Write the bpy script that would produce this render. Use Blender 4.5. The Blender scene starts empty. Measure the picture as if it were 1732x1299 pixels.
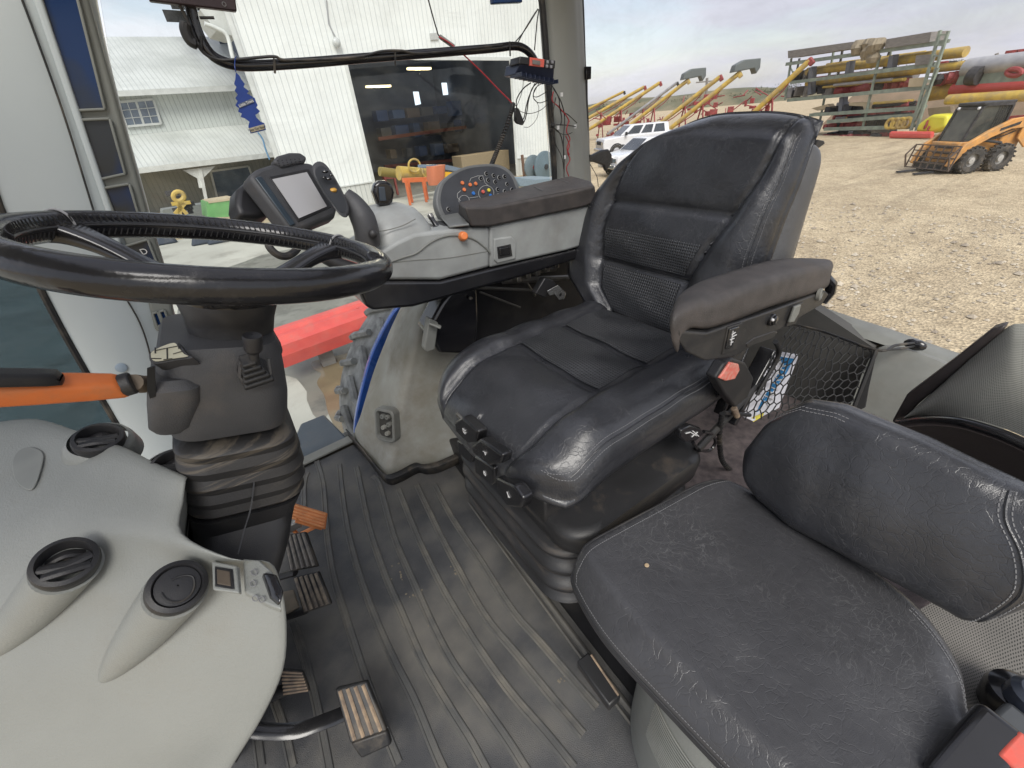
import bpy, bmesh, math, random
from mathutils import Vector, Matrix
random.seed(7)
C = bpy.context
scene = C.scene
col = scene.collection
R_ = math.radians

# ------------------------------------------------------------------ camera
# the camera stands in the open left door of the cab, cab floor is z = 0, the yard is 1.75 m lower
CAM = Vector((0, 0, 1.2))
FPX, PX, PY, PW = 687.0, 866.0, 649.5, 1732.0
RM = Matrix(((0.818, 0.364, -0.445), (-0.570, 0.413, -0.710), (-0.075, 0.835, 0.546)))
_z = Vector((RM[0][2], RM[1][2], RM[2][2])).normalized()
_x = Vector((RM[0][0], RM[1][0], RM[2][0])); _x = (_x - _z * _x.dot(_z)).normalized()
_y = _z.cross(_x)
RM = Matrix((_x, _y, _z)).transposed()
cam_d = bpy.data.cameras.new('camera'); cam = bpy.data.objects.new('camera', cam_d); col.objects.link(cam)
cam_d.sensor_width = 36.0; cam_d.lens = FPX / PW * 36.0
cam_d.clip_start = 0.02; cam_d.clip_end = 3000
cam.matrix_world = Matrix.Translation(CAM) @ RM.to_4x4()
scene.camera = cam

# ------------------------------------------------------------------ light
SUN_EL, SUN_AZ = R_(50), R_(-118)          # direction towards the sun, azimuth from +X
w = bpy.data.worlds.new('World'); scene.world = w; w.use_nodes = True
nt = w.node_tree; nt.nodes.clear()
out = nt.nodes.new('ShaderNodeOutputWorld'); bg = nt.nodes.new('ShaderNodeBackground')
sky = nt.nodes.new('ShaderNodeTexSky'); sky.sky_type = 'NISHITA'; sky.sun_disc = False
sky.sun_elevation = SUN_EL; sky.sun_rotation = math.pi/2 - SUN_AZ
sky.air_density = 1.3; sky.dust_density = 1.5
tc = nt.nodes.new('ShaderNodeTexCoord')
mp = nt.nodes.new('ShaderNodeMapping'); mp.inputs['Scale'].default_value = (1.2, 1.2, 5.5)
mp.inputs['Location'].default_value = (3.3, 1.7, 0.4)
n1 = nt.nodes.new('ShaderNodeTexNoise'); n1.inputs['Scale'].default_value = 2.1; n1.inputs['Detail'].default_value = 9; n1.inputs['Roughness'].default_value = .56
n1.inputs['Distortion'].default_value = .35
rp = nt.nodes.new('ShaderNodeValToRGB'); rp.color_ramp.elements[0].position = .36; rp.color_ramp.elements[1].position = .56
rp.color_ramp.elements[0].color = (.5,)*3+(1,); rp.color_ramp.elements[1].color = (.97,)*3+(1,)
n2 = nt.nodes.new('ShaderNodeTexNoise'); n2.inputs['Scale'].default_value = 1.3; n2.inputs['Detail'].default_value = 7
rp2 = nt.nodes.new('ShaderNodeValToRGB'); rp2.color_ramp.elements[0].position = .32; rp2.color_ramp.elements[1].position = .68
rp2.color_ramp.elements[0].color = (3.4, 3.45, 3.95, 1); rp2.color_ramp.elements[1].color = (5.7, 5.7, 6.05, 1)
mx = nt.nodes.new('ShaderNodeMix'); mx.data_type = 'RGBA'
L = nt.links.new
L(tc.outputs['Generated'], mp.inputs['Vector']); L(mp.outputs[0], n1.inputs['Vector']); L(mp.outputs[0], n2.inputs['Vector'])
L(n1.outputs[0], rp.inputs[0]); L(n2.outputs[0], rp2.inputs[0])
L(rp.outputs[0], mx.inputs[0]); L(sky.outputs[0], mx.inputs[6]); L(rp2.outputs[0], mx.inputs[7])
L(mx.outputs[2], bg.inputs[0]); L(bg.outputs[0], out.inputs[0])
bg.inputs[1].default_value = 0.11
sd = bpy.data.lights.new('sun', 'SUN'); sd.energy = 2.2; sd.angle = R_(35); sd.color = (1, .965, .9)
sun = bpy.data.objects.new('sun', sd); col.objects.link(sun)
sdir = Vector((math.cos(SUN_EL)*math.cos(SUN_AZ), math.cos(SUN_EL)*math.sin(SUN_AZ), math.sin(SUN_EL)))
sun.rotation_euler = sdir.to_track_quat('Z', 'Y').to_euler()
scene.view_settings.view_transform = 'Standard'; scene.view_settings.look = 'None'
scene.view_settings.exposure = 0.76; scene.view_settings.gamma = 1
scene.cycles.max_bounces = 8; scene.cycles.transparent_max_bounces = 16

# ------------------------------------------------------------------ helpers
def ray(px, py):
    return (RM @ Vector((px-PX, -(py-PY), -FPX))).normalized()
def at(px, py, x=None, y=None, z=None, d=None, pl=None):
    """point on the ray through a photo pixel, on a plane x=, y=, z=, at a distance d=, or on pl=(point, normal)"""
    r = ray(px, py)
    if d is not None: return CAM + r*d
    if pl is not None: return CAM + r*((pl[0]-CAM).dot(pl[1])/r.dot(pl[1]))
    i, v = (0, x) if x is not None else (1, y) if y is not None else (2, z)
    return CAM + r*((v-CAM[i])/r[i])
def V(*a): return Vector(a)
def sm(e0, e1, x):
    t = min(1, max(0, (x-e0)/(e1-e0))); return t*t*(3-2*t)
def lerp(a, b, t): return a*(1-t)+b*t
def spline(pts, n=8, closed=False):
    """Catmull-Rom through pts"""
    P = [Vector(p) for p in pts]; out = []; m = len(P)
    rng = range(m) if closed else range(m-1)
    for i in rng:
        if closed: a, b, c, d = P[(i-1) % m], P[i], P[(i+1) % m], P[(i+2) % m]
        else: a, b, c, d = P[max(i-1, 0)], P[i], P[i+1], P[min(i+2, m-1)]
        for k in range(n):
            t = k/n
            out.append(.5*((2*b)+(c-a)*t+(2*a-5*b+4*c-d)*t*t+(3*b-a-3*c+d)*t**3))
    if not closed: out.append(P[-1].copy())
    return out
def interp(tab, x):
    """piecewise-linear table [(x, v)...]"""
    if x <= tab[0][0]: return tab[0][1]
    for (a, va), (b, vb) in zip(tab, tab[1:]):
        if x <= b: return va+(vb-va)*(x-a)/(b-a)
    return tab[-1][1]

def rrect(w, h, r, n=5):
    o = []
    for cx_, cy_, a0 in ((w-r, h-r, 0), (-w+r, h-r, 90), (-w+r, -h+r, 180), (w-r, -h+r, 270)):
        for k in range(n+1):
            a = R_(a0+90*k/n); o.append((cx_+r*math.cos(a), cy_+r*math.sin(a)))
    return o

class MB:
    """collects world-space geometry for ONE mesh object"""
    def __init__(s): s.v = []; s.f = []
    def add(s, vs, fs):
        n = len(s.v); s.v += [Vector(v) for v in vs]; s.f += [tuple(i+n for i in f) for f in fs]; return s
    def hexa(s, p):   # 8 points: bottom 4, top 4
        return s.add(p, [(3,2,1,0),(4,5,6,7),(0,1,5,4),(1,2,6,5),(2,3,7,6),(3,0,4,7)])
    def box(s, c, sz, rot=None):
        c = Vector(c); h = Vector(sz)/2; M = rot if rot else Matrix.Identity(3)
        p = [c+M@Vector((x*h.x, y*h.y, z*h.z)) for z in (-1, 1) for x, y in ((-1,-1),(1,-1),(1,1),(-1,1))]
        return s.hexa(p)
    def prism(s, poly, vec):
        vec = Vector(vec); P = [Vector(p) for p in poly]; n = len(P)
        return s.add(P+[p+vec for p in P], [tuple(range(n))[::-1], tuple(range(n, 2*n))]+[(i, (i+1) % n, n+(i+1) % n, n+i) for i in range(n)])
    def beam(s, a, b, wd, ht, up=(0,0,1)):
        a = Vector(a); b = Vector(b); t = (b-a).normalized(); u = Vector(up)
        sd_ = t.cross(u)
        if sd_.length < 1e-4: sd_ = t.cross(Vector((1,0,0)))
        sd_.normalize(); u = sd_.cross(t)
        q = [sd_*(x*wd/2)+u*(y*ht/2) for x, y in ((-1,-1),(1,-1),(1,1),(-1,1))]
        return s.hexa([a+k for k in q]+[b+k for k in q])
    def tube(s, pts, r, seg=10, closed=False, cap=True, sx=1.0, up=None):
        P = [Vector(p) for p in pts]; n = len(P)
        if not hasattr(r, '__len__'): r = [r]*n
        T = []
        for i in range(n):
            a = P[(i-1) % n] if closed or i else P[0]; b = P[(i+1) % n] if closed or i < n-1 else P[-1]
            t = b-a; T.append(t.normalized() if t.length > 1e-9 else Vector((0,0,1)))
        N = Vector(up) if up else (Vector((0,0,1)) if abs(T[0].z) < .9 else Vector((1,0,0)))
        base = len(s.v); vs = []
        for i in range(n):
            N = (N-T[i]*N.dot(T[i])).normalized(); B = T[i].cross(N)
            for k in range(seg):
                a = 2*math.pi*k/seg; vs.append(P[i]+N*(math.cos(a)*r[i])+B*(math.sin(a)*r[i]*sx))
        fs = []
        for i in range(n if closed else n-1):
            j = (i+1) % n
            for k in range(seg):
                l = (k+1) % seg; fs.append((i*seg+k, i*seg+l, j*seg+l, j*seg+k))
        if cap and not closed:
            fs.append(tuple(range(seg))[::-1]); fs.append(tuple(range((n-1)*seg, n*seg)))
        return s.add(vs, fs)
    def rings(s, loops, cap0=True, cap1=True, closed=False):
        n = len(loops[0]); vs = [p for l in loops for p in l]; fs = []
        m = len(loops)
        for i in range(m if closed else m-1):
            a, b = i*n, ((i+1) % m)*n
            for k in range(n): fs.append((a+k, a+(k+1) % n, b+(k+1) % n, b+k))
        if cap0 and not closed: fs.append(tuple(range(n))[::-1])
        if cap1 and not closed: fs.append(tuple(range((m-1)*n, m*n)))
        return s.add(vs, fs)
    def lathe(s, o, ax, prof, seg=24, cap=True):
        """prof = [(radius, height along axis)]"""
        ax = Vector(ax).normalized(); u = ax.orthogonal().normalized(); v_ = ax.cross(u); o = Vector(o)
        lo = [[o+ax*h+(u*math.cos(2*math.pi*k/seg)+v_*math.sin(2*math.pi*k/seg))*r for k in range(seg)] for r, h in prof]
        return s.rings(lo, cap, cap)
    def grid(s, P, closed_u=False):
        nu, nv = len(P), len(P[0]); vs = [p for row in P for p in row]; fs = []
        for i in range(nu if closed_u else nu-1):
            for j in range(nv-1):
                a = i*nv; b = ((i+1) % nu)*nv
                fs.append((a+j, b+j, b+j+1, a+j+1))
        return s.add(vs, fs)
    def sheet(s, poly, n=None):
        return s.add(poly, [tuple(range(len(poly)))])
    def ball(s, c, r, seg=16, sc=(1,1,1), rot=None):
        c = Vector(c); M = rot if rot else Matrix.Identity(3); lo = []
        m = seg//2
        for i in range(1, m):
            a = math.pi*i/m
            lo.append([c+M@Vector((math.sin(a)*math.cos(2*math.pi*k/seg)*r*sc[0], math.sin(a)*math.sin(2*math.pi*k/seg)*r*sc[1], -math.cos(a)*r*sc[2])) for k in range(seg)])
        return s.rings(lo)
    def build(s, name, m, parent=None, smooth=True, bevel=0, bseg=2, ang=35, subsurf=0, flip=False, solid=0, **tags):
        me = bpy.data.meshes.new(name); o = bpy.data.objects.new(name, me)
        inv = parent_inv(parent)
        me.from_pydata([tuple(inv @ v) for v in s.v], [], s.f)
        bm = bmesh.new(); bm.from_mesh(me); bmesh.ops.recalc_face_normals(bm, faces=bm.faces); bm.to_mesh(me); bm.free()
        me.materials.append(m); me.update()
        if smooth:
            me.shade_smooth()
            if ang: me.set_sharp_from_angle(angle=R_(ang))
        col.objects.link(o)
        if parent: o.parent = parent
        if solid:
            md = o.modifiers.new('thick', 'SOLIDIFY'); md.thickness = solid; md.offset = 0
        if bevel:
            md = o.modifiers.new('bevel', 'BEVEL'); md.width = bevel; md.segments = bseg; md.limit_method = 'ANGLE'; md.angle_limit = R_(32)
            md.harden_normals = False
        if subsurf:
            md = o.modifiers.new('sub', 'SUBSURF'); md.levels = subsurf; md.render_levels = subsurf
        for k, t in tags.items(): o[k] = t
        return o
_world = {}
def parent_inv(p):
    M = Matrix.Identity(4); q = p
    while q is not None:
        if q.name in _world: M = _world[q.name]; break
        q = q.parent
    return M.inverted()
def thing(name, label, cat, loc=(0,0,0), rz=0, group=None, kind=None):
    o = bpy.data.objects.new(name, None); col.objects.link(o); o.empty_display_size = .05
    o.location = loc; o.rotation_euler = (0, 0, rz)
    _world[o.name] = Matrix.Translation(Vector(loc)) @ Matrix.Rotation(rz, 4, 'Z')
    return tag(o, label, cat, group, kind)
def tag(o, label=None, cat=None, group=None, kind=None):
    if label: o['label'] = label
    if cat: o['category'] = cat
    if group: o['group'] = group
    if kind: o['kind'] = kind
    return o
def copy_tree(o, parent=None):
    c = o.copy(); col.objects.link(c); c.parent = parent
    for ch in list(o.children): copy_tree(ch, c)
    return c
def text(s, size, m, name, parent, M, thick=.0003, align='CENTER'):
    cu = bpy.data.curves.new('t', 'FONT'); cu.body = s; cu.size = size; cu.extrude = thick; cu.align_x = align; cu.align_y = 'CENTER'
    ob = bpy.data.objects.new('t', cu); me = bpy.data.meshes.new_from_object(ob); me.name = name
    o = bpy.data.objects.new(name, me); col.objects.link(o); me.materials.clear(); me.materials.append(m)
    me.transform(parent_inv(parent) @ M); o.parent = parent
    bpy.data.objects.remove(ob); return o
def frame(o, u, v):
    """4x4 with origin o, x along u, y along v made square to u, z = u x v"""
    u = Vector(u).normalized(); v = Vector(v); v = (v-u*v.dot(u)).normalized(); n = u.cross(v)
    M = Matrix((u, v, n)).transposed().to_4x4(); M.translation = Vector(o); return M

# ------------------------------------------------------------------ materials
def mat(name, c, rough=.5, c2=None, ns=20, nd=5, contrast=(.35, .65), dust=None, dust_amt=.5, dust_s=6, dust_c=(.5,.72),
        bump=0, bs=200, rv=.08, metal=0, coat=0, spec=.5, emit=None, es=1, dist=0, stretch=None):
    m = bpy.data.materials.new(name); m.use_nodes = True; t = m.node_tree; b = t.nodes['Principled BSDF']
    N = t.nodes.new; K = t.links.new
    tc_ = N('ShaderNodeTexCoord'); mp_ = N('ShaderNodeMapping'); K(tc_.outputs['Object'], mp_.inputs[0])
    if stretch: mp_.inputs['Scale'].default_value = stretch
    b.inputs['Metallic'].default_value = metal; b.inputs['Specular IOR Level'].default_value = spec
    b.inputs['Coat Weight'].default_value = coat; b.inputs['Coat Roughness'].default_value = .12
    n_ = N('ShaderNodeTexNoise'); n_.inputs['Scale'].default_value = ns; n_.inputs['Detail'].default_value = nd
    n_.inputs['Distortion'].default_value = dist; K(mp_.outputs[0], n_.inputs[0])
    r_ = N('ShaderNodeValToRGB'); r_.color_ramp.elements[0].position = contrast[0]; r_.color_ramp.elements[1].position = contrast[1]
    c2 = c2 or tuple(x*.86 for x in c)
    r_.color_ramp.elements[0].color = c2+(1,); r_.color_ramp.elements[1].color = c+(1,)
    K(n_.outputs[0], r_.inputs[0]); last = r_.outputs[0]
    if dust:
        d = N('ShaderNodeTexNoise'); d.inputs['Scale'].default_value = dust_s; d.inputs['Detail'].default_value = 8; d.inputs['Roughness'].default_value = .65
        K(mp_.outputs[0], d.inputs[0])
        dr = N('ShaderNodeValToRGB'); dr.color_ramp.elements[0].position = dust_c[0]; dr.color_ramp.elements[1].position = dust_c[1]
        dr.color_ramp.elements[1].color = (dust_amt,)*3+(1,); K(d.outputs[0], dr.inputs[0])
        mx_ = N('ShaderNodeMix'); mx_.data_type = 'RGBA'; K(dr.outputs[0], mx_.inputs[0]); K(last, mx_.inputs[6]); mx_.inputs[7].default_value = dust+(1,)
        last = mx_.outputs[2]
        ra = N('ShaderNodeMapRange'); K(dr.outputs[0], ra.inputs[0]); ra.inputs[3].default_value = rough; ra.inputs[4].default_value = min(1, rough+.35)
        K(ra.outputs[0], b.inputs['Roughness'])
    else:
        ra = N('ShaderNodeMapRange'); K(n_.outputs[0], ra.inputs[0]); ra.inputs[1].default_value = .3; ra.inputs[2].default_value = .7
        ra.inputs[3].default_value = max(.02, rough-rv); ra.inputs[4].default_value = min(1, rough+rv); K(ra.outputs[0], b.inputs['Roughness'])
    K(last, b.inputs['Base Color'])
    if bump:
        bn = N('ShaderNodeTexNoise'); bn.inputs['Scale'].default_value = bs; bn.inputs['Detail'].default_value = 3; K(tc_.outputs['Object'], bn.inputs[0])
        bb = N('ShaderNodeBump'); bb.inputs['Strength'].default_value = bump; bb.inputs['Distance'].default_value = .002; K(bn.outputs[0], bb.inputs['Height'])
        K(bb.outputs[0], b.inputs['Normal'])
    if emit:
        b.inputs['Emission Color'].default_value = emit+(1,); b.inputs['Emission Strength'].default_value = es
    return m

def leather(name, c=(.022,.023,.027), rough=.28, scr=.5, perf=False, wrinkle=.35, coat=.35):
    m = bpy.data.materials.new(name); m.use_nodes = True; t = m.node_tree; b = t.nodes['Principled BSDF']
    N = t.nodes.new; K = t.links.new
    tc_ = N('ShaderNodeTexCoord'); O = tc_.outputs['Object']
    dn = N('ShaderNodeTexNoise'); dn.inputs['Scale'].default_value = 7; dn.inputs['Detail'].default_value = 4; K(O, dn.inputs[0])
    mxv = N('ShaderNodeMix'); mxv.data_type = 'VECTOR'; mxv.inputs[0].default_value = .22; K(O, mxv.inputs[4]); K(dn.outputs['Color'], mxv.inputs[5])
    D = mxv.outputs[1]
    def vor(scale, vec, lo, hi):
        v = N('ShaderNodeTexVoronoi'); v.feature = 'DISTANCE_TO_EDGE'; v.inputs['Scale'].default_value = scale; K(vec, v.inputs['Vector'])
        r = N('ShaderNodeMapRange'); r.inputs[1].default_value = lo; r.inputs[2].default_value = hi; K(v.outputs['Distance'], r.inputs[0]); return r.outputs[0]
    # scuffs: thin pale crease lines, patchy
    a = vor(23, D, .0, .014); a2 = vor(58, D, .0, .02)
    mk = N('ShaderNodeTexNoise'); mk.inputs['Scale'].default_value = 5; mk.inputs['Detail'].default_value = 5; K(O, mk.inputs[0])
    mr = N('ShaderNodeMapRange'); mr.inputs[1].default_value = .44; mr.inputs[2].default_value = .70; K(mk.outputs[0], mr.inputs[0])
    mn = N('ShaderNodeMath'); mn.operation = 'MINIMUM'; K(a, mn.inputs[0]); K(a2, mn.inputs[1])
    iv = N('ShaderNodeMath'); iv.operation = 'SUBTRACT'; iv.inputs[0].default_value = 1; K(mn.outputs[0], iv.inputs[1])
    mu = N('ShaderNodeMath'); mu.operation = 'MULTIPLY'; K(iv.outputs[0], mu.inputs[0]); K(mr.outputs[0], mu.inputs[1])
    mu2 = N('ShaderNodeMath'); mu2.operation = 'MULTIPLY'; K(mu.outputs[0], mu2.inputs[0]); mu2.inputs[1].default_value = scr*.75
    # dusty haze
    dz = N('ShaderNodeTexNoise'); dz.inputs['Scale'].default_value = 3.2; dz.inputs['Detail'].default_value = 9; dz.inputs['Roughness'].default_value = .7; K(O, dz.inputs[0])
    dr = N('ShaderNodeMapRange'); dr.inputs[1].default_value = .42; dr.inputs[2].default_value = .75; dr.inputs[4].default_value = .35; K(dz.outputs[0], dr.inputs[0])
    m1 = N('ShaderNodeMix'); m1.data_type = 'RGBA'; m1.inputs[6].default_value = c+(1,); m1.inputs[7].default_value = (.072,.072,.076,1); K(dr.outputs[0], m1.inputs[0])
    m2 = N('ShaderNodeMix'); m2.data_type = 'RGBA'; K(mu2.outputs[0], m2.inputs[0]); K(m1.outputs[2], m2.inputs[6]); m2.inputs[7].default_value = (.2,.2,.2,1)
    last = m2.outputs[2]
    rr = N('ShaderNodeMapRange'); rr.inputs[1].default_value = .3; rr.inputs[2].default_value = .75; rr.inputs[3].default_value = rough-.04; rr.inputs[4].default_value = rough+.16
    K(dz.outputs[0], rr.inputs[0]); K(rr.outputs[0], b.inputs['Roughness'])
    # bump: grain + creases + soft buckling
    g = vor(420, O, 0, .5); g2 = vor(48, D, 0, .05)
    sn = N('ShaderNodeTexNoise'); sn.inputs['Scale'].default_value = 14; sn.inputs['Detail'].default_value = 3; K(O, sn.inputs[0])
    h1 = N('ShaderNodeMath'); h1.operation = 'MULTIPLY_ADD'; K(g, h1.inputs[0]); h1.inputs[1].default_value = .035; K(sn.outputs[0], h1.inputs[2])
    h2 = N('ShaderNodeMath'); h2.operation = 'MULTIPLY_ADD'; K(g2, h2.inputs[0]); h2.inputs[1].default_value = wrinkle*.14; K(h1.outputs[0], h2.inputs[2])
    H = h2.outputs[0]
    if perf:
        v = N('ShaderNodeTexVoronoi'); v.voronoi_dimensions = '2D'; v.inputs['Scale'].default_value = 125; v.inputs['Randomness'].default_value = 0
        sx_ = N('ShaderNodeSeparateXYZ'); cx_ = N('ShaderNodeCombineXYZ'); K(O, sx_.inputs[0]); K(sx_.outputs['X' if perf == 'xy' else 'Z'], cx_.inputs[0]); K(sx_.outputs['Y'], cx_.inputs[1]); K(cx_.outputs[0], v.inputs['Vector'])
        pr = N('ShaderNodeMapRange'); pr.inputs[1].default_value = .26; pr.inputs[2].default_value = .36; K(v.outputs['Distance'], pr.inputs[0])
        m3 = N('ShaderNodeMix'); m3.data_type = 'RGBA'; K(pr.outputs[0], m3.inputs[0]); m3.inputs[6].default_value = (.003,.003,.003,1); K(last, m3.inputs[7]); last = m3.outputs[2]
        h3 = N('ShaderNodeMath'); h3.operation = 'MULTIPLY_ADD'; K(pr.outputs[0], h3.inputs[0]); h3.inputs[1].default_value = .3; K(H, h3.inputs[2]); H = h3.outputs[0]
    bp = N('ShaderNodeBump'); bp.inputs['Strength'].default_value = .6; bp.inputs['Distance'].default_value = .0065; K(H, bp.inputs['Height']); K(bp.outputs[0], b.inputs['Normal'])
    K(last, b.inputs['Base Color']); b.inputs['Specular IOR Level'].default_value = .55
    b.inputs['Coat Weight'].default_value = coat; b.inputs['Coat Roughness'].default_value = .22; K(bp.outputs[0], b.inputs['Coat Normal'])
    return m

def holes(name, c, hole, scale, rough=.7, th=(.22,.3)):
    m = bpy.data.materials.new(name); m.use_nodes = True; t = m.node_tree; b = t.nodes['Principled BSDF']; N = t.nodes.new; K = t.links.new
    tc_ = N('ShaderNodeTexCoord'); v = N('ShaderNodeTexVoronoi'); v.inputs['Scale'].default_value = scale; v.inputs['Randomness'].default_value = 0
    K(tc_.outputs['UV'], v.inputs['Vector']); v.voronoi_dimensions = '2D'
    r = N('ShaderNodeMapRange'); r.inputs[1].default_value = th[0]; r.inputs[2].default_value = th[1]; K(v.outputs['Distance'], r.inputs[0])
    n = N('ShaderNodeTexNoise'); n.inputs['Scale'].default_value = 9; n.inputs['Detail'].default_value = 6; K(tc_.outputs['Object'], n.inputs[0])
    rr = N('ShaderNodeValToRGB'); rr.color_ramp.elements[0].position = .35; rr.color_ramp.elements[1].position = .65
    rr.color_ramp.elements[0].color = tuple(x*.75 for x in c)+(1,); rr.color_ramp.elements[1].color = c+(1,); K(n.outputs[0], rr.inputs[0])
    x = N('ShaderNodeMix'); x.data_type = 'RGBA'; K(r.outputs[0], x.inputs[0]); x.inputs[6].default_value = hole+(1,); K(rr.outputs[0], x.inputs[7]); K(x.outputs[2], b.inputs['Base Color'])
    bb = N('ShaderNodeBump'); bb.inputs['Strength'].default_value = .6; bb.inputs['Distance'].default_value = .001; K(r.outputs[0], bb.inputs['Height']); K(bb.outputs[0], b.inputs['Normal'])
    b.inputs['Roughness'].default_value = rough
    return m

def glass(name, tint=(.93,.95,.95), dirt=.06, dirtc=(.55,.55,.5), ds=3):
    m = bpy.data.materials.new(name); m.use_nodes = True; t = m.node_tree; t.nodes.clear(); N = t.nodes.new; K = t.links.new
    o = N('ShaderNodeOutputMaterial'); tr = N('ShaderNodeBsdfTransparent'); tr.inputs[0].default_value = tint+(1,)
    gl = N('ShaderNodeBsdfGlossy'); gl.inputs['Roughness'].default_value = .02
    fr = N('ShaderNodeFresnel'); fr.inputs[0].default_value = 1.3; a = N('ShaderNodeMixShader'); K(fr.outputs[0], a.inputs[0]); K(tr.outputs[0], a.inputs[1]); K(gl.outputs[0], a.inputs[2])
    tc_ = N('ShaderNodeTexCoord'); mp_ = N('ShaderNodeMapping'); mp_.inputs['Rotation'].default_value = (.3,.5,.4); mp_.inputs['Scale'].default_value = (1,1,2.5)
    n = N('ShaderNodeTexNoise'); n.inputs['Scale'].default_value = ds; n.inputs['Detail'].default_value = 12; n.inputs['Roughness'].default_value = .75; n.inputs['Distortion'].default_value = 1.2
    K(tc_.outputs['Object'], mp_.inputs[0]); K(mp_.outputs[0], n.inputs[0])
    r = N('ShaderNodeMapRange'); r.inputs[1].default_value = .45; r.inputs[2].default_value = .8; r.inputs[4].default_value = dirt*4; K(n.outputs[0], r.inputs[0])
    df = N('ShaderNodeBsdfDiffuse'); df.inputs[0].default_value = dirtc+(1,); b_ = N('ShaderNodeMixShader')
    K(r.outputs[0], b_.inputs[0]); K(a.outputs[0], b_.inputs[1]); K(df.outputs[0], b_.inputs[2]); K(b_.outputs[0], o.inputs[0])
    return m

def ribbed(name, c, c2, period, axis='X', wd=.1, rough=.4, bump=.6, metal=0, dirt=None):
    """painted ribbed steel sheet: narrow raised ribs every `period` metres"""
    m = bpy.data.materials.new(name); m.use_nodes = True; t = m.node_tree; b = t.nodes['Principled BSDF']; N = t.nodes.new; K = t.links.new
    tc_ = N('ShaderNodeTexCoord'); s = N('ShaderNodeSeparateXYZ'); K(tc_.outputs['Object'], s.inputs[0])
    d = N('ShaderNodeMath'); d.operation = 'DIVIDE'; d.inputs[1].default_value = period; K(s.outputs[axis], d.inputs[0])
    f = N('ShaderNodeMath'); f.operation = 'FRACT'; K(d.outputs[0], f.inputs[0])
    pp = N('ShaderNodeMath'); pp.operation = 'PINGPONG'; pp.inputs[1].default_value = .5; K(f.outputs[0], pp.inputs[0])
    r = N('ShaderNodeMapRange'); r.inputs[1].default_value = 0; r.inputs[2].default_value = wd; K(pp.outputs[0], r.inputs[0])
    n = N('ShaderNodeTexNoise'); n.inputs['Scale'].default_value = .5; n.inputs['Detail'].default_value = 8; K(tc_.outputs['Object'], n.inputs[0])
    x0 = N('ShaderNodeMix'); x0.data_type = 'RGBA'; x0.inputs[6].default_value = c+(1,); x0.inputs[7].default_value = (dirt or tuple(q*.9 for q in c))+(1,)
    nr = N('ShaderNodeMapRange'); nr.inputs[1].default_value = .4; nr.inputs[2].default_value = .7; K(n.outputs[0], nr.inputs[0]); K(nr.outputs[0], x0.inputs[0])
    x = N('ShaderNodeMix'); x.data_type = 'RGBA'; K(r.outputs[0], x.inputs[0]); x.inputs[6].default_value = c2+(1,); K(x0.outputs[2], x.inputs[7]); K(x.outputs[2], b.inputs['Base Color'])
    bb = N('ShaderNodeBump'); bb.inputs['Strength'].default_value = bump; bb.inputs['Distance'].default_value = .02; bb.invert = True; K(r.outputs[0], bb.inputs['Height']); K(bb.outputs[0], b.inputs['Normal'])
    b.inputs['Roughness'].default_value = rough; b.inputs['Metallic'].default_value = metal
    return m

DUST = (.23,.19,.14)
M = {}
M['lea'] = leather('black_leather')
M['leap'] = leather('perforated_leather', c=(.038,.040,.045), perf='xy'); M['leapb'] = leather('perforated_leather_back', c=(.038,.040,.045), perf='yz')
M['leag'] = leather('worn_leather', c=(.034,.034,.037), rough=.36, scr=.55, coat=.25)
M['arm'] = mat('armrest_vinyl', (.065,.057,.054), .6, c2=(.045,.04,.038), ns=30, bump=.4, bs=500, dust=(.12,.1,.085), dust_amt=.5)
M['blk'] = mat('black_plastic', (.02,.02,.022), .42, bump=.25, bs=900, dust=(.10,.09,.075), dust_amt=.35)
M['blkg'] = mat('glossy_black', (.012,.012,.014), .22, coat=.4, dust=(.09,.085,.075), dust_amt=.2)
M['rub'] = mat('black_rubber', (.018,.018,.019), .5, bump=.2, bs=400, dust=DUST, dust_amt=.5, dust_s=9)
M['shroud'] = mat('column_plastic', (.055,.056,.06), .5, bump=.4, bs=700, dust=(.16,.13,.10), dust_amt=.5, dust_s=7, dust_c=(.55,.8))
M['bellow'] = mat('bellows_rubber', (.030,.029,.029), .45, bump=.15, bs=300, dust=(.20,.165,.12), dust_amt=.38, dust_s=4, dust_c=(.56,.62), stretch=(1,1,16))
M['wheel'] = mat('wheel_leather', (.010,.010,.012), .20, c2=(.016,.016,.018), ns=14, nd=9, bump=.25, bs=90, dust=(.10,.095,.09), dust_amt=.45, dust_s=9, dust_c=(.56,.7))
M['cream'] = mat('light_cowl', (.26,.268,.25), .42, c2=(.23,.238,.222), ns=5, bump=.35, bs=420, dust=(.20,.185,.15), dust_amt=.45, dust_s=5, dust_c=(.54,.78))
M['grey'] = mat('console_grey', (.34,.355,.345), .45, c2=(.24,.25,.245), ns=9, bump=.15, bs=700, dust=(.20,.18,.15), dust_amt=.35)
M['grey2'] = mat('trim_grey', (.20,.205,.19), .55, bump=.2, bs=500, dust=(.15,.13,.1), dust_amt=.4)
M['fend'] = mat('fender_liner', (.34,.345,.32), .58, c2=(.24,.235,.20), ns=5, bump=.3, bs=350, dust=(.15,.12,.075), dust_amt=.65, dust_s=4.5, dust_c=(.46,.72))
M['pil'] = mat('pillar_paint', (.50,.55,.56), .36, c2=(.46,.51,.52), ns=3, bump=.04, bs=300)
M['pil2'] = mat('pillar_trim', (.20,.21,.19), .55, bump=.2, bs=600, ns=6)
M['pil3'] = mat('rear_pillar', (.30,.31,.29), .5, c2=(.26,.27,.25), ns=4, bump=.15, bs=500)
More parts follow.
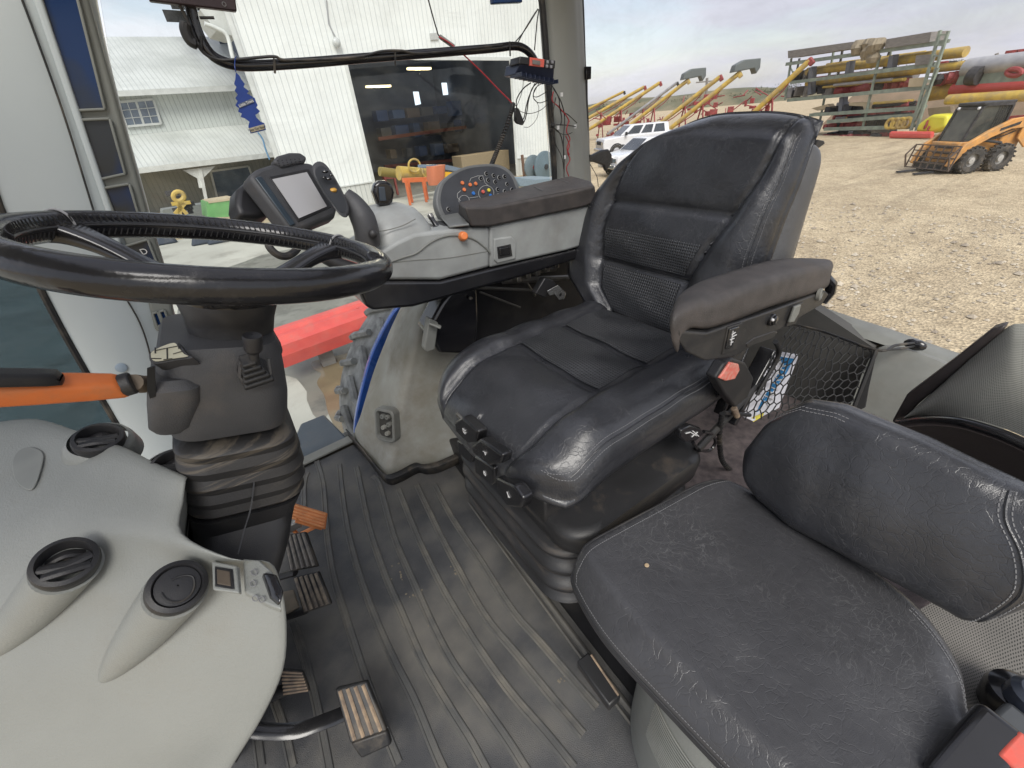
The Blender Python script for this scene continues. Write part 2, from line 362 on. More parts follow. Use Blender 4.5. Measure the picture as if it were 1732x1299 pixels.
M['mat'] = mat('floor_mat_rubber', (.078,.078,.080), .42, c2=(.036,.037,.041), ns=5, nd=11, dust=(.185,.17,.14), dust_amt=.65, dust_s=2.6, dust_c=(.44,.70), bump=.9, bs=600, rv=.15)
M['matr'] = mat('mat_rib', (.10,.098,.092), .45, c2=(.065,.065,.065), ns=9, dust=(.20,.18,.145), dust_amt=.5, dust_s=7, dust_c=(.45,.65), bump=.3, bs=500)
M['screen'] = mat('screen_off', (.48,.48,.49), .18, c2=(.43,.43,.44), ns=3, coat=.3)
M['dblue'] = mat('tinted_display', (.008,.03,.10), .12, c2=(.03,.035,.04), ns=5, nd=2, contrast=(.46,.56), spec=.35)
M['orange'] = mat('orange_plastic', (.74,.21,.055), .42, c2=(.60,.15,.04), ns=12, bump=.1, bs=500, dust=(.42,.20,.10), dust_amt=.7, dust_s=14, dust_c=(.5,.68))
M['orange2'] = mat('orange_pedal', (.62,.22,.07), .55, c2=(.48,.16,.05), ns=18, bump=.2, bs=400)
M['red'] = mat('red_button', (.66,.10,.07), .45, c2=(.5,.13,.1), ns=60, bump=.1)
M['white'] = mat('white_print', (.75,.75,.75), .5)
M['thread'] = mat('stitch_thread', (.20,.20,.205), .7)
M['steel'] = mat('worn_steel', (.45,.44,.42), .35, metal=.9, c2=(.3,.28,.25), ns=40)
M['tan'] = mat('worn_ridge', (.30,.22,.145), .6, c2=(.16,.12,.09), ns=60, bump=.3, bs=300)
M['gold'] = mat('amber_button', (.55,.30,.05), .4)
M['shell'] = leather('worn_grey_vinyl', c=(.085,.085,.086), rough=.5, scr=.5)
M['susp'] = mat('suspension_rubber', (.028,.028,.03), .42, c2=(.02,.02,.021), ns=6, bump=.15, bs=300, dust=(.13,.10,.07), dust_amt=.4, dust_s=6, dust_c=(.55,.7), stretch=(1,1,8))
M['carpet'] = mat('carpet', (.13,.105,.105), .95, c2=(.07,.058,.06), ns=40, bump=1, bs=600, dust=(.2,.17,.15), dust_amt=.4)
M['net'] = mat('net_cord', (.012,.012,.013), .7)
M['bluef'] = mat('blue_fender', (.05,.17,.68), .3, coat=.4)
M['tyre'] = mat('dusty_tyre', (.34,.335,.32), .9, c2=(.16,.155,.15), ns=12, bump=.8, bs=60)
M['tyre2'] = mat('black_tyre', (.05,.048,.045), .9, c2=(.03,.03,.03), ns=5, dust=(.2,.17,.13), dust_amt=.6, dust_s=3)
M['step'] = mat('step_rubber', (.085,.105,.125), .45, c2=(.06,.075,.09), ns=6, dust=(.16,.14,.12), dust_amt=.5)
M['cardblue'] = mat('blue_card', (.012,.045,.24), .55)
M['cream2'] = mat('cream_card', (.5,.48,.36), .6)
M['wirer'] = mat('red_wire', (.4,.03,.04), .5)
M['glass'] = glass('side_glass', dirt=.022)
M['glassf'] = glass('front_glass', tint=(.25,.32,.36), dirt=.05, dirtc=(.30,.38,.42))
M['glassr'] = glass('rear_glass', dirt=.02, tint=(.97,.97,.98))
# ================================================================== OUTSIDE
GZ = -1.75
# materials
def gravel():
    """crushed tan gravel: stones of several sizes, wheel tracks and darker damp drifts"""
    m = bpy.data.materials.new('gravel_yard'); m.use_nodes = True; t = m.node_tree; b = t.nodes['Principled BSDF']; N = t.nodes.new; K = t.links.new
    O = N('ShaderNodeTexCoord').outputs['Object']
    def noise(s, d=8, r=.6, st=None, dist=0):
        n = N('ShaderNodeTexNoise'); n.inputs['Scale'].default_value = s; n.inputs['Detail'].default_value = d; n.inputs['Roughness'].default_value = r; n.inputs['Distortion'].default_value = dist
        if st:
            mp_ = N('ShaderNodeMapping'); mp_.inputs['Scale'].default_value = st; mp_.inputs['Rotation'].default_value = (0,0,.5); K(O, mp_.inputs[0]); K(mp_.outputs[0], n.inputs[0])
        else: K(O, n.inputs[0])
        return n.outputs[0]
    def ramp(x, a, b_, ca, cb):
        r = N('ShaderNodeValToRGB'); r.color_ramp.elements[0].position = a; r.color_ramp.elements[1].position = b_; r.color_ramp.elements[0].color = ca+(1,); r.color_ramp.elements[1].color = cb+(1,); K(x, r.inputs[0]); return r.outputs[0]
    def mix(f, a, b_, mode='MIX'):
        x = N('ShaderNodeMix'); x.data_type = 'RGBA'; x.blend_type = mode
        K(f, x.inputs[0]) if hasattr(f, 'links') else setattr(x.inputs[0], 'default_value', f)
        K(a, x.inputs[6]); K(b_, x.inputs[7]) if hasattr(b_, 'links') else setattr(x.inputs[7], 'default_value', b_+(1,)); return x.outputs[2]
    base = ramp(noise(.8, 12, .72), .38, .62, (.47,.39,.27), (.61,.52,.365))
    v = N('ShaderNodeTexVoronoi'); v.inputs['Scale'].default_value = 24; K(O, v.inputs['Vector'])
    st = ramp(v.outputs['Color'], .1, .9, (.55,.53,.5), (1.25,1.22,1.15)); c = mix(.75, base, st, 'MULTIPLY')
    v2 = N('ShaderNodeTexVoronoi'); v2.inputs['Scale'].default_value = 5.5; K(O, v2.inputs['Vector'])
    st2 = ramp(v2.outputs['Color'], .1, .9, (.72,.7,.68), (1.12,1.12,1.1)); c = mix(.35, c, st2, 'MULTIPLY')
    tr = ramp(noise(.45, 10, .66, (.16, 1.9, 1), .5), .54, .66, (0,0,0), (.42,.42,.42)); c = mix(tr, c, (.17,.135,.095))
    t2 = ramp(noise(2.3, 12, .75, (.4, 1.5, 1)), .58, .66, (0,0,0), (.35,.35,.35)); c = mix(t2, c, (.16,.125,.085))
    K(c, b.inputs['Base Color']); b.inputs['Roughness'].default_value = .95; b.inputs['Specular IOR Level'].default_value = .2
    bb = N('ShaderNodeBump'); bb.inputs['Strength'].default_value = .9; bb.inputs['Distance'].default_value = .04; K(v.outputs['Distance'], bb.inputs['Height']); K(bb.outputs[0], b.inputs['Normal'])
    return m
M['gravel'] = gravel()
M['conc'] = mat('pale_concrete', (.46,.45,.39), .85, c2=(.37,.36,.31), ns=.6, nd=12, bump=.3, bs=30, dust=(.2,.19,.16), dust_amt=.6, dust_s=.5, dust_c=(.52,.62))
M['wet'] = mat('wet_concrete', (.215,.21,.175), .35, c2=(.15,.145,.12), ns=.8, nd=12, dust=(.10,.10,.085), dust_amt=.7, dust_s=1.2, dust_c=(.5,.6))
M['wetlt'] = mat('dry_concrete_edge', (.5,.49,.42), .8, c2=(.42,.41,.36), ns=3, nd=8)
M['barn'] = ribbed('white_steel_siding', (.82,.83,.80), (.60,.63,.62), .229, 'X', .10, .4)
M['barnlow'] = ribbed('wainscot_siding', (.60,.60,.56), (.33,.35,.33), .229, 'X', .10, .5)
M['roofw'] = ribbed('white_steel_roof', (.60,.61,.58), (.42,.44,.43), .229, 'X', .12, .35, dirt=(.43,.44,.41))
M['siding'] = ribbed('house_siding', (.68,.71,.67), (.42,.45,.43), .229, 'X', .10, .45)
M['pors'] = ribbed('porch_wall', (.34,.34,.30), (.24,.24,.22), .229, 'X', .10, .5)
M['trimw'] = mat('white_trim', (.66,.67,.64), .45, ns=3)
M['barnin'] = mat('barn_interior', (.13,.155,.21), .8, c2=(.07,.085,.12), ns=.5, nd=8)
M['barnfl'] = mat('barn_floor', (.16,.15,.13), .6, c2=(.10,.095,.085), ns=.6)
M['wglass'] = mat('window_glass', (.16,.20,.25), .06, c2=(.10,.13,.17), ns=2, spec=.8)
M['lampon'] = mat('lit_tube', (.8,.7,.45), .5, emit=(1.0,.82,.45), es=1.6)
M['winlit'] = mat('bright_window', (.7,.75,.8), .3, emit=(.8,.9,1.0), es=.9)
M['ylw'] = mat('yellow_paint', (.60,.42,.08), .5, c2=(.44,.30,.07), ns=2.5, nd=9, dust=(.32,.25,.15), dust_amt=.7, dust_s=2, dust_c=(.45,.62))
M['redp'] = mat('red_paint', (.30,.045,.045), .55, c2=(.20,.035,.035), ns=4, dust=(.25,.18,.14), dust_amt=.3)
M['redb'] = mat('bright_red_paint', (.66,.10,.08), .4, c2=(.58,.08,.07), ns=5, dust=(.42,.16,.13), dust_amt=.4)
M['orng'] = mat('orange_paint', (.66,.33,.09), .5, c2=(.52,.25,.07), ns=5, nd=9, dust=(.30,.22,.13), dust_amt=.75, dust_s=4, dust_c=(.46,.66))
M['orst'] = mat('stand_orange', (.68,.17,.06), .5, ns=5)
M['ggrn'] = mat('rack_green', (.25,.30,.24), .6, c2=(.17,.20,.17), ns=3)
M['galv'] = mat('galvanised', (.42,.42,.42), .45, metal=.3, c2=(.33,.33,.34), ns=3)
M['wood'] = mat('weathered_wood', (.24,.225,.205), .85, c2=(.17,.16,.15), ns=3, stretch=(1,1,6))
M['tan2'] = mat('tan_sheet', (.50,.42,.28), .7, c2=(.42,.34,.22), ns=2)
M['tarp'] = mat('tarp_brown', (.30,.25,.17), .8, c2=(.2,.17,.12), ns=4, bump=1, bs=20)
M['dark'] = mat('dark_scrap', (.05,.05,.055), .7, c2=(.02,.02,.02), ns=6)
M['carw'] = mat('white_car_paint', (.70,.71,.72), .25, c2=(.66,.67,.68), ns=2, coat=.4)
M['carg'] = mat('car_glass', (.05,.06,.07), .06, c2=(.03,.035,.04), ns=2, spec=.8)
M['chrome'] = mat('chrome', (.6,.6,.6), .15, metal=1)
M['green'] = mat('bin_green', (.16,.38,.13), .5, c2=(.13,.31,.11), ns=4)

mb = MB(); n = 40
mb.grid([[V(-900+ (i/n)*1900, -800+(j/n)*1800, GZ) for j in range(n+1)] for i in range(n+1)])
tag(mb.build('ground', M['gravel'], None, smooth=False), kind='structure')
def gp(*p): return [at(x, y, z=GZ) for x, y in p]
# paved apron by the barn, damp patch close to the tractor
mb = MB(); mb.prism([V(-40,2.0,GZ+.004), V(3.0,2.0,GZ+.004), V(7,9,GZ+.004), V(15.5,22.8,GZ+.004), V(-40,16,GZ+.004)], (0,0,.002))
tag(mb.build('concrete_apron', M['conc'], None, smooth=False), kind='structure')
wl_ = [(330,478), (420,440), (470,425), (560,415), (650,440), (760,470), (800,560), (660,700), (620,740), (608,640), (560,630), (545,650), (555,700), (530,700), (500,640), (400,620), (300,560)]
wpts = [at(x, y, z=GZ+.009) for x, y in wl_]; wpts = spline(wpts, 5, True); random.seed(5)
wpts = [p+V(random.gauss(0,.008), random.gauss(0,.008), 0) for p in wpts]
mb = MB(); mb.prism(wpts, (0,0,.001)); tag(mb.build('damp_patch', M['wet'], None, smooth=False), kind='structure')
mb = MB(); mb.prism(spline([at(x, y, z=GZ+.014) for x, y in [(528,612), (560,604), (600,594), (650,584), (700,640), (660,760), (590,760), (560,710), (553,690), (548,668), (536,648), (543,632), (530,624)]], 4, True), (0,0,.001)); tag(mb.build('puddle', mat('puddle_tan', (.22,.175,.105), .12, c2=(.17,.135,.085), ns=3, nd=8), None, smooth=False), kind='structure')

# loose stones on the yard near the tractor
random.seed(77); mb = MB()
for k in range(2600):
    x = random.uniform(2.5, 16); y = random.uniform(-3, 9); s = random.uniform(.012, .04)*(1 if random.random() < .93 else 1.8)
    c_ = V(x, y, GZ+s*.25); q = [c_+V(random.uniform(-1,1)*s, random.uniform(-1,1)*s, 0) for _ in range(4)]
    mb.add([c_+V(-s,-s*.6,0), c_+V(s,-s*.8,0), c_+V(s*.8,s,0), c_+V(-s*.7,s*.8,0), c_+V(random.uniform(-.3,.3)*s, random.uniform(-.3,.3)*s, s*.8)], [(0,1,4), (1,2,4), (2,3,4), (3,0,4)])
tag(mb.build('loose_stones', mat('stone_mix', (.55,.49,.38), .9, c2=(.26,.22,.17), ns=1.7, nd=2), None, smooth=False), 'loose pale stones scattered over the gravel yard beside the tractor', 'stones', kind='stuff')
# hills on the horizon with scrub
def hill(x0, y0, x1, y1, h, dep, seedv, m, name):
    random.seed(seedv); n_ = 60; g = []
    a = V(x0,y0,0); b = V(x1,y1,0); d = (b-a); nrm = V(d.y,-d.x,0).normalized()*-1
    ph = [random.random()*6 for _ in range(5)]
    for i in range(n_+1):
        t = i/n_; hh = h*(.55+.25*math.sin(t*5+ph[0])+.14*math.sin(t*13+ph[1])+.05*math.sin(t*41+ph[2]))*math.sin(math.pi*min(1, max(0, t*1.0)))**.3
        p = a.lerp(b, t); g.append([p+V(0,0,GZ-1), p+V(0,0,GZ+hh*.45)+nrm*(dep*.3), p+V(0,0,GZ+hh*.9)+nrm*(dep*.7), p+V(0,0,GZ+hh)+nrm*dep, p+V(0,0,GZ-3)+nrm*dep*2])
    mb = MB(); mb.grid(g); return tag(mb.build(name, m, None, ang=0), kind='structure')
mh = mat('hill_scrub', (.19,.165,.10), .95, c2=(.10,.105,.06), ns=.06, nd=14, contrast=(.4,.6), bump=1, bs=.4)
hill(110, 420, 330, -40, 17, 60, 4, mh, 'hills')
# far tree line: clumps of leaf-sized faces
def tree_mass(name, label, cat, pts, seedv, m, kind=None):
    random.seed(seedv); mb = MB()
    for (x, y, z, r, n_) in pts:
        for k in range(n_):
            a = random.random()*6.28; e = min(1, abs(random.gauss(0, .4))); rr = r*random.random()**.4
            p = V(x+math.cos(a)*rr, y+math.sin(a)*rr, z+abs(e)*r*.8)
            s = random.uniform(.25, .6)*r*.2
            q = [p+V(random.uniform(-s,s), random.uniform(-s,s), random.uniform(-s,s)) for _ in range(4)]
            mb.add(q, [(0,1,2), (1,2,3)])
    o = mb.build(name, m, None, smooth=False); return tag(o, label, cat, kind=kind)
mtree = mat('far_foliage', (.085,.10,.055), .9, c2=(.05,.062,.035), ns=.4)
tp = []
random.seed(11)
for k in range(150):
    t = k/149; x = lerp(150, 330, t)+random.uniform(-8,8); y = lerp(370, 40, t)+random.uniform(-8,8)
    tp.append((x, y, GZ+2+5*(.5+.5*math.sin(t*9))+random.uniform(-1,1), random.uniform(2.5,4.2), 120))
tree_mass('tree_line', 'dark scrubby tree line along the far hills', 'tree line', tp, 5, mtree, 'stuff')

# ------------------------------------------------------------------ BARN (big white steel shed)
bl, br = at(639,342,z=GZ), at(905,292,z=GZ)
RZB = math.atan2(br.y-bl.y, br.x-bl.x)
barn = thing('steel_barn', 'big white ribbed steel shed with a wide open doorway', 'barn', bl, RZB)
Bx = V(math.cos(RZB), math.sin(RZB), 0); By = V(-math.sin(RZB), math.cos(RZB), 0)
def bpt(px, py, off=0): return at(px, py, pl=(bl+By*off, By))
def bl_(px, py):
    p = bpt(px, py)-bl; return p.dot(Bx), p.z
def B3(x, z, y=0): return bl+Bx*x+By*y+V(0,0,z)
dxl = bl_(638,335)[0]; dxr = bl_(874,290)[0]; dzt = (bl_(603,112)[1]+bl_(862,88)[1])/2
cxl = bl_(478,300)[0]; cxt = bl_(392,20)
xl = (bl_(452,230)[0]+bl_(432,150)[0]+cxl)/3
low = bl_(600,312)[1]
HW = 9.5
def panel(x0, x1, z0, z1, m, name, parent=barn, y=0, th=.08):
    mb = MB(); mb.hexa([B3(x0,z0,y), B3(x1,z0,y), B3(x1,z0,y+th), B3(x0,z0,y+th), B3(x0,z1,y), B3(x1,z1,y), B3(x1,z1,y+th), B3(x0,z1,y+th)]); return mb.build(name, m, parent, smooth=False)
XR = dxr+5.2
panel(xl, dxl, low, HW, M['barn'], 'front_wall'); panel(dxr, XR, low, HW, M['barn'], 'front_wall'); panel(dxl, dxr, dzt, HW, M['barn'], 'front_wall')
panel(xl, dxl-.003, 0, low-.003, M['barnlow'], 'wainscot', y=.01); panel(dxr+.003, XR, 0, low-.003, M['barnlow'], 'wainscot', y=.01)
mb = MB()
for a, b in (((dxl,0),(dxl,dzt)), ((dxr,0),(dxr,dzt)), ((dxl,dzt),(dxr,dzt))): mb.beam(B3(*a,-.03), B3(*b,-.03), .14, .05, tuple(By))
mb.build('door_trim', M['trimw'], barn)
mb = MB(); mb.beam(B3(xl,0,-.03), B3(xl,HW,-.03), .16, .12, tuple(By)); mb.build('corner_trim', M['trimw'], barn)
mb = MB(); mb.beam(B3(xl,low,-.02), B3(dxl,low,-.02), .03, .05, (0,0,1)); mb.build('drip_edge', M['trimw'], barn)
mb = MB(); mb.beam(B3(dxr,low,-.02), B3(XR,low,-.02), .03, .05, (0,0,1)); mb.build('drip_edge', M['trimw'], barn)
# interior shell
DD = 16
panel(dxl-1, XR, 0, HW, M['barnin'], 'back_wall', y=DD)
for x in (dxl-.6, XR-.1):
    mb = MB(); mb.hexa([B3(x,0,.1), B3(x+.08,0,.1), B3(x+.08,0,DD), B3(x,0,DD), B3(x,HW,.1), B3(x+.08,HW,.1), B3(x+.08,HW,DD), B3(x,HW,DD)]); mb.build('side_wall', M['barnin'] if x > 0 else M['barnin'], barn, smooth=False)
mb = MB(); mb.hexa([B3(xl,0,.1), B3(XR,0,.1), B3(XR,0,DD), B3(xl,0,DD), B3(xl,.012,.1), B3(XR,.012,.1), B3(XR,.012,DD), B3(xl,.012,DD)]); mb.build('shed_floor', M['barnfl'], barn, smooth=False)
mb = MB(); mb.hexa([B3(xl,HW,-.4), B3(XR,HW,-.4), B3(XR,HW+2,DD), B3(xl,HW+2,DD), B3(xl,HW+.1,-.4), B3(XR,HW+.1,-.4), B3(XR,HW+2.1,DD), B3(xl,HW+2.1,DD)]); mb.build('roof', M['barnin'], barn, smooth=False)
mb = MB()
for k in range(5): mb.beam(B3(xl+.2, HW-.4, 2+k*3), B3(XR-.2, HW-.4, 2+k*3), .1, .5)
mb.build('roof_truss', M['dark'], barn)
def inb(px, py, off): return bpt(px, py, off)
for (px, py, w_, off) in ((709,116,1.5,5), (640,146,1.6,8)):
    c_ = inb(px, py, off); mb = MB(); mb.box(c_, (w_, .25, .10), Matrix.Rotation(RZB, 3, 'Z')); lo_ = mb.build('ceiling_lamp', M['lampon'], barn); pl = bpy.data.lights.new('lamp_light', 'POINT'); pl.energy = 170; pl.color = (1,.88,.66); pl.shadow_soft_size = .5; lo2 = bpy.data.objects.new('lamp_light', pl); col.objects.link(lo2); lo2.location = c_-V(0,0,.5)
for (q, off) in (([(699,155),(708,155),(712,176),(703,178)], 14), ([(747,140),(756,140),(759,160),(750,161)], 14), ([(804,120),(816,119),(823,146),(812,148)], 14)):
    mb = MB(); mb.prism([inb(x, y, off) for x, y in q], By*.05); mb.build('lit_window', M['winlit'], barn)
# storage racking with boxes along the back: two long red beams, dark goods
mb = MB()
for (a, b) in (((640,235),(860,205)), ((790,170),(862,160)), ((650,282),(862,262))): mb.beam(inb(*a, 12), inb(*b, 12), .12, .22)
mb.build('rack_beam', mat('rack_red', (.16,.05,.04), .6), barn)
random.seed(21)
mgoods = [mat('goods_'+c, v, .7) for c, v in (('navy', (.03,.06,.16)), ('grey', (.08,.085,.10)), ('brown', (.10,.08,.07)), ('blue', (.05,.09,.20)))]
for k in range(26):
    px = 645+k*8.4+random.uniform(-3,3); row = k % 3; py = [196, 226, 262][row]-(px-645)*.1
    c_ = inb(px, py, 12.5+random.random()); mb = MB(); mb.box(c_, (random.uniform(.5,1.1), .8, random.uniform(.4,1.0)), Matrix.Rotation(RZB, 3, 'Z')); o = mb.build('stored_crate', mgoods[k % 4], None, bevel=.02); tag(o, ['navy','grey','brown','blue'][k % 4]+' crate on the '+['top','middle','bottom'][row]+' level of the racking inside the shed', 'crate', 'crates on the racking inside the shed')
# wall details
wlamp = thing('wall_lamp', 'round glass wall lamp on a cable high on the white shed wall', 'lamp', bpt(570,72,-.1), RZB)
mb = MB(); mb.ball(bpt(569,72,-.16), .17, 16, (1,.7,1)); mb.build('lamp_globe', mat('lamp_glass', (.55,.56,.54), .25), wlamp)
mb = MB(); mb.tube([bpt(552,0,-.02), bpt(556,40,-.02), bpt(567,62,-.05)], .025, 6); mb.build('lamp_cable', M['galv'], wlamp)
sbx = MB(); sbx.prism([bpt(x, y, -.06) for x, y in [(727,56), (740,55), (742,67), (729,68)]], By*.05); tag(sbx.build('junction_box', mat('grey_box_ext', (.5,.5,.48), .5), None, bevel=.01), 'small pale square box high on the white shed wall', 'box')
# eave, soffit and downspout at the left corner of the barn
ev = thing('shed_eave', 'white boxed eave with downspout at the left corner of the white shed', 'eave', B3(xl,HW-3,0), RZB)
mb = MB(); q = [(340,-60), (384,-60), (398,80), (388,100), (372,55), (345,50)]; mb.prism([bpt(x, y, .4) for x, y in [(338,16), (392,-60), (404,60), (392,60), (366,52)]], By*1.5); mb.build('boxed_soffit', M['trimw'], ev)
mb = MB(); mb.tube(spline([bpt(x, y, .2) for x, y in [(346,40), (366,48), (384,60), (392,90), (399,118)]], 5), .07, 10); mb.build('downspout', M['trimw'], ev)

# ------------------------------------------------------------------ LEFT BUILDING (two storey, porch)
hb = at(300,362,z=GZ)
RZH = R_(8); Hx = V(math.cos(RZH), math.sin(RZH), 0); Hy = V(-math.sin(RZH), math.cos(RZH), 0)
house = thing('white_office_building', 'two storey white ribbed steel building with sloping roofs and a porch', 'building', hb, RZH)
def hp(px, py, off=0): return at(px, py, pl=(hb+Hy*off, Hy))
def hquad(pxs, offs, m, name, parent=house, th=None):
    P = [hp(x, y, o) for (x, y), o in zip(pxs, offs)]; mb = MB(); mb.prism(P, th if th else Hy*.1); return mb.build(name, m, parent, smooth=False)
# offsets: porch front 0, upper wall 3 behind, ridge 7 behind
hquad([(60,62), (560,62), (560,136), (60,160)], [8,8,2.2,2.2], M['roofw'], 'upper_roof', th=V(0,0,-.12))
hquad([(60,160), (560,137), (560,146), (60,170)], [2.15]*4, M['trimw'], 'upper_fascia')
hquad([(60,166), (560,141), (560,214), (60,245)], [3]*4, M['siding'], 'upper_wall')
hquad([(60,244), (560,196), (560,246), (60,304)], [2.98,2.98,-.3,-.3], M['roofw'], 'porch_roof', th=V(0,0,-.1))
hquad([(60,304), (560,246), (560,254), (60,315)], [-.33]*4, M['trimw'], 'porch_fascia')
hquad([(60,300), (560,250), (560,340), (60,372)], [2.6]*4, M['pors'], 'porch_wall')
mb = MB(); mb.beam(hp(338,285,-.1), hp(350,345,-.1), .14, .14, tuple(Hy)); mb.build('porch_post', M['trimw'], house)
mb = MB(); mb.prism([hp(x, y, -.12) for x, y in [(310,288), (364,281), (345,300), (342,318), (337,318), (334,302)]], Hy*.08); mb.build('post_bracket', M['trimw'], house)
def windw(q, off, cols_, rows_, name='window'):
    w_ = [hp(x, y, off) for x, y in q]; mb = MB(); mb.prism(w_, Hy*.05); pn = mb.build(name, M['wglass'], house, smooth=False)
    mb = MB()
    for a, b in zip(w_, w_[1:]+w_[:1]): mb.beam(a-Hy*.03, b-Hy*.03, .10, .08, tuple(Hy))
    mb.build('window_frame', M['trimw'], pn)
    mb = MB()
    for k in range(1, cols_): mb.beam(w_[0].lerp(w_[1], k/cols_)-Hy*.025, w_[3].lerp(w_[2], k/cols_)-Hy*.025, .03 if k != cols_//2 else .1, .03, tuple(Hy))
    for k in range(1, rows_): mb.beam(w_[0].lerp(w_[3], k/rows_)-Hy*.025, w_[1].lerp(w_[2], k/rows_)-Hy*.025, .03, .03, tuple(Hy))
    if cols_ > 1: mb.build('window_bars', M['trimw'], pn)
windw([(199,173), (259,168), (272,209), (214,214)], 2.93, 4, 3)
windw([(356,290), (420,281), (440,333), (368,338)], 2.53, 1, 1, 'porch_window')
hquad([(478,270), (498,268), (508,330), (486,330)], [1.0]*4, M['trimw'], 'door_frame')
# yard goods in front of the left building
yb = thing('yellow_auger_hopper', 'yellow and black piece of farm machinery standing in front of the porch', 'machinery', hp(305,362,-9))
mb = MB(); mb.tube([hp(302+9*math.cos(a), 332+8*math.sin(a), -9) for a in [k*2*math.pi/14 for k in range(14)]], .08, 8, closed=True); mb.build('yellow_ring', M['ylw'], yb)
mb = MB()
for a, b in (((290,345),(322,342)), ((304,338),(304,362)), ((296,362),(312,344)), ((316,362),(300,346))): mb.beam(hp(*a,-9), hp(*b,-9), .12, .12)
mb.build('yellow_frame', M['ylw'], yb)
random.seed(2); mb = MB()
for k in range(9): mb.box(hp(random.uniform(286,324), random.uniform(326,360), -8.6), (random.uniform(.15,.4),.2,random.uniform(.1,.3)))
mb.build('dark_fittings', M['dark'], yb)
gb_ = thing('green_bin', 'green steel bin with an orange rim behind the monitor', 'bin', hp(380,362,-9))
mb = MB(); mb.prism([hp(x, y, -9) for x, y in [(349,342), (392,337), (406,366), (352,368)]], Hy*1.2); mb.build('bin_side', M['green'], gb_)
mb = MB(); mb.prism([hp(x, y, -9.02) for x, y in [(352,341), (396,334), (398,338), (353,344)]], Hy*1.25); mb.build('bin_rim', M['tan2'], gb_)
hd_ = MB(); hd_.prism([hp(x, y, -7) for x, y in [(275,355), (350,344), (350,366), (275,366)]], Hy*.8); tag(hd_.build('grey_skip', mat('skip_grey', (.20,.21,.20), .7), None), 'low grey skip standing in front of the porch wall', 'skip')
for i, (px, py, w_) in enumerate(((283,405,.55), (345,405,.6), (372,403,.6))):
    mb = MB(); b0 = at(px, py+8, z=GZ); pr = [b0+V(x*w_, y*w_*.5, z) for x, y, z in ((-.6,-.5,0),(.6,-.5,0),(.7,.5,0),(-.7,.5,0))]; pt_ = [b0+V(x*w_, y*w_*.4, z) for x, y, z in ((-.35,-.3,.38),(.4,-.3,.42),(.35,.4,.36),(-.3,.4,.34))]
    mb.hexa(pr+pt_); o = mb.build('weight_bag', mat('bag_blue_black', (.045,.055,.075), .6, bump=1, bs=8) if i == 0 else bpy.data.materials['bag_blue_black'], None, bevel=.08, bseg=3)
    tag(o, ['dark sagging bag alone on the concrete, left of the other two', 'dark sagging bag on the concrete, left of a touching pair', 'dark sagging bag on the concrete, right of a touching pair'][i], 'bag', 'dark bags on the concrete')

# ------------------------------------------------------------------ red corrugated auger trough next to the tractor
rt = thing('red_auger_tube', 'long bright red folded steel tube lying beside the tractor', 'auger tube', at(560,570,z=-1.1))
ZT = -1.15
e0, e1 = at(470,577,z=ZT), at(700,497,z=ZT); dr_ = (e1-e0).normalized(); e0 -= dr_*.1; e1 += dr_*4
sdv = dr_.cross(V(0,0,1)).normalized()
prof = [(-.29,-.28), (-.33,-.10), (-.31,.04), (-.24,.07), (-.20,.13), (-.11,.135), (-.06,.17), (.06,.17), (.10,.13), (.2,.12), (.24,.0), (.22,-.28)]
mb = MB(); mb.rings([[p+sdv*-a*1.0+V(0,0,b) for a, b in prof] for p in (e0, e0.lerp(e1,.5), e1)]); mb.build('tube_body', M['redb'], rt, ang=20)
for k in range(6):
    p = e0.lerp(e1, .2+k*.12); mb = MB(); mb.lathe(p-sdv*-.15+V(0,0,.13), (0,0,1), [(.02,0),(.02,.012),(.012,.02),(.001,.02)], 8, cap=False); mb.build('bolt', M['redb'], rt)
mb = MB()
for t in (.1,.5,.9): p = e0.lerp(e1, t); mb.box(p+V(0,0,(GZ-ZT-.28)/2), (.2,.2,abs(GZ-ZT)-.28))
mb.build('support_block', M['wood'], rt)

# ------------------------------------------------------------------ goods in the doorway
def stand(label, pts, leg, m):
    t = thing('work_stand', label, 'work stand', bpt(*pts[0], leg), RZB)
    a, b = bpt(*pts[0], leg), bpt(*pts[1], leg)
    mb = MB(); mb.beam(a, b, .22, .18); mb.build('top_beam', m, t)
    for k in range(4):
        p = a.lerp(b, (.04,.36,.66,.97)[k])+By*(.5 if k % 2 else -.1); q = V(p.x, p.y, GZ+.02)
        mb = MB(); mb.beam(p, q, .09, .09); mb.build('leg', m, t)
    return t
stand('orange steel work stand in front of the open shed door', ((682,305), (728,303)), -2.6, M['orst'])
stand('dull red work stand in the shade of the shed doorway', ((648,300), (674,298)), 1.2, mat('dull_red', (.25,.06,.05), .6))
yt = thing('yellow_screw_conveyor', 'yellow conveyor tube with lifting rings in the shed doorway', 'conveyor', bpt(690,292,-1.8), RZB)
mb = MB(); mb.tube([bpt(674,293,-1.5), bpt(728,294,-1.5)], [.30,.24], 16); mb.build('tube', M['ylw'], yt)
for px, py in ((701,280), (724,290)):
    mb = MB(); c_ = bpt(px, py, -1.9); mb.tube([c_+Bx*.3*math.cos(a)+V(0,0,.26*math.sin(a)) for a in [k*2*math.pi/16 for k in range(16)]], .045, 8, closed=True); mb.build('lifting_ring', M['ylw'], yt)
mb = MB(); mb.tube([bpt(642,290,-.5), bpt(674,294,-.5)], .2, 12); mb.build('dull_end', mat('dull_yellow', (.25,.19,.05), .6), yt)
hp_ = thing('orange_hopper', 'orange and yellow hopper with a blue-grey lid in front of the shed', 'hopper', bpt(745,312,-5), RZB)
mb = MB(); lo = []
for py, w_ in ((280,.62), (300,.60), (312,.5)): lo.append([bpt(737,py,-5)+Bx*x+By*y for x, y in rrect(w_*.55, w_*.5, .2, 5)])
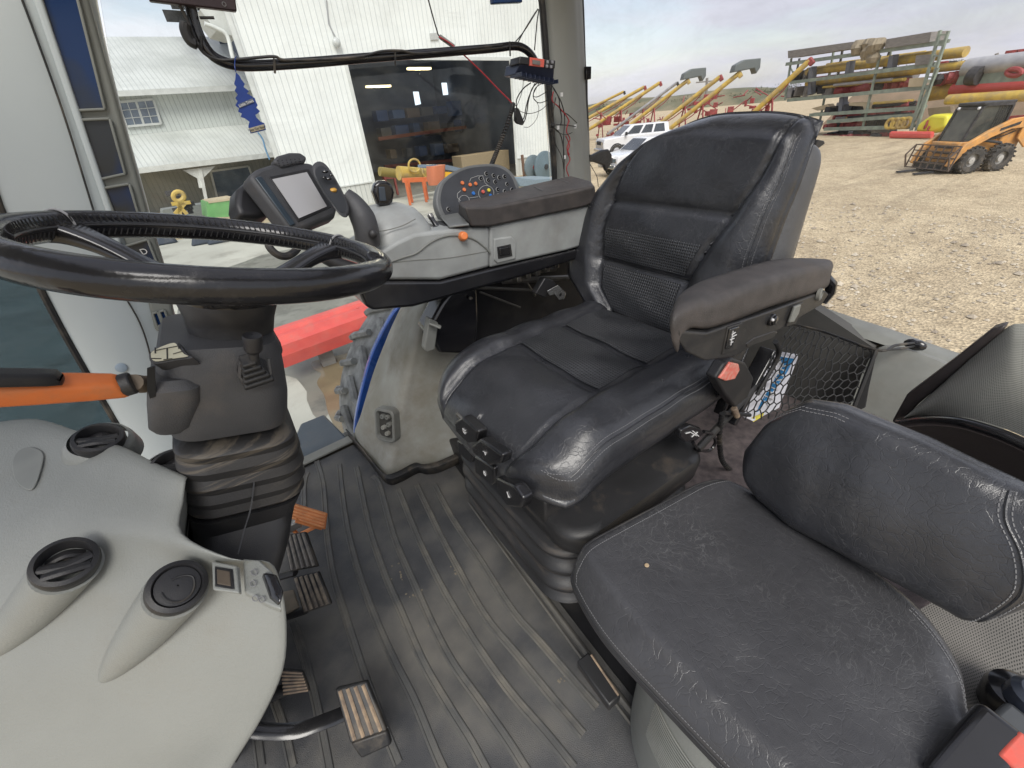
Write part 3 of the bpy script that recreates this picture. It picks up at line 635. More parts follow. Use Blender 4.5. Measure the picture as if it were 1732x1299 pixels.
mb.rings(lo); mb.build('hopper_drum', mat('drum_orange', (.55,.17,.08), .6), hp_)
mb = MB(); mb.prism([bpt(x, y, -5.2) for x, y in [(748,290), (770,292), (790,298), (780,318), (750,312)]], By*.9); mb.build('yellow_chute', mat('chute_yellow', (.80,.42,.02), .45), hp_)
mb = MB(); mb.prism([bpt(x, y, -5.0) for x, y in [(728,279), (756,279), (790,287), (880,300), (876,308), (790,292), (750,287), (728,284)]], By*1.0); mb.build('blue_grey_lid', mat('lid_blue', (.16,.21,.28), .5), hp_)
mb = MB(); mb.box(bpt(815,276,2), (3.6,1,1.1), Matrix.Rotation(RZB,3,'Z')); tag(mb.build('cardboard_stack', mat('cardboard', (.30,.23,.14), .8), None, bevel=.02), 'tan cardboard crate stack just inside the shed door', 'crate')
# long blue-grey trailer bed seen over the console
mb = MB(); mb.prism([bpt(x, y, -6) for x, y in [(870,299), (905,303), (950,300), (950,312), (880,316)]], By*2); tag(mb.build('blue_grey_trailer', mat('trailer_blue', (.22,.28,.33), .5), None, bevel=.03), 'long blue-grey steel trailer bed below the two reels', 'trailer')
for i, (px, py, r, lab, m_) in enumerate(((902,283,.62,'grey steel disc reel with a red hub, leaning at the shed wall', (.16,.20,.22)), (922,282,.78,'larger blue-grey disc reel beside the window seal', (.14,.19,.22)))):
    t = thing('disc_reel', lab, 'reel', bpt(px, py, -2.0), RZB, 'disc reels against the shed wall'); c_ = bpt(px, py, -2.0-.4*i)
    mb = MB(); mb.lathe(c_, By*-1, [(r*.2,-.1),(r,-.08),(r,.0),(r*.9,.03),(r*.4,.03),(r*.2,.08),(.01,.08)], 32, cap=False); mb.build('disc', mat('reel_%d' % i, m_, .5, ns=3), t)
    mb = MB(); mb.lathe(c_-By*.06, By*-1, [(r*.18,0),(r*.18,.06),(.01,.07)], 14, cap=False); mb.build('hub', M['redp'] if i == 0 else M['dark'], t)
mb = MB(); mb.beam(bpt(883,262,-1.2), bpt(887,300,-1.2), .12, .12); tag(mb.build('rusty_post', mat('rusty', (.22,.13,.09), .8), None), 'short rusty post between shed door and reels', 'post')

# ------------------------------------------------------------------ AUGERS raised against the sky
def auger(top, bot, dtop, zb, r, m, head, label, extra=None):
    a = at(*top, d=dtop); 
    b = at(*bot, d=dtop*1.02)
    d = (b-a); L_ = d.length
    if d.z < 0: b2 = a+d*((a.z-(GZ+.6))/(a.z-b.z))
    else: b2 = b
    if (b2-a).length > 30: b2 = a+d.normalized()*30
    t = thing('grain_auger', label, 'grain auger', (b2.x, b2.y, GZ), group='grain augers raised in a row')
    mb = MB(); mb.tube([a, b2], r, 10); mb.build('auger_tube', m, t)
    dd = d.normalized(); u = V(0,0,1)
    mb = MB(); mb.box(a-dd*.1+V(0,0,-.15), (r*1.7,r*1.7,r*2.6), dd.to_track_quat('Y','Z').to_matrix())
    mb.build('discharge_head', head, t, bevel=.05)
    if extra == 'hood':
        mb = MB(); p = a-dd*.6; s = V(RM[0][0],RM[1][0],0).normalized()
        mb.prism([p+s*x+V(0,0,z) for x, z in ((-1.0,-.25),(-.9,.25),(-.2,.55),(1.1,.55),(1.2,-.1),(.95,-.5),(.7,-.1),(.2,-.15))], V(-s.y,s.x,0)*.9); mb.build('hood', M['galv'] if 0 else mat('hood_grey', (.12,.14,.14), .6), t, bevel=.06)
    mb = MB(); off = V(0,0,r*2.2)
    mb.tube([a+dd*1-off*0, a.lerp(b2,.3)-off, a.lerp(b2,.6)-off, b2], r*.22, 6); mb.build('truss_rod', M['redp'], t)
    mid = a.lerp(b2, .45); mb = MB()
    for s_ in (-.9, .9): mb.beam(mid, V(mid.x+s_*.5, mid.y+s_, GZ), .1, .1)
    mb.build('undercarriage', M['redp'], t)
    return t
auger((1055,155), (1000,182), 60, 0, .14, M['ylw'], M['dark'], 'short yellow auger, leftmost beside the gas strut')
auger((1090,147), (1000,197), 58, 0, .17, M['ylw'], M['redp'], 'long yellow auger with a red head, second from the left')
auger((1116,140), (1014,207), 56, 0, .17, M['ylw'], M['redp'], 'yellow auger with a jointed tube, third from the left')
auger((1145,140), (1064,200), 54, 0, .14, M['galv'], M['dark'], 'dull grey auger among the yellow ones')
auger((1163,136), (1078,202), 52, 0, .17, M['ylw'], M['ylw'], 'yellow auger with red truss and grey hood, fifth from the left', 'hood')
auger((1218,130), (1133,196), 50, 0, .19, M['ylw'], M['redp'], 'thick yellow auger with a red outlet, left of the red truss one')
auger((1250,124), (1165,192), 48, 0, .19, M['ylw'], M['ylw'], 'yellow and red auger with a dark grey hood, tallest over the seat', 'hood')
auger((1370,102), (1288,178), 44, 0, .20, M['ylw'], M['redp'], 'yellow auger next to the left end of the tall rack')
# low red machinery and pole behind the seat
for i, (px, py, s) in enumerate(((1060,196,1.0), (1180,170,1.0), (1222,168,1.4), (1283,165,1.1), (1100,205,1.3), (1030,205,1.2))):
    c_ = at(px, py+6, d=58); t = MB(); random.seed(i)
    for k in range(7): t.box(c_+V(random.uniform(-1.2,1.2)*s, random.uniform(-1.2,1.2)*s, random.uniform(-1.0,.5)*s), (random.uniform(.2,.7)*s, random.uniform(.2,.6)*s, random.uniform(.2,.5)*s), Matrix.Rotation(random.random(), 3, 'Z'))
    for k in range(8): a_ = c_+V(random.uniform(-1.5,1.5)*s, random.uniform(-1.5,1.5)*s, random.uniform(-1.2,.6)*s); t.beam(a_, a_+V(random.uniform(-1.2,1.2), random.uniform(-1.2,1.2), random.uniform(-.5,.8))*s, .1, .1)
    o = t.build('red_implement', M['redp'], None, bevel=.04); tag(o, ['red farm implement parked behind the white pickup', 'small red implement under the grey hooded auger', 'bright red implement under the tallest auger', 'red engine block beside the auger at the rack', 'red low implement left of the driver seat top', 'red low implement nearest the gas strut'][i], 'farm implement', 'red implements under the augers')
def pole(px, pt, pb, d, label):
    t = thing('utility_pole', label, 'utility pole', at(px, pb, d=d)); a = at(px, pt, d=d); b = at(px-2, pb+8, d=d)
    mb = MB(); mb.tube([a, b], .22, 8); mb.build('pole', M['wood'], t)
    s = V(RM[0][0], RM[1][0], 0).normalized(); mb = MB(); mb.beam(a-s*1.8-V(0,0,.5), a+s*1.8-V(0,0,.5), .18, .2); mb.build('crossarm', M['wood'], t)
pole(1196, 132, 170, 95, 'thin utility pole with a crossarm behind the augers')
pole(1686, 90, 106, 110, 'small utility pole far off, right of the tall rack')

# ------------------------------------------------------------------ TALL RACK
ra_, rb_ = at(1330,228,z=GZ), at(1545,232,z=GZ)
RN = V(-(rb_-ra_).y, (rb_-ra_).x, 0).normalized()
if RN.dot(CAM-ra_) > 0: RN = -RN
RXd = (rb_-ra_).normalized()
def rk(x, y, off=0): return at(980+x/2.303, y/2.303, pl=(ra_+RN*off, RN))      # zoom-3 coordinates
def rk2(x, y, off=0): return at(1300+x/4.009, 40+y/4.009, pl=(ra_+RN*off, RN))   # zoom-2b coordinates
rack = thing('storage_rack', 'tall green steel storage rack stacked with augers and parts', 'rack', ra_.lerp(rb_, .5))
def beam_(a, b, w_, h_, off, m, name, parent=rack, f=rk2):
    mb = MB(); mb.beam(f(*a, off), f(*b, off), w_, h_); return mb.build(name, m, parent)
for a, b in (((120,275),(1195,125)), ((150,400),(1130,275)), ((130,520),(1100,430)), ((280,620),(1040,570)), ((400,665),(1000,620)), ((380,715),(980,700))):
    beam_(a, b, .15, .22, 0, M['ggrn'], 'shelf_beam'); beam_((a[0]+30,a[1]-8), (b[0]+30,b[1]-8), .15, .18, 2.2, M['ggrn'], 'shelf_beam')
for a, b in (((155,235),(110,520)), ((210,235),(190,330)), ((440,195),(400,420)), ((500,185),(450,470)), ((755,215),(640,700)), ((820,190),(780,310)), ((420,300),(340,700))): beam_(a, b, .12, .12, .1 if a[0] % 2 else 1.6, M['dark'] if a[0] in (500,820,210) else M['ggrn'], 'upright')
for a, b in (((735,200),(810,310)), ((810,300),(830,190)), ((395,380),(440,470)), ((150,300),(180,360))): beam_(a, b, .08, .08, 1.2, M['ggrn'], 'brace')
ld = thing('rack_ladder', 'pale green ladder frame leaning at the right end of the rack', 'ladder', rk2(980,720,-.4))
for a, b in (((1165,45),(965,725)), ((1220,50),(1000,725)), ((1150,300),(990,660))):
    mb = MB(); mb.beam(rk2(*a,-.4), rk2(*b,-.4), .13, .13); mb.build('ladder_rail', M['ggrn'], ld)
mb = MB()
for k in range(9): t = k/9; mb.beam(rk2(lerp(1165,965,t), lerp(75,720,t), -.4), rk2(lerp(1215,1000,t), lerp(75,720,t), -.4), .07, .07)
mb.build('ladder_rungs', M['ggrn'], ld)
def goods(name, label, cat, build, m, group=None, **k):
    mb = MB(); build(mb); o = mb.build(name, m, None, **k); return tag(o, label, cat, group)
goods('weathered_board', 'long grey weathered board crate on top of the rack, left end', 'board', lambda b: b.prism([rk2(x, y, -.2) for x, y in [(130,185), (575,122), (560,170), (132,235)]], RN*1.2), M['wood'])
goods('weathered_board', 'thicker grey board crate on top of the rack beside the ladder', 'board', lambda b: b.prism([rk2(x, y, -.2) for x, y in [(800,105), (1105,55), (1090,125), (785,170)]], RN*1.2), M['wood'])
random.seed(9)
goods('tarp_heap', 'crumpled brown tarpaulin heap hanging off the top of the rack', 'tarpaulin', lambda b: [b.ball(rk2(random.uniform(595,765), random.uniform(135,190), -.1), random.uniform(.3,.6), 8, (1.3,.8,.9)) for _ in range(16)]+[b.ball(rk2(random.uniform(660,745), random.uniform(190,235), -.1), .38, 8) for _ in range(8)], M['tarp'])
def tb(a, b, r, off): return lambda mbb: mbb.tube([rk2(*a, off), rk2(*b, off)], r, 12)
goods('stacked_auger', 'long yellow auger tube on the upper level of the rack', 'auger tube', tb((265,325), (1340,190), .27, 1), M['ylw'])
goods('stacked_auger', 'yellow auger tube on the second level of the rack', 'auger tube', tb((260,405), (1320,282), .22, 1), M['ylw'])
goods('stacked_auger', 'grey-green tube under the yellow ones on the rack', 'auger tube', tb((310,420), (1000,350), .3, 1.4), M['galv'])
goods('stacked_auger', 'stubby yellow tube end right of the ladder', 'auger tube', tb((1090,475), (1330,440), .42, 1.5), M['ylw'])
for i, (a, b) in enumerate((((560,255),(545,345)), ((850,215),(835,305)), ((510,495),(500,600)), ((300,295),(290,480)))):
    goods('hanging_bracket', 'dark steel cradle across the yellow tubes of the rack', 'bracket', lambda mbb: mbb.beam(rk2(*a, .3), rk2(*b, .3), .45, .3), mat('bracket_grey_%d' % i, (.13,.14,.16), .6), 'dark cradles on the rack')
goods('tan_sheet', 'tan board leaning on the middle shelf of the rack near the ladder', 'board', lambda b: b.prism([rk2(x, y, -.15) for x, y in [(955,372), (1060,362), (1045,425), (945,430)]], RN*.1), M['tan2'])
goods('grey_sheet', 'grey board among the yellow tubes on the rack', 'board', lambda b: b.prism([rk2(x, y, -.15) for x, y in [(1000,215), (1130,205), (1110,270), (990,285)]], RN*.1), M['wood'])
rg = 'red auger parts on the rack'
random.seed(31); idx = 0
for row, (a, b, off, n_, r) in enumerate((((460,462),(940,400),.8,9,.32), ((1120,385),(1290,360),.8,4,.32), ((690,580),(1040,548),.6,8,.26), ((440,640),(1000,605),.5,12,.2), ((380,700),(640,680),.4,7,.22), ((370,770),(800,762),.2,9,.2))):
    names = ['on the middle shelf left of the tan board', 'right of the ladder on the middle shelf', 'on the fourth shelf', 'on the thin fifth shelf', 'on the lowest shelf, left', 'on the ground under the rack']
    for k in range(n_):
        t0, t1 = k/n_, (k+.86)/n_
        p = rk2(lerp(a[0],b[0],t0), lerp(a[1],b[1],t0)+random.uniform(-4,4), off); q = rk2(lerp(a[0],b[0],t1), lerp(a[1],b[1],t1)+random.uniform(-4,4), off+random.uniform(-.2,.5))
        mb = MB(); mb.tube([p, q], r*random.uniform(.7,1.1), 10); mb.ball(q, r*1.1, 8)
        o = mb.build('red_auger_part', M['redp'] if random.random() < .8 else M['dark'], None); tag(o, 'red steel auger part '+names[row], 'auger part', rg+', row '+['middle','right','fourth','fifth','lowest','ground'][row])
random.seed(41)
for row, (a, b, off, n_) in enumerate((((300,300),(1290,175),1.6,5), ((250,390),(1280,268),1.7,5), ((300,440),(980,372),.4,4), ((680,555),(1010,530),.3,4), ((420,650),(980,615),.2,4))):
    for k in range(n_):
        t0 = random.uniform(0,.25); t1 = random.uniform(.7,1); dy = random.uniform(-12,10)
        mb = MB(); mb.tube([rk2(lerp(a[0],b[0],t0), lerp(a[1],b[1],t0)+dy, off+k*.1), rk2(lerp(a[0],b[0],t1), lerp(a[1],b[1],t1)+dy, off+k*.1)], random.uniform(.05,.11), 8)
        o = mb.build('thin_pipe', [M['ylw'], M['redp'], M['galv'], M['ylw'], M['dark']][(row+k) % 5], None); tag(o, 'thin pipe lying along the '+['top', 'second', 'middle', 'fourth', 'fifth'][row]+' level of the rack', 'pipe', 'thin pipes on the rack, '+['top', 'second', 'middle', 'fourth', 'fifth'][row]+' level')
random.seed(33)
for row, (a, b, n_) in enumerate((((130,470),(430,450),9), ((160,365),(300,355),5), ((400,575),(650,575),6), ((650,680),(800,680),4), ((400,765),(830,740),9))):
    for k in range(n_):
        t0 = (k+.5)/n_; mb = MB(); mb.box(rk2(lerp(a[0],b[0],t0)+random.uniform(-8,8), lerp(a[1],b[1],t0)+random.uniform(-14,10), .5+random.random()), (random.uniform(.4,1.0),random.uniform(.3,.9),random.uniform(.3,.8)), Matrix.Rotation(random.random()*2, 3, 'Z'))
        o = mb.build('machine_part', random.choice([M['dark'], M['galv'], M['wood'], M['dark']]), None, bevel=.05); tag(o, 'small dark machine part '+['on the left end of the middle shelf', 'on the left end of the upper shelf', 'on the fourth shelf by the pale panels', 'beside the yellow rings', 'on the ground under the rack'][row], 'machine part', 'dark parts on the rack, '+['middle','upper','fourth','rings','ground'][row])
for i, (x, y) in enumerate(((825,678), (862,676), (900,674), (936,672))):
    mb = MB(); c_ = rk2(x, y, -.2); mb.tube([c_+RXd*.26*math.cos(a)+V(0,0,.26*math.sin(a)) for a in [k*2*math.pi/16 for k in range(16)]], .10, 8, closed=True); o = mb.build('yellow_ring', M['ylw'], None); tag(o, 'yellow ring end in the row of four on the low shelf', 'ring', 'yellow rings on the low shelf of the rack')
goods('pale_panel', 'pale curved panel on the fourth shelf of the rack', 'panel', lambda b: b.prism([rk2(x, y, .2) for x, y in [(520,555), (560,535), (690,530), (690,580), (650,600), (640,560)]], RN*.5), M['tan2'])
goods('pale_panel', 'small tan panel on the left part of the fourth shelf', 'panel', lambda b: b.prism([rk2(x, y, .2) for x, y in [(290,575), (400,545), (420,570), (330,590)]], RN*.5), M['tan2'])
# earth bank and goods right of the ladder
mb = MB(); g = []
for i in range(14):
    p = ra_+RXd*(-6+i*2.2)+RN*9; g.append([p+V(0,0,-.2), p+RN*3+V(0,0,2.3+.3*math.sin(i*1.7)), p+RN*8+V(0,0,2.8), p+RN*14+V(0,0,0)])
mb.grid(g); tag(mb.build('earth_bank', mat('bank_earth', (.24,.17,.11), .95, c2=(.17,.13,.08), ns=.6, bump=1, bs=2), None, ang=0), kind='structure')
yt2 = thing('yellow_tarp_stack', 'bright yellow wrapped stack with red markings between ladder and skid loader', 'wrapped stack', rk2(1100,730,-.8))
mb = MB(); mb.prism([rk2(x, y, -.8) for x, y in [(990,735), (1010,680), (1105,615), (1215,620), (1200,700), (1100,745)]], RN*2.2); mb.build('yellow_wrap', mat('wrap_yellow', (.72,.66,.05), .5, c2=(.6,.55,.04), ns=2, bump=.6, bs=3), yt2, bevel=.15, bseg=3)
mb = MB()
for x, y in ((1075,670), (1060,700), (1085,710), (1070,690)): mb.ball(rk2(x, y, -.84), .14, 8, (1,.4,1.2))
mb.build('red_marking', M['redp'], yt2)
goods('tan_sheet', 'tan flat panel behind the yellow wrapped stack', 'panel', lambda b: b.prism([rk2(x, y, 1) for x, y in [(1080,575), (1230,560), (1240,610), (1085,625)]], RN*.3), M['tan2'])
goods('grey_bin_tube', 'fat galvanised tube high at the right edge above the red ones', 'tube', tb((1340,300), (1800,250), .45, 1), M['galv'])
goods('dark_tank', 'small dark drum under the fat grey tube', 'drum', lambda b: b.tube([rk2(1370,355,.6), rk2(1440,352,.6)], .45, 14), M['dark'])
goods('red_hoop', 'dark red hoop hanging under the fat grey tube', 'hoop', lambda b: b.tube([rk2(1665+48*math.cos(t), 330+22*math.sin(t), .3) for t in [k*2*math.pi/18 for k in range(18)]], .12, 8, closed=True), M['redp'])
goods('red_auger_tube_long', 'long red tube with pale end, right of the ladder', 'auger tube', tb((1250,445), (1800,415), .33, 1), mat('faded_red_tube', (.50,.08,.07), .5, ns=2))
goods('yellow_auger_tube_long', 'long yellow tube directly above the skid loader cab', 'auger tube', tb((1215,515), (1800,485), .26, .2), M['ylw'])
goods('green_grey_beam', 'pale green beam below the fat grey tube', 'beam', lambda b: b.beam(rk2(1300,370,.9), rk2(1800,345,.9), .3, .7), M['ggrn'])
goods('yellow_strip', 'thin yellow tube above the long red tube', 'tube', tb((1320,405), (1800,365), .28, 1.1), M['ylw'])
goods('red_heap', 'far heap of red machinery behind the fat grey tube', 'machinery', lambda b: [b.box(rk2(1690+random.uniform(-40,70), 240+random.uniform(-10,14), 9), (1.6,1.2,.9), Matrix.Rotation(random.random(),3,'Z')) for _ in range(9)], M['redp'])
goods('red_parts_right', 'red girders on the ground at the right edge behind the skid loader', 'girder', lambda b: [b.beam(rk2(1640,650+k*22,.6), rk2(1800,640+k*22,.6), .3, .35) for k in range(5)], M['redp'])
goods('red_pipes', 'thin red pipes lying on the ground in front of the yellow wrapped stack', 'pipes', lambda b: [b.tube([rk2(830,745+k*8,-1), rk2(1110,748+k*7,-1)], .13, 8) for k in range(3)], M['redb'])

# ------------------------------------------------------------------ SKID LOADER
so_ = at(1612,288,z=GZ)
RZS = math.atan2(.52,-.85)
sk = thing('skid_loader', 'orange skid steer loader with dark cab and front forks, parked on the gravel', 'skid loader', so_, RZS)
SX = V(math.cos(RZS), math.sin(RZS), 0); SY = V(-math.sin(RZS), math.cos(RZS), 0)
def s3(x, y, z): return so_+SX*x+SY*y+V(0,0,z)
SS = 1.06
def sb(x0, x1, y0, y1, z0, z1, m, name, parent=sk, bevel=.03, tx=0):
    f = lambda x, y, z: s3(x*SS, y*SS, z*SS)
    mb = MB(); mb.hexa([f(x0,y0,z0), f(x1,y0,z0), f(x1,y1,z0), f(x0,y1,z0), f(x0+tx,y0,z1), f(x1-tx,y0,z1), f(x1-tx,y1,z1), f(x0+tx,y1,z1)]); return mb.build(name, m, parent, bevel=bevel)
F = lambda x, y, z: s3(x*SS, y*SS, z*SS)
# camera sees the machine's left or right side = the side with -? ; wheels both sides
sb(-.95, .75, -.52, .52, .30, .95, M['orng'], 'chassis')
sb(-1.25, -.55, -.62, .62, .55, 1.35, M['orng'], 'engine_cover', bevel=.06)
for sy in (-1, 1):
    for wx in (-.62, .38):
        c_ = F(wx, sy*.74, .40); ax = SY*sy
        mb = MB(); mb.lathe(c_-ax*.16, ax, [(.2,0),(.36,.0),(.43,.05),(.45,.16),(.43,.27),(.36,.32),(.22,.30),(.2,.24)], 28, cap=False)
        for k in range(18):
            for s2 in (0, 1):
                a = 2*math.pi*(k+.5*s2)/18; rr = .45*SS; 
                p0 = c_+(SX*math.cos(a)+V(0,0,math.sin(a)))*.445*1.0+ax*(.02 if s2 else -.02); p1 = c_+(SX*math.cos(a+.12)+V(0,0,math.sin(a+.12)))*.43+ax*(.16 if s2 else -.16)
                mb.tube([p0, p1], .032, 5)
        ty = mb.build('wheel', M['tyre2'], sk)
        mb = MB(); mb.lathe(c_+ax*.03, ax, [(.245,.10),(.24,.0),(.10,.0),(.10,.08),(.01,.09)], 24, cap=False); mb.build('wheel_rim', mat('rim_grey', (.42,.41,.38), .5) if 'rim_grey' not in bpy.data.materials else bpy.data.materials['rim_grey'], ty)
    # lift arm
    arm_pts = [F(-1.15, sy*.72, 1.42), F(-.5, sy*.74, 1.40), F(.1, sy*.74, 1.16), F(.72, sy*.72, .80), F(.95, sy*.70, .45), F(1.0, sy*.68, .25)]
    mb = MB(); lo = []
    for i, p in enumerate(arm_pts):
        t = (arm_pts[min(i+1,5)]-arm_pts[max(i-1,0)]).normalized(); up = t.cross(SY).normalized(); up = up if up.z > 0 else -up
        h = (.17,.16,.14,.13,.11,.09)[i]; lo.append([p+up*h+SY*.06, p+up*h-SY*.06, p-up*h-SY*.06, p-up*h+SY*.06])
    mb.rings(lo); mb.build('lift_arm', M['orng'], sk, bevel=.02, ang=25)
    mb = MB(); mb.prism([F(-1.25,sy*.70,1.5), F(-.95,sy*.70,1.5), F(-.95,sy*.70,.95), F(-1.35,sy*.70,.65), F(-1.45,sy*.70,.9)], SY*.07*sy); mb.build('rear_post', M['orng'], sk, bevel=.02)
    mb = MB(); mb.tube([F(-.55,sy*.66,.85), F(.25,sy*.66,1.0)], .045, 8); mb.build('lift_cylinder', M['dark'], sk)
# cab
cb_ = [(-.60,1.95), (.32,1.98), (.42,1.9), (.62,.95), (-.62,.95)]
mb = MB(); mb.prism([F(x, -.40, z) for x, z in cb_], SY*.80*SS); cabo = mb.build('cab_glass', mat('loader_glass', (.035,.042,.042), .1, c2=(.08,.085,.075), ns=3), sk, bevel=.02)
mb = MB()
for y_ in (-.42, .42):
    P = [F(x, y_, z) for x, z in cb_]
    for a, b in zip(P, P[1:]+P[:1]): mb.beam(a, b, .07, .07)
    for k in range(6): mb.beam(F(-.6+.08*k, y_, 1.93), F(-.6+.08*k, y_, 1.0), .015, .015)
for k in (0,1,2): mb.beam(F(*[(cb_[k][0])], -.42, cb_[k][1]), F(cb_[k][0], .42, cb_[k][1]), .07, .07)
mb.build('cab_frame', M['dark'], cabo)
sb(-.66, .44, -.45, .45, 1.97, 2.06, M['dark'], 'cab_roof', bevel=.03)
for y_ in (-.34, .34):
    mb = MB(); mb.ball(F(.44, y_, 1.9), .06, 8); mb.build('work_lamp', M['carw'], sk)
mb = MB(); mb.ball(F(.1,0,1.35), .2, 10, (1,1,1.5)); mb.build('seat_inside', mat('seat_pale', (.2,.2,.13), .7), sk)
# hydraulic hoses, decal strip and grille bars on the machine
for y_ in (-.60, .60):
    for k in range(2):
        mb = MB(); mb.tube(spline([F(-.9, y_*(1+.06*k), 1.25-.08*k), F(-.4, y_*(1.05), 1.12-.1*k), F(.2, y_*1.0, .95), F(.7, y_*.9, .62-.06*k), F(.85, y_*.7, .35)], 5), .018, 6); mb.build('hydraulic_hose', M['dark'], sk)
    mb = MB(); mb.prism([F(-.75, y_*1.33, 1.46), F(-.15, y_*1.33, 1.30), F(-.13, y_*1.33, 1.22), F(-.73, y_*1.33, 1.37)], SY*(.012 if y_ > 0 else -.012)); mb.build('decal_strip', M['dark'], sk)
# front carriage: mesh guard and forks
mb = MB()
for y_ in (-.85,-.57,-.28,0,.28,.57,.85): mb.beam(F(1.08,y_,.12), F(.98,y_,.86), .035, .035)
for z_ in (.14,.32,.5,.68,.86): mb.beam(F(1.09-.12*z_,-.85,z_), F(1.09-.12*z_,.85,z_), .035, .035)
for y_ in (-.85,.85): mb.beam(F(1.08,y_,.12), F(1.25,y_,.55), .04, .04); mb.beam(F(1.25,y_,.55), F(.98,y_,.86), .04, .04)
mb.build('fork_guard', mat('guard_brown', (.10,.075,.06), .7), sk)
sb(.72, .98, -.66, .66, .10, .32, M['dark'], 'coupler', bevel=.02)
for y_ in (-.4, .3):
    mb = MB(); mb.beam(F(1.05,y_,.06), F(1.75,y_,.05), .12, .05); mb.build('fork', M['dark'], sk)
sb(.70, .76, -.50, .50, .34, .92, M['orng'], 'front_panel', bevel=.02)
for k in range(3): sb(.77,.80,-.3,.35,.42+.17*k,.5+.17*k, M['dark'], 'panel_slot', bevel=.005)

# ------------------------------------------------------------------ WHITE CARS
def car(name, label, org, rz, L_, W_, prof, glassp, hood_z, wr, m=M['carw']):
    t = thing(name, label, 'car', org, rz, 'white vehicles parked behind the driver seat'); X_ = V(math.cos(rz), math.sin(rz), 0); Y_ = V(-math.sin(rz), math.cos(rz), 0)
    G = lambda x, y, z: org+X_*x+Y_*y+V(0,0,z)
    mb = MB(); lo = []
    for y_, s in ((-W_/2,.985), (-W_/2+.06,1), (W_/2-.06,1), (W_/2,.985)): lo.append([G(x*s, y_, .45+(z-.45)*s) for x, z in prof])
    mb.rings(lo); b = mb.build('body', m, t, bevel=.04, ang=30)
    # glasshouse tapers inwards
    mb = MB(); lo = []
    for z, ins, (a, c) in glassp: lo.append([G(a, -W_/2+ins, z), G(c, -W_/2+ins, z), G(c, W_/2-ins, z), G(a, W_/2-ins, z)])
    mb.rings(lo); mb.build('cabin', m, t, bevel=.04)
    (z0, i0, (a0, c0)), (z1, i1, (a1, c1)) = glassp[0], glassp[1]
    def side_pt(u, v, s): return G(lerp(lerp(a0,c0,u), lerp(a1,c1,u), v), s*(W_/2-lerp(i0,i1,v)+.008), lerp(z0,z1,v))
    for s in (-1, 1):
        for u0, u1 in ((.10,.34), (.38,.60), (.64,.90)):
            mb = MB(); mb.prism([side_pt(u0,.12,s), side_pt(u1,.12,s), side_pt(u1,.9,s), side_pt(u0+.02,.9,s)], Y_*(.01*s)); mb.build('side_window', M['carg'], t)
    fp_ = lambda u, v: G(lerp(c0,c1,v)+.012, lerp(-W_/2+lerp(i0,i1,v), W_/2-lerp(i0,i1,v), u), lerp(z0,z1,v))
    mb = MB(); mb.prism([fp_(.07,.08), fp_(.93,.08), fp_(.93,.92), fp_(.07,.92)], X_*.01); mb.build('windscreen', M['carg'], t)
    xf = max(p[0] for p in prof)
    for s in (-1, 1):
        for wx in (L_*.32, -L_*.30):
            mb = MB(); mb.lathe(G(wx, s*(W_/2-.22), wr), Y_*s, [(wr*.5,0),(wr,.0),(wr,.24),(wr*.6,.25),(wr*.58,.2),(.01,.2)], 24, cap=False); w1 = mb.build('wheel', M['tyre2'], t)
            mb = MB(); mb.lathe(G(wx, s*(W_/2+.01), wr), Y_*s, [(wr*.58,0),(wr*.5,.02),(.02,.03)], 16, cap=False); mb.build('rim', M['galv'], w1)
            mb = MB(); mb.lathe(G(wx, s*(W_/2-.01), wr), Y_*s, [(wr*1.22,-.02),(wr*1.22,.012),(wr*1.02,.014)], 28, cap=False); mb.build('wheel_arch', M['dark'], t)
        mb = MB(); mb.box(G(xf-.02, s*(W_/2-.28), hood_z-.18), (.06,.36,.2), Matrix.Rotation(rz,3,'Z')); mb.build('headlight', M['chrome'], t, bevel=.02)
        mb = MB(); mb.box(G(c0-.35, s*(W_/2+.12), z0+.12), (.14,.22,.22), Matrix.Rotation(rz,3,'Z')); mb.build('wing_mirror', M['dark'], t, bevel=.04)
    mb = MB()
    for k in range(7): mb.box(G(xf+.005, -.42+k*.14, hood_z-.18), (.04,.06,.24), Matrix.Rotation(rz,3,'Z'))
    mb.build('grille', M['dark'], t)
    mb = MB(); mb.box(G(xf+.05, 0, .52), (.14, W_-.15, .2), Matrix.Rotation(rz,3,'Z')); mb.build('bumper', M['chrome'], t, bevel=.04)
    return t
c1_ = at(1075,262,z=GZ)
car('parked_pickup', 'white crew cab truck parked beyond the rear pillar', c1_, math.atan2(.42,-.91)+R_(-4), 5.6, 2.0, [(-2.7,.55),(2.75,.5),(2.8,.9),(2.72,1.22),(1.35,1.34),(-2.75,1.38)], [(1.34,.06,(-2.0,1.55)), (1.95,.22,(-1.9,.75))], 1.15, .42)
c2_ = at(1092,292,z=GZ)
car('parked_suv', 'white car with a slotted dark grille, nose showing beside the driver seat', c2_, math.atan2(.30,-.95), 4.6, 1.85, [(-2.2,.5),(2.2,.42),(2.28,.8),(2.2,1.0),(1.2,1.12),(-2.25,1.15)], [(1.12,.06,(-1.9,1.2)), (1.66,.22,(-1.7,.45))], .98, .38)
# ================================================================== THE CAB SHELL
def px_poly(pts, **k): return [at(x, y, **k) for x, y in pts]
def plate(pts, thick, m, name, parent, vec=(0,1,0), bevel=.003, **k):
    mb = MB(); mb.prism(px_poly(pts, **k), Vector(vec)*thick)
    return mb.build(name, m, parent, bevel=bevel)
cab = thing('tractor_cab', 'light grey cab shell of the tractor, with pillars, window glass and wheel arch', 'tractor cab', (0, 1.6, 0))
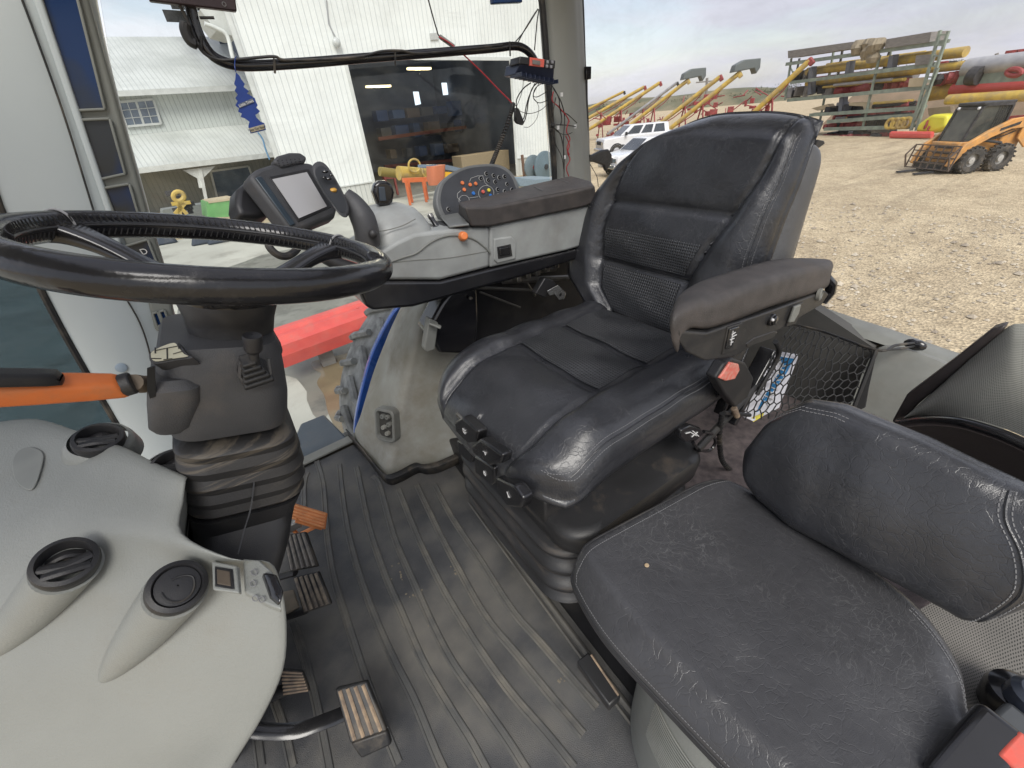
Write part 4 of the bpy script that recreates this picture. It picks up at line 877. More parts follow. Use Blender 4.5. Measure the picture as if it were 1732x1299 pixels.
# steel floor under the mat, raised seat platform
mb = MB(); mb.box((0, .72, -.06), (1.9, 1.84, .10)); mb.build('floor_pan', M['blk'], cab)
mb = MB(); mb.box((1.11, .72, .03), (1.3, 1.78, .12))
mb.build('seat_platform', M['blk'], cab, bevel=.01)
mb = MB(); mb.box((1.2, .35, .13), (.9, .9, .08)); mb.build('platform_carpet', M['carpet'], cab, bevel=.01)
# door sill strip and kick plate on the far side
mb = MB(); mb.beam((-.35, 1.635, .006), (.19, 1.675, .006), .05, .012); mb.build('door_sill', M['grey2'], cab, bevel=.003)
mb = MB(); mb.beam((-.35, 1.668, -.03), (.19, 1.708, -.03), .012, .06); mb.build('sill_seal', M['rub'], cab, bevel=.003)
mb = MB(); mb.prism([at(508, 716, z=-.12), at(548, 700, z=-.12), at(590, 742, z=-.06), at(516, 790, z=-.06), at(470, 800, z=-.08)], (0, 0, -.03))
mb.build('entry_step', M['step'], cab, bevel=.012)
# ---- front pillar (A): wide pale panel, narrow trim, display column
PY0 = 1.62
mb = MB()
Lp = [(-170,-160), (-90,60), (0,352), (60,472), (120,585), (215,748), (262,830)]
Rp = [(132,-160), (172,60), (212,220), (252,365), (278,480), (330,640), (400,800)]
Lp = [at(x, y, y=PY0-.02) for x, y in Lp]; Rp = [at(x, y, y=PY0) for x, y in Rp]
g = []
for a, b in zip(spline(Lp, 4), spline(Rp, 4)):
    row = []
    for t in [i/14 for i in range(15)]:
        p = a.lerp(b, t); p.y -= .05*math.sin(math.pi*t)**.6*(1 if t > .0 else 0); row.append(p)
    g.append([a+V(0,.06,0)]+row+[b+V(0,.06,0)])
mb.grid(g)
fp = mb.build('front_pillar', M['pil'], cab, ang=50)
# black seam running down the pillar panel
def seam(pts, y, r, m, name, parent, n=6, off=0):
    mb = MB(); mb.tube(spline([at(a, b, y=y) for a, b in pts], n), r, 8); return mb.build(name, m, parent)
seam([(22,-40), (60,60), (110,200), (160,362), (195,470), (236,545), (254,600), (262,650)], PY0-.062, .0022, M['rub'], 'seam', fp)
seam([(-95,62), (0,352), (60,472), (120,585), (215,748)], PY0-.03, .008, M['rub'], 'seal', fp)
# raised sticker dot
mb = MB(); mb.lathe(at(205, 622, y=PY0-.062), (0,-1,.1), [(.014, 0), (.014, .002), (.012, .003)], 20); mb.build('round_sticker', mat('pale_sticker', (.30,.37,.44), .4), fp)
# display column
cp = thing('display_pillar', 'olive grey pillar display column with dark blue tinted gauge windows', 'display', at(250, 450, y=1.58))
D0 = 1.565
mb = MB(); mb.prism([at(x, y, y=D0) for x, y in [(46,-60), (128,-60), (150,0), (250,362), (283,470), (300,570), (262,560), (240,470), (188,362), (66,0)]], (0, .05, 0))
mb.build('column_frame', M['pil2'], cp, bevel=.008, bseg=3)
mb = MB(); mb.prism([at(x, y, y=D0-.012) for x, y in [(30,-60), (50,-60), (72,0), (192,362), (212,440), (204,440), (180,362), (56,0)]], (0, .05, 0))
mb.build('column_trim', M['pil'], cp, bevel=.01, bseg=3)
for q in ([(60,-40), (122,-40), (132,0), (178,185), (130,187), (72,3)], [(138,203), (186,201), (212,294), (170,303)], [(176,318), (219,311), (234,362), (194,362)],
          [(205,418), (250,405), (276,470), (236,470)], [(258,530), (267,527), (275,549), (266,552)], [(269,527), (278,524), (286,543), (277,546)]):
    w_ = [at(x, y, y=D0-.003) for x, y in q]; c_ = sum(w_, Vector())/len(w_)
    mb = MB(); mb.prism(w_, (0, .006, 0)); f = mb.build('display_window', M['dblue'], cp, bevel=.002)
    mb = MB()
    for a, b in zip(w_, w_[1:]+w_[:1]): mb.beam(a+V(0,-.003,0), b+V(0,-.003,0), .006, .008, (0,1,0))
    mb.build('window_bezel', M['pil2'], f, bevel=.002)
Mt = frame(at(236, 428, y=D0-.006), at(250, 424, y=D0-.006)-at(236, 428, y=D0-.006), at(230, 412, y=D0-.006)-at(240, 440, y=D0-.006))
disp = [o for o in cp.children if o.name.startswith('display_window')][3]
text('⌂ D', .022, M['white'], 'symbol', disp, Mt)
text('◊ ↕', .018, M['white'], 'symbol', disp, Mt @ Matrix.Translation((0,-.026,0)))
text('▭ ≈', .018, M['white'], 'symbol', disp, Mt @ Matrix.Translation((.004,-.05,0)))
# ---- rear right pillar
mb = MB()
A0 = [(912,-60), (925,0), (934,150), (945,300), (952,420)]; B0 = [(975,-60), (984,0), (992,160), (1000,305), (1004,420)]
g = []
for a, b in zip(A0, B0):
    pa = at(*a, y=1.60); pb = at(*b, y=1.66)
    row = [pa+V(0,.05,0)]
    for t in [i/12 for i in range(13)]:
        p = pa.lerp(pb, t); p.y -= .035*math.sin(math.pi*t)**.5 + (.012 if .2 < t < .62 else 0); row.append(p)
    row.append(pb+V(0,.05,0)); g.append(row)
mb.grid(g); rp_ = mb.build('rear_pillar', M['pil3'], cab, ang=60)
mb = MB(); mb.tube(spline([at(x, y, y=1.6) for x, y in [(905,-60), (916,0), (925,110), (934,230), (938,310), (940,420)]], 5), .0125, 10)
mb.build('window_seal', M['rub'], rp_)
mb = MB(); mb.tube(spline([at(x, y, y=1.665) for x, y in [(978,-60), (985,0), (989,110), (994,210), (997,320), (1000,420)]], 5), .006, 8)
mb.build('rear_window_seal', M['rub'], rp_)
# ---- window panes
def pane(pts, y, m, name, thick=.005, vec=(0,1,0)):
    mb = MB(); mb.prism(pts, Vector(vec)*thick); return mb.build(name, m, cab, smooth=False)
pane([at(x, y, y=1.7) for x, y in [(150,-120), (905,-120), (942,470), (790,800), (600,980), (330,980)]], 1.7, M['glass'], 'side_window')
pane([V(1.62,1.66,.5), V(2.15,.3,.5), V(2.15,-1.2,.5), V(2.05,-1.2,2.0), V(2.05,.3,2.0), V(1.56,1.66,2.0)], 0, M['glassr'], 'rear_window', vec=(.006,0,0)) if False else None
mb = MB(); mb.hexa([V(1.60,1.66,.2), V(2.1,.1,.2), V(2.105,.1,.2), V(1.605,1.66,.2), V(1.52,1.66,2.0), V(2.02,.1,2.0), V(2.025,.1,2.0), V(1.525,1.66,2.0)])
mb.build('rear_window', M['glassr'], cab, smooth=False)
wp = [at(x, y, y=1.66) for x, y in [(-900,-200), (-95,62), (0,352), (60,472), (120,585), (215,748), (262,840), (-700,1100)]]
mb = MB(); mb.prism(wp, (0, .005, 0)); mb.build('windshield', M['glassf'], cab, smooth=False)
# ---- unseen roof above the camera, added to hold skylight back from the cab
mb = MB()
for c_, s_ in (((-.80,.78,1.86), (.6,2.0,.10)), ((1.50,.78,1.86), (.6,2.0,.10)), ((.35,-.10,1.86), (1.7,.24,.10)), ((.35,1.63,1.86), (1.7,.30,.10))): mb.box(c_, s_)
rf0 = mb.build('cab_roof', M['cream'], cab)
mb = MB(); mb.box((.35,.75,1.87), (1.7,1.46,.006)); mb.build('added_roof_hatch', M['glassr'], rf0, smooth=False)  # glass opening added so sky light and reflections reach the seats
# ---- wheel arch liner at the far rear corner of the floor
rows = [  # (z, pixel column list left -> right)
 (0.000, [(600,742), (612,762), (632,788), (655,812), (676,806), (705,792), (722,794), (748,788), (790,768)]),
 (0.035, [(600,728), (609,750), (630,775), (652,795), (674,789), (702,780), (722,780), (750,772), (795,750)]),
 (0.10, [(609,705), (612,722), (634,745), (660,765), (680,766), (705,760), (730,752), (760,740), (805,720)]),
 (0.20, [(620,668), (622,680), (645,700), (668,716), (690,720), (715,716), (742,706), (770,694), (812,680)]),
 (0.32, [(633,626), (646,634), (658,645), (680,656), (700,660), (724,660), (748,652), (775,645), (815,635)]),
 (0.45, [(650,582), (662,587), (674,592), (694,598), (712,602), (732,602), (754,598), (776,592), (798,585)]),
 (0.58, [(668,540), (679,544), (690,545), (706,548), (722,550), (740,552), (760,550), (772,545), (788,540)]),
 (0.72, [(690,500), (700,500), (712,500), (724,500), (738,500), (752,500), (760,500), (768,498), (778,495)]),
 (0.85, [(730,455), (738,455), (748,455), (758,455), (768,455), (778,455), (784,455), (790,455), (798,455)])]
yl = [1.655,1.56,1.45,1.33,1.31,1.30,1.29,1.27,1.22]
# depth of each column taken on the floor, drifting back with height
g = []
for z, px in rows:
    g.append([at(x, y, y=lerp(yv, 1.42, min(1, z/1.1)*(.35 if i else 0))+(.0 if i else -.0)) for i, ((x, y), yv) in enumerate(zip(px, yl))])
fl = [spline(r, 4) for r in g]
cols = list(zip(*fl)); cols = [spline(c, 4) for c in cols]
mb = MB(); mb.grid(cols); arch = mb.build('wheel_arch', M['fend'], cab, ang=0)
# black rubber skirt round its foot
bp = spline([at(x, y, z=.0) for x, y in [(590,738), (612,764), (632,790), (655,815), (676,812), (705,797), (722,799), (748,793), (800,768)]], 4)
mb = MB(); mb.grid([[p+V(0,-.012,0), p+V(0,-.014,.035), p+V(0,.004,.043)] for p in bp]); mb.build('arch_skirt', M['rub'], arch, solid=.006)
# socket panel in the arch
pc = at(652, 722, y=1.42); ux = (at(668, 745, y=1.37)-at(636, 700, y=1.47)).normalized()
Mf = frame(at(652, 719, y=1.345), V(.50,-.80,.0), V(.28,.16,1))
def fr(M4, *p): return M4 @ Vector(p)
sp_w, sp_h = .042, .062
mb = MB()
lo = [[fr(Mf, x*a, y*b, h) for x, y in rrect(sp_w, sp_h, .018)] for a, b, h in ((1.12,1.1,-.03), (1.12,1.1,.004), (1.05,1.04,.008), (.92,.93,.008), (.86,.88,.002), (.84,.87,-.012))]
mb.rings(lo, False, False); rim = mb.build('socket_panel', M['grey2'], cab)
mb = MB(); mb.sheet([fr(Mf, x*.86, y*.89, -.008) for x, y in rrect(sp_w, sp_h, .018)]); mb.build('panel_recess', mat('recess_grey', (.05,.048,.043), .7), rim)
for x, y, s in ((-.012,.034,1), (.012,.036,1), (.018,.006,1), (-.01,-.012,.9), (.008,-.034,.9)):
    mb = MB(); mb.lathe(fr(Mf, x, y, -.01), Mf.to_3x3() @ V(0,0,1), [(.0105*s, 0), (.0105*s, .014), (.008*s, .018), (.004*s, .018), (.0035*s, .008)], 14)
    mb.build('socket_cap', M['grey2'] if y > 0 else M['fend'], rim)
# latch box + hinge cover on the arch behind the seat
mb = MB(); a = [(748,512), (762,494), (790,484), (808,488), (810,540), (806,600), (744,598), (722,560), (738,530)]
mb.prism([at(x, y, y=1.20) for x, y in a], (0, .09, 0)); hc = mb.build('hinge_cover', M['blkg'], cab, bevel=.012, bseg=3)
mb = MB(); mb.lathe(at(795, 504, y=1.19), (0,-1,0), [(.006,0), (.006,.006), (.003,.009)], 14); mb.build('screw', M['steel'], hc)
mb = MB(); mb.prism([at(x, y, y=1.19) for x, y in [(726,538), (742,546), (736,592), (722,596), (718,590)]], (0, .03, 0))
la = mb.build('door_latch', M['grey2'], cab, bevel=.004)
mb = MB(); mb.beam(at(726, 546, y=1.18), at(746, 554, y=1.16), .018, .008); mb.build('latch_handle', M['grey2'], la, bevel=.003)
# dark mechanism shelf behind the seat, far side (below the arm console)
mb = MB(); mb.prism([at(x, y, y=1.36) for x, y in [(800,470), (960,425), (1010,440), (1010,520), (800,560)]], (0, .1, 0)); mb.build('rear_side_panel', M['blk'], cab, bevel=.01)
mb = MB(); mb.prism([at(x, y, y=1.33) for x, y in [(800,480), (900,452), (1015,425), (1015,560), (860,580), (800,600)]], (0,.02,0)); mb.build('dark_side_panel', M['blk'], cab)
mb = MB()
for a, b, r in (((800,486), (925,492), .006), ((812,494), (880,520), .004), ((835,470), (940,455), .008), ((880,462), (905,500), .006), ((850,475), (960,470), .012)):
    mb.tube([at(*a, y=1.27), at(*b, y=1.27)], r, 8)
mb.build('control_rods', mat('dull_steel', (.20,.19,.17), .45, metal=.6), cab)
for k in range(5):
    mb = MB(); mb.box(at(872+k*16, 470-k*6, y=1.25), (.02, .05, .028)); mb.build('rail_clamp', M['steel'], cab, bevel=.003)
# ---- rear ledge, quarter panel, window sill at the back left
mb = MB()
top = spline([at(x, y, x=1.75) for x, y in [(1340,505), (1385,522), (1440,541), (1500,560), (1560,582), (1625,604), (1700,622)]], 4)
bot = spline([at(x, y, x=1.70) for x, y in [(1335,530), (1380,546), (1437,566), (1500,585), (1560,605), (1622,628), (1700,650)]], 4)
g = [[a+V(.05,0,-.01), a, a.lerp(b, .25)+V(-.035,0,.008), a.lerp(b, .6)+V(-.045,0,.0), b, b+V(.06,0,-.02), b+V(.08,0,-.5)] for a, b in zip(top, bot)]
mb.grid(g); mb.build('rear_sill', M['grey2'], cab, ang=60)
mb = MB(); top = spline([at(x, y, x=1.60) for x, y in [(1478,592), (1500,586), (1560,600), (1625,626), (1700,650)]], 4)
bot = spline([at(x, y, x=1.5) for x, y in [(1432,700), (1460,720), (1520,740), (1590,760), (1700,800)]], 4)
mb.grid([[a+V(.04,0,-.01), a, a.lerp(b, .3)+V(-.02,0,0), a.lerp(b, .7), b, b+V(0,0,-.4)] for a, b in zip(top, bot)])
mb.build('quarter_panel', M['grey2'], cab, ang=60)
mb = MB(); mb.prism([at(x, y, x=1.66) for x, y in [(1270,480), (1345,500), (1478,588), (1440,700), (1380,780), (1180,780), (1180,600)]], (.05, 0, 0))
mb.build('rear_wall', mat('rear_wall_grey', (.085,.083,.078), .7, bump=.3), cab)
# ---- black gas strut on the rear pillar edge
gs = thing('gas_strut', 'thin black gas strut upright beside the grey rear pillar', 'gas strut', at(992, 270, y=1.64))
mb = MB(); mb.tube([at(990, 132, y=1.64), at(991, 236, y=1.64)], .0105, 12); mb.build('cylinder', M['blk'], gs)
mb = MB(); mb.tube([at(991, 236, y=1.64), at(992, 268, y=1.64)], .005, 10); mb.build('piston_rod', M['blkg'], gs)
mb = MB(); mb.tube([at(982, 120, y=1.65), at(995, 118, y=1.62)], .009, 10); mb.box(at(992, 124, y=1.63), (.03, .03, .045)); mb.build('ball_joint', M['blkg'], gs, bevel=.004)
mb = MB(); mb.prism([at(x, y, y=1.63) for x, y in [(987,257), (1002,262), (1018,254), (1030,252), (1036,262), (1034,278), (1026,290), (1022,280), (1006,274), (990,274)]], (0, .02, 0))
mb.build('bracket', M['blk'], gs, bevel=.006)
mb = MB(); mb.tube(spline([at(x, y, y=1.66) for x, y in [(996,274), (1004,288), (1010,300), (1012,316)]], 5), .0018, 6); mb.build('cable', M['rub'], gs)
# outside: the tractor's own right rear wheel and blue mudguard
tw = thing('tractor_rear_wheel', 'dusty grey lugged rear tyre of the tractor beside the door step', 'tractor wheel', (1.25, 2.25, -.78))
ct = V(1.20, 2.29, -.57); Rw = 1.08
mb = MB()
prof = [(.60,-.27), (.80,-.30), (.97,-.29), (1.02,-.24), (1.035,-.1), (1.04,0), (1.035,.1), (1.02,.24), (.97,.29), (.80,.30), (.60,.27)]
mb.rings([[ct+V(math.cos(a)*r*1.0, h, math.sin(a)*r) for r, h in prof] for a in [2*math.pi*i/96 for i in range(96)]], closed=True)
for i in range(34):
    for sgn in (-1, 1):
        a0 = 2*math.pi*(i+(.5 if sgn > 0 else 0))/34; pp_ = []
        for (h, da, ra) in ((.01*sgn, .0, 1.035), (.16*sgn, .07, 1.03), (.29*sgn, .115, .99), (.31*sgn, .12, .88)):
            a = a0+da; pp_.append(ct+V(math.cos(a)*(ra+.025), h, math.sin(a)*(ra+.025)))
        mb.tube(pp_, [.022,.022,.024,.02], 6)
mb.build('tyre', M['tyre'], tw)
mb = MB(); mb.lathe(ct+V(0,-.2,0), (0,1,0), [(.62,0), (.6,.02), (.5,.06), (.45,.2), (.2,.22)], 40); mb.build('rim', mat('wheel_rim_grey', (.5,.5,.5), .4), tw)
gp_ = spline([at(x, y, y=1.81) for x, y in [(606,760), (602,735), (603,712), (608,685), (616,650), (629,605), (647,565), (669,528), (697,500)]], 5)
mb = MB(); mb.grid([[p+V(.0,.03,-.0), p+V(-.004,.005,0), p, p+V(.14,-.01,-.05)] for p in gp_]); fg = mb.build('blue_mudguard', M['bluef'], cab, solid=.006)

# ================================================================== FLOOR MAT
fm = thing('floor_mat', 'ribbed black rubber floor mat, dusty and scuffed', 'floor mat', (0, .8, 0))
mb = MB(); mb.prism([V(-.95,-.35,0), V(.395,-.35,0), V(.405,.3,0), V(.43,1.05,0), V(.44,1.24,0), V(.18,1.31,0), V(.13,1.63,0), V(-.95,1.55,0)], (0,0,-.008))
mb.build('mat_sheet', M['mat'], fm)
RZ = [(400,820)]
ribs = [ [(250,610),(300,760),(350,950),(400,1200),(420,1320)], [(385,0),(400,200),(430,400),(490,600),(560,820),(640,1040),(720,1240)],
 [(300,0),(300,100)], [(465,0),(490,180),(540,380),(620,600),(700,780),(790,960),(880,1180),(930,1290)], [(550,0),(590,190),(660,400),(730,560),(830,790),(940,980),(1040,1140),(1120,1290)],
 [(635,0),(700,230),(790,440),(870,620),(960,790),(1080,960),(1200,1130),(1300,1290)], [(720,20),(800,220),(900,430),(1010,620),(1120,790),(1240,950),(1380,1110),(1500,1260)],
 [(800,0),(900,210),(1000,400),(1110,590),(1250,760),(1380,920),(1540,1110)], [(880,0),(960,150),(1080,330),(1220,550),(1350,700),(1480,850),(1600,990)],
 [(165,950),(210,1080),(250,1257)], [(90,1100),(110,1257)]]
ribs = [[(400+x/2.624, 820+y/2.624) for x, y in r] for r in ribs]
ext = {1: [(536,780)], 3: [(574,786)], 4: [(603,790)], 2: [(520,800)], 5: [(630,806)]}
mb = MB()
for i, r in enumerate(ribs):
    r = ext.get(i, [])+r
    P = spline([at(x, y, z=0) for x, y in r], 6)
    row = []
    for k, p in enumerate(P):
        t = (P[min(k+1, len(P)-1)]-P[max(k-1, 0)]).normalized(); nv = V(-t.y, t.x, 0)
        row.append([p+nv*w_+V(0,0,h_) for w_, h_ in ((-.0115,-.001), (-.009,.0042), (-.0062,.0046), (-.0045,.0022), (.0045,.0022), (.0062,.0046), (.009,.0042), (.0115,-.001))])
    mb.grid(row)
mb.build('raised_ribs', M['matr'], fm)
mb = MB(); mb.tube([V(.372,-.2,.004), V(.378,.3,.004), V(.40,1.0,.004)], .008, 8); mb.tube([V(.355,-.2,.002), V(.36,.3,.002), V(.385,1.0,.002)], .004, 8)
mb.build('mat_edge', M['matr'], fm)
# pale scuffs and crumbs of mud on the mat
random.seed(3)
mb = MB()
for cx_, cy_, n_, sp_ in ((679,970,9,12), (700,1010,7,7), (728,1052,4,5), (945,1150,5,5), (770,965,4,9)):
    for k in range(n_):
        p = at(cx_+random.gauss(0, sp_), cy_+random.gauss(0, sp_*.7), z=.001); r = random.uniform(.0012, .004)
        mb.ball(p, r, 6, (1.4, 1, .35), Matrix.Rotation(random.random()*3, 3, 'Z'))
mb.build('dried_mud', mat('dried_mud', (.22,.19,.14), .9, c2=(.15,.13,.1), ns=200), fm)
# ================================================================== DASH COWL
dash = thing('dash_cowl', 'large smooth pale grey dash cowl with round black air vents', 'dashboard', (-.4, .7, 0))
rows = [
 (.815, [(-260,820), (-160,765), (-70,728), (0,715), (60,711), (120,728), (205,757), (258,782), (312,805)]),
 (.80, [(-260,880), (-160,830), (-70,795), (0,785), (60,785), (125,800), (200,822), (256,838), (306,845)]),
 (.785, [(-260,940), (-160,900), (-70,880), (0,872), (65,872), (130,878), (200,888), (258,898), (304,902)]),
 (.765, [(-260,1000), (-160,970), (-70,950), (0,940), (75,930), (150,925), (230,928), (305,935), (385,944)]),
 (.735, [(-260,1060), (-160,1040), (-70,1020), (0,1008), (90,995), (180,985), (280,975), (370,965), (450,952)]),
 (.695, [(-260,1120), (-160,1100), (-60,1085), (20,1070), (110,1055), (205,1045), (310,1030), (400,1012), (470,990)]),
 (.645, [(-260,1200), (-150,1180), (-50,1160), (35,1145), (130,1130), (225,1118), (320,1102), (410,1080), (480,1055)]),
 (.585, [(-260,1290), (-150,1270), (-50,1245), (40,1228), (135,1210), (225,1195), (315,1180), (400,1158), (474,1135)]),
 (.52, [(-260,1400), (-150,1370), (-50,1340), (40,1320), (130,1298), (215,1280), (298,1262), (380,1235), (440,1215)]),
 (.45, [(-260,1500), (-150,1470), (-50,1440), (40,1410), (125,1385), (205,1360), (280,1335), (345,1310), (392,1295)]),
 (.36, [(-260,1650), (-150,1620), (-50,1580), (40,1540), (120,1500), (195,1465), (260,1430), (310,1405), (345,1385)])]
g = []
for z, px in rows:
    r = [at(x, y, z=z) for x, y in px]
    e = r[-1]
    dn = V(-.02, .02, -1)
    r += [e+V(-.004,.016,-.016), e+V(-.018,.05,-.06), e+V(-.055,.10,-.14), e+V(-.12,.20,-.28)]
    g.append(r)
e0 = [p+V(-.01,.02,-.05) for p in g[0]]
g = [[p+V(0,.01,-.25) for p in e0], e0]+g
gg = [spline(r, 4) for r in g]; gg = [spline(c, 4) for c in zip(*gg)]
mb = MB(); mb.grid(gg); body = mb.build('cowl_body', M['cream'], dash, ang=0)
# black sheet stands in for shade in the gap by the column, and kick panel
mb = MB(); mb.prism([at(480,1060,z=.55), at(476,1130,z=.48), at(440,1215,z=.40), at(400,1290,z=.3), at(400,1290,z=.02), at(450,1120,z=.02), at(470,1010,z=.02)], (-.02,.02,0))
mb.build('gap_kick_panel', M['blk'], dash)
NV = V(.34,-.62,.70).normalized()
def vent(px, py, z, r, n, tail, tz, opened, label=None, lift=.03):
    c = at(px, py, z=z); n = Vector(n).normalized()
    vt = bpy.data.objects.new('air_vent', None)
    mb = MB()
    mb.lathe(c, n, [(r*.9,-.02), (r, -.004), (r*1.0,.001), (r*.96,.006), (r*.80,.008), (r*.75,.005), (r*.74,-.012), (r*.5,-.022), (0.001,-.022)], 40, cap=False)
    ring = mb.build('air_vent', M['blk'], dash, ang=50)
    if label: ring['label'] = label
    u = n.cross(V(.3,.2,1)).normalized(); v_ = n.cross(u)
    if opened:
        mb = MB(); mb.tube([c+n*.002-u*r*.72, c+n*.004+v_*.006, c+n*.002+u*r*.72], [.004,.005,.004], 8, sx=1.8); 
        mb.build('vent_vane', M['blk'], ring)
        mb = MB(); P = [c+n*.004+v_*r*.42-u*r*.62, c+n*.008+v_*r*.45, c+n*.004+v_*r*.38+u*r*.60]; mb.tube(spline(P, 5), .0045, 8, sx=1.6); mb.build('vent_vane', M['blk'], ring)
        mb = MB(); P = [c-n*.012-v_*r*.35-u*r*.5, c-n*.005-v_*r*.42, c-n*.012-v_*r*.35+u*r*.5]; mb.tube(spline(P, 5), .004, 8, sx=2); mb.build('vent_vane', M['blk'], ring)
        if lift > .02:
            mb = MB(); mb.ball(c-n*.014+v_*r*.05, .016, 12, (1,.6,.8)); mb.build('dust_clump', mat('dust_clump', (.16,.14,.11), .95, c2=(.05,.045,.04), ns=150, bump=1), ring)
    else:
        mb = MB(); mb.lathe(c, n, [(r*.74,-.01), (r*.76,.001), (r*.72,.005), (r*.4,.007), (0.001,.007)], 36, cap=False); mb.build('vent_disc', M['blk'], ring, ang=50)
        mb = MB(); mb.tube(spline([c+n*.0072+u*(r*.5)*math.cos(a)+v_*(r*.62)*math.sin(a)*(1 if math.sin(a) > 0 else .5) for a in [math.pi*2*k/14 for k in range(12)]], 3), .0012, 6)
        mb.build('vent_tab', M['rub'], ring)
    if tail:
        te = at(*tail, z=tz); lo = []
        for k in range(13):
            t = k/12; q = c.lerp(te, t)-n*(.012+.015*math.sin(math.pi*t)); rr = r*1.06*max(.02, (1-t**1.6))**.62
            ax = (te-c).normalized(); nn = n.lerp(V(.25,-.6,.7), .0).normalized()
            uu = nn.cross(V(.3,.2,1)).normalized(); vv = nn.cross(uu)
            lo.append([q+(uu*math.cos(2*math.pi*j/32)+vv*math.sin(2*math.pi*j/32))*rr for j in range(32)])
        mb = MB(); mb.rings(lo); mb.build('vent_pod', M['cream'], dash, ang=60)
vent(300, 993, .756, .0310, (.42,-.50,.76), (172,1150), .625, False, 'closed round vent')
vent(111, 952, .782, .0315, (.35,-.42,.82), (-60,1130), .66, True, 'open round vent with dust inside')
vent(167, 743, .822, .032, (.28,-.28,.92), None, 0, True, lift=.01)
vent(298, 789, .800, .032, (.22,-.30,.93), None, 0, True, lift=.01)
for q, z in (((167,745), .815), ((297,791), .791)):
    mb = MB(); mb.lathe(at(*q, z=z), (.25,-.28,.92), [(.050,-.03), (.044,-.008), (.040,.0), (.036,.003)], 36, cap=False); mb.build('vent_collar', M['cream'], dash, ang=60)
# blank oval cover, socket, switch plate
mb = MB(); c = [at(p.x, p.y, z=.8155-(p.y-715)/157*.03-.0005) for p in spline([V(40,760,0), V(58,758,0), V(74,768,0), V(72,790,0), V(60,824,0), V(46,829,0), V(28,815,0), V(22,790,0), V(27,770,0)], 4, True)]
mb.prism(c, (0,0,.0022)); mb.build('blank_cover', mat('cover_cream', (.225,.232,.215), .45), dash, bevel=.001)
def quad_box(q, m, name, parent, h=.004, bevel=.002, up=(0,-.5,1), **k):
    mb = MB(); mb.prism([at(x, y, **k) for x, y in q], Vector(up).normalized()*h); return mb.build(name, m, parent, bevel=bevel)
so = quad_box([(364,952), (406,960), (410,1006), (366,1000)], M['cream'], 'socket_frame', dash, .012, z=.748)
quad_box([(370,961), (400,966), (403,1000), (371,995)], M['blkg'], 'socket_insert', so, .014, z=.748, bevel=.001)
quad_box([(374,966), (396,970), (398,995), (375,991)], mat('socket_brown', (.09,.07,.05), .5), 'socket_face', so, .0148, z=.748, bevel=.001)
sp = quad_box([(412,952), (440,955), (462,975), (474,1010), (476,1038), (455,1030), (415,1008)], M['cream'], 'switch_plate', dash, .012, z=.736, up=(.3,-.3,1))
quad_box([(438,980), (462,984), (473,1012), (468,1034), (452,1020)], M['blkg'], 'rocker_switch', sp, .020, z=.738, up=(.5,-.3,.8), bevel=.004)
for x, y in ((430,968), (428,987), (432,1012), (443,1014)):
    mb = MB(); mb.tube([at(x+5*math.cos(a), y+5*math.sin(a), z=.7495) for a in [2*math.pi*k/10 for k in range(10)]], .0006, 5, closed=True); mb.build('switch_symbol', M['thread'], sp)

# ================================================================== STEERING COLUMN
colm = thing('steering_column', 'black steering column with shroud, rubber bellows and leather steering wheel', 'steering column', (-.1, .72, 0))
TL = R_(16); UX = V(math.cos(TL), 0, -math.sin(TL)); UZ = V(math.sin(TL), 0, math.cos(TL))
def colring(pl_, pr_, py, yn, yf, r=.03, n=6, tilt=1):
    """rounded rectangular section whose left/right silhouette hits pixels pl_, pr_ at height py"""
    ym = (yn+yf)/2; a = at(pl_, py, y=ym); b = at(pr_, py, y=ym)
    c = (a+b)/2; hw = (b-a).length/2; hd = (yf-yn)/2; ux = UX if tilt else V(1,0,0)
    return [c+ux*x+V(0,1,0)*y for x, y in rrect(hw, hd, min(r, hw*.9, hd*.9), n)]
def loft(rows, m, name, parent, ang=40, **k):
    mb = MB(); mb.rings([colring(*r) for r in rows]); return mb.build(name, m, parent, ang=ang, **k)
sh = loft([(272,458,556,.61,.77,.03), (266,464,566,.605,.78,.035), (266,470,600,.60,.79,.04), (272,476,640,.60,.79,.04), (280,476,672,.602,.79,.04), (290,474,690,.61,.785,.035)], M['shroud'], 'upper_shroud', colm)
# left bulge of the shroud carrying the badge and the lever
mb = MB()
lo = []
for py, l, r_, yn, yf in ((618,262,330,.60,.70), (628,252,340,.59,.72), (650,252,340,.59,.73), (690,254,330,.60,.73), (702,262,325,.61,.72)):
    lo.append(colring(l, r_, py, yn, yf, .018, 5))
mb.rings(lo); mb.build('lever_housing', M['shroud'], colm)
bell = []
seq = [(298,497,700,0), (300,500,712,.010), (302,504,722,-.004), (304,508,736,.012), (308,509,748,-.004), (311,514,760,.012), (314,512,770,-.004), (317,516,782,.011), (319,513,792,-.004), (321,515,802,.009), (322,512,812,-.002)]
for l, r_, py, dw in seq: bell.append((l-dw*500-6, r_+dw*500-14, py, .605-dw*.8, .79+dw*.8, .045, 6))
loft(bell, M['bellow'], 'bellows', colm, ang=60, subsurf=1)
loft([(316,497,812,.605,.79,.04), (324,486,835,.61,.79,.035), (328,480,850,.60,.79,.03), (328,474,880,.58,.78,.03), (322,462,925,.56,.75,.03), (326,450,965,.54,.72,.03), (338,440,1010,.53,.70,.03)], M['blk'], 'lower_cover', colm, bevel=0)
seam_ = MB(); seam_.tube(spline([at(430,815,y=.60), at(424,860,y=.592), at(412,900,y=.558), at(402,938,y=.53)], 6), .0012, 6); seam_.build('cover_seam', M['shroud'], colm)
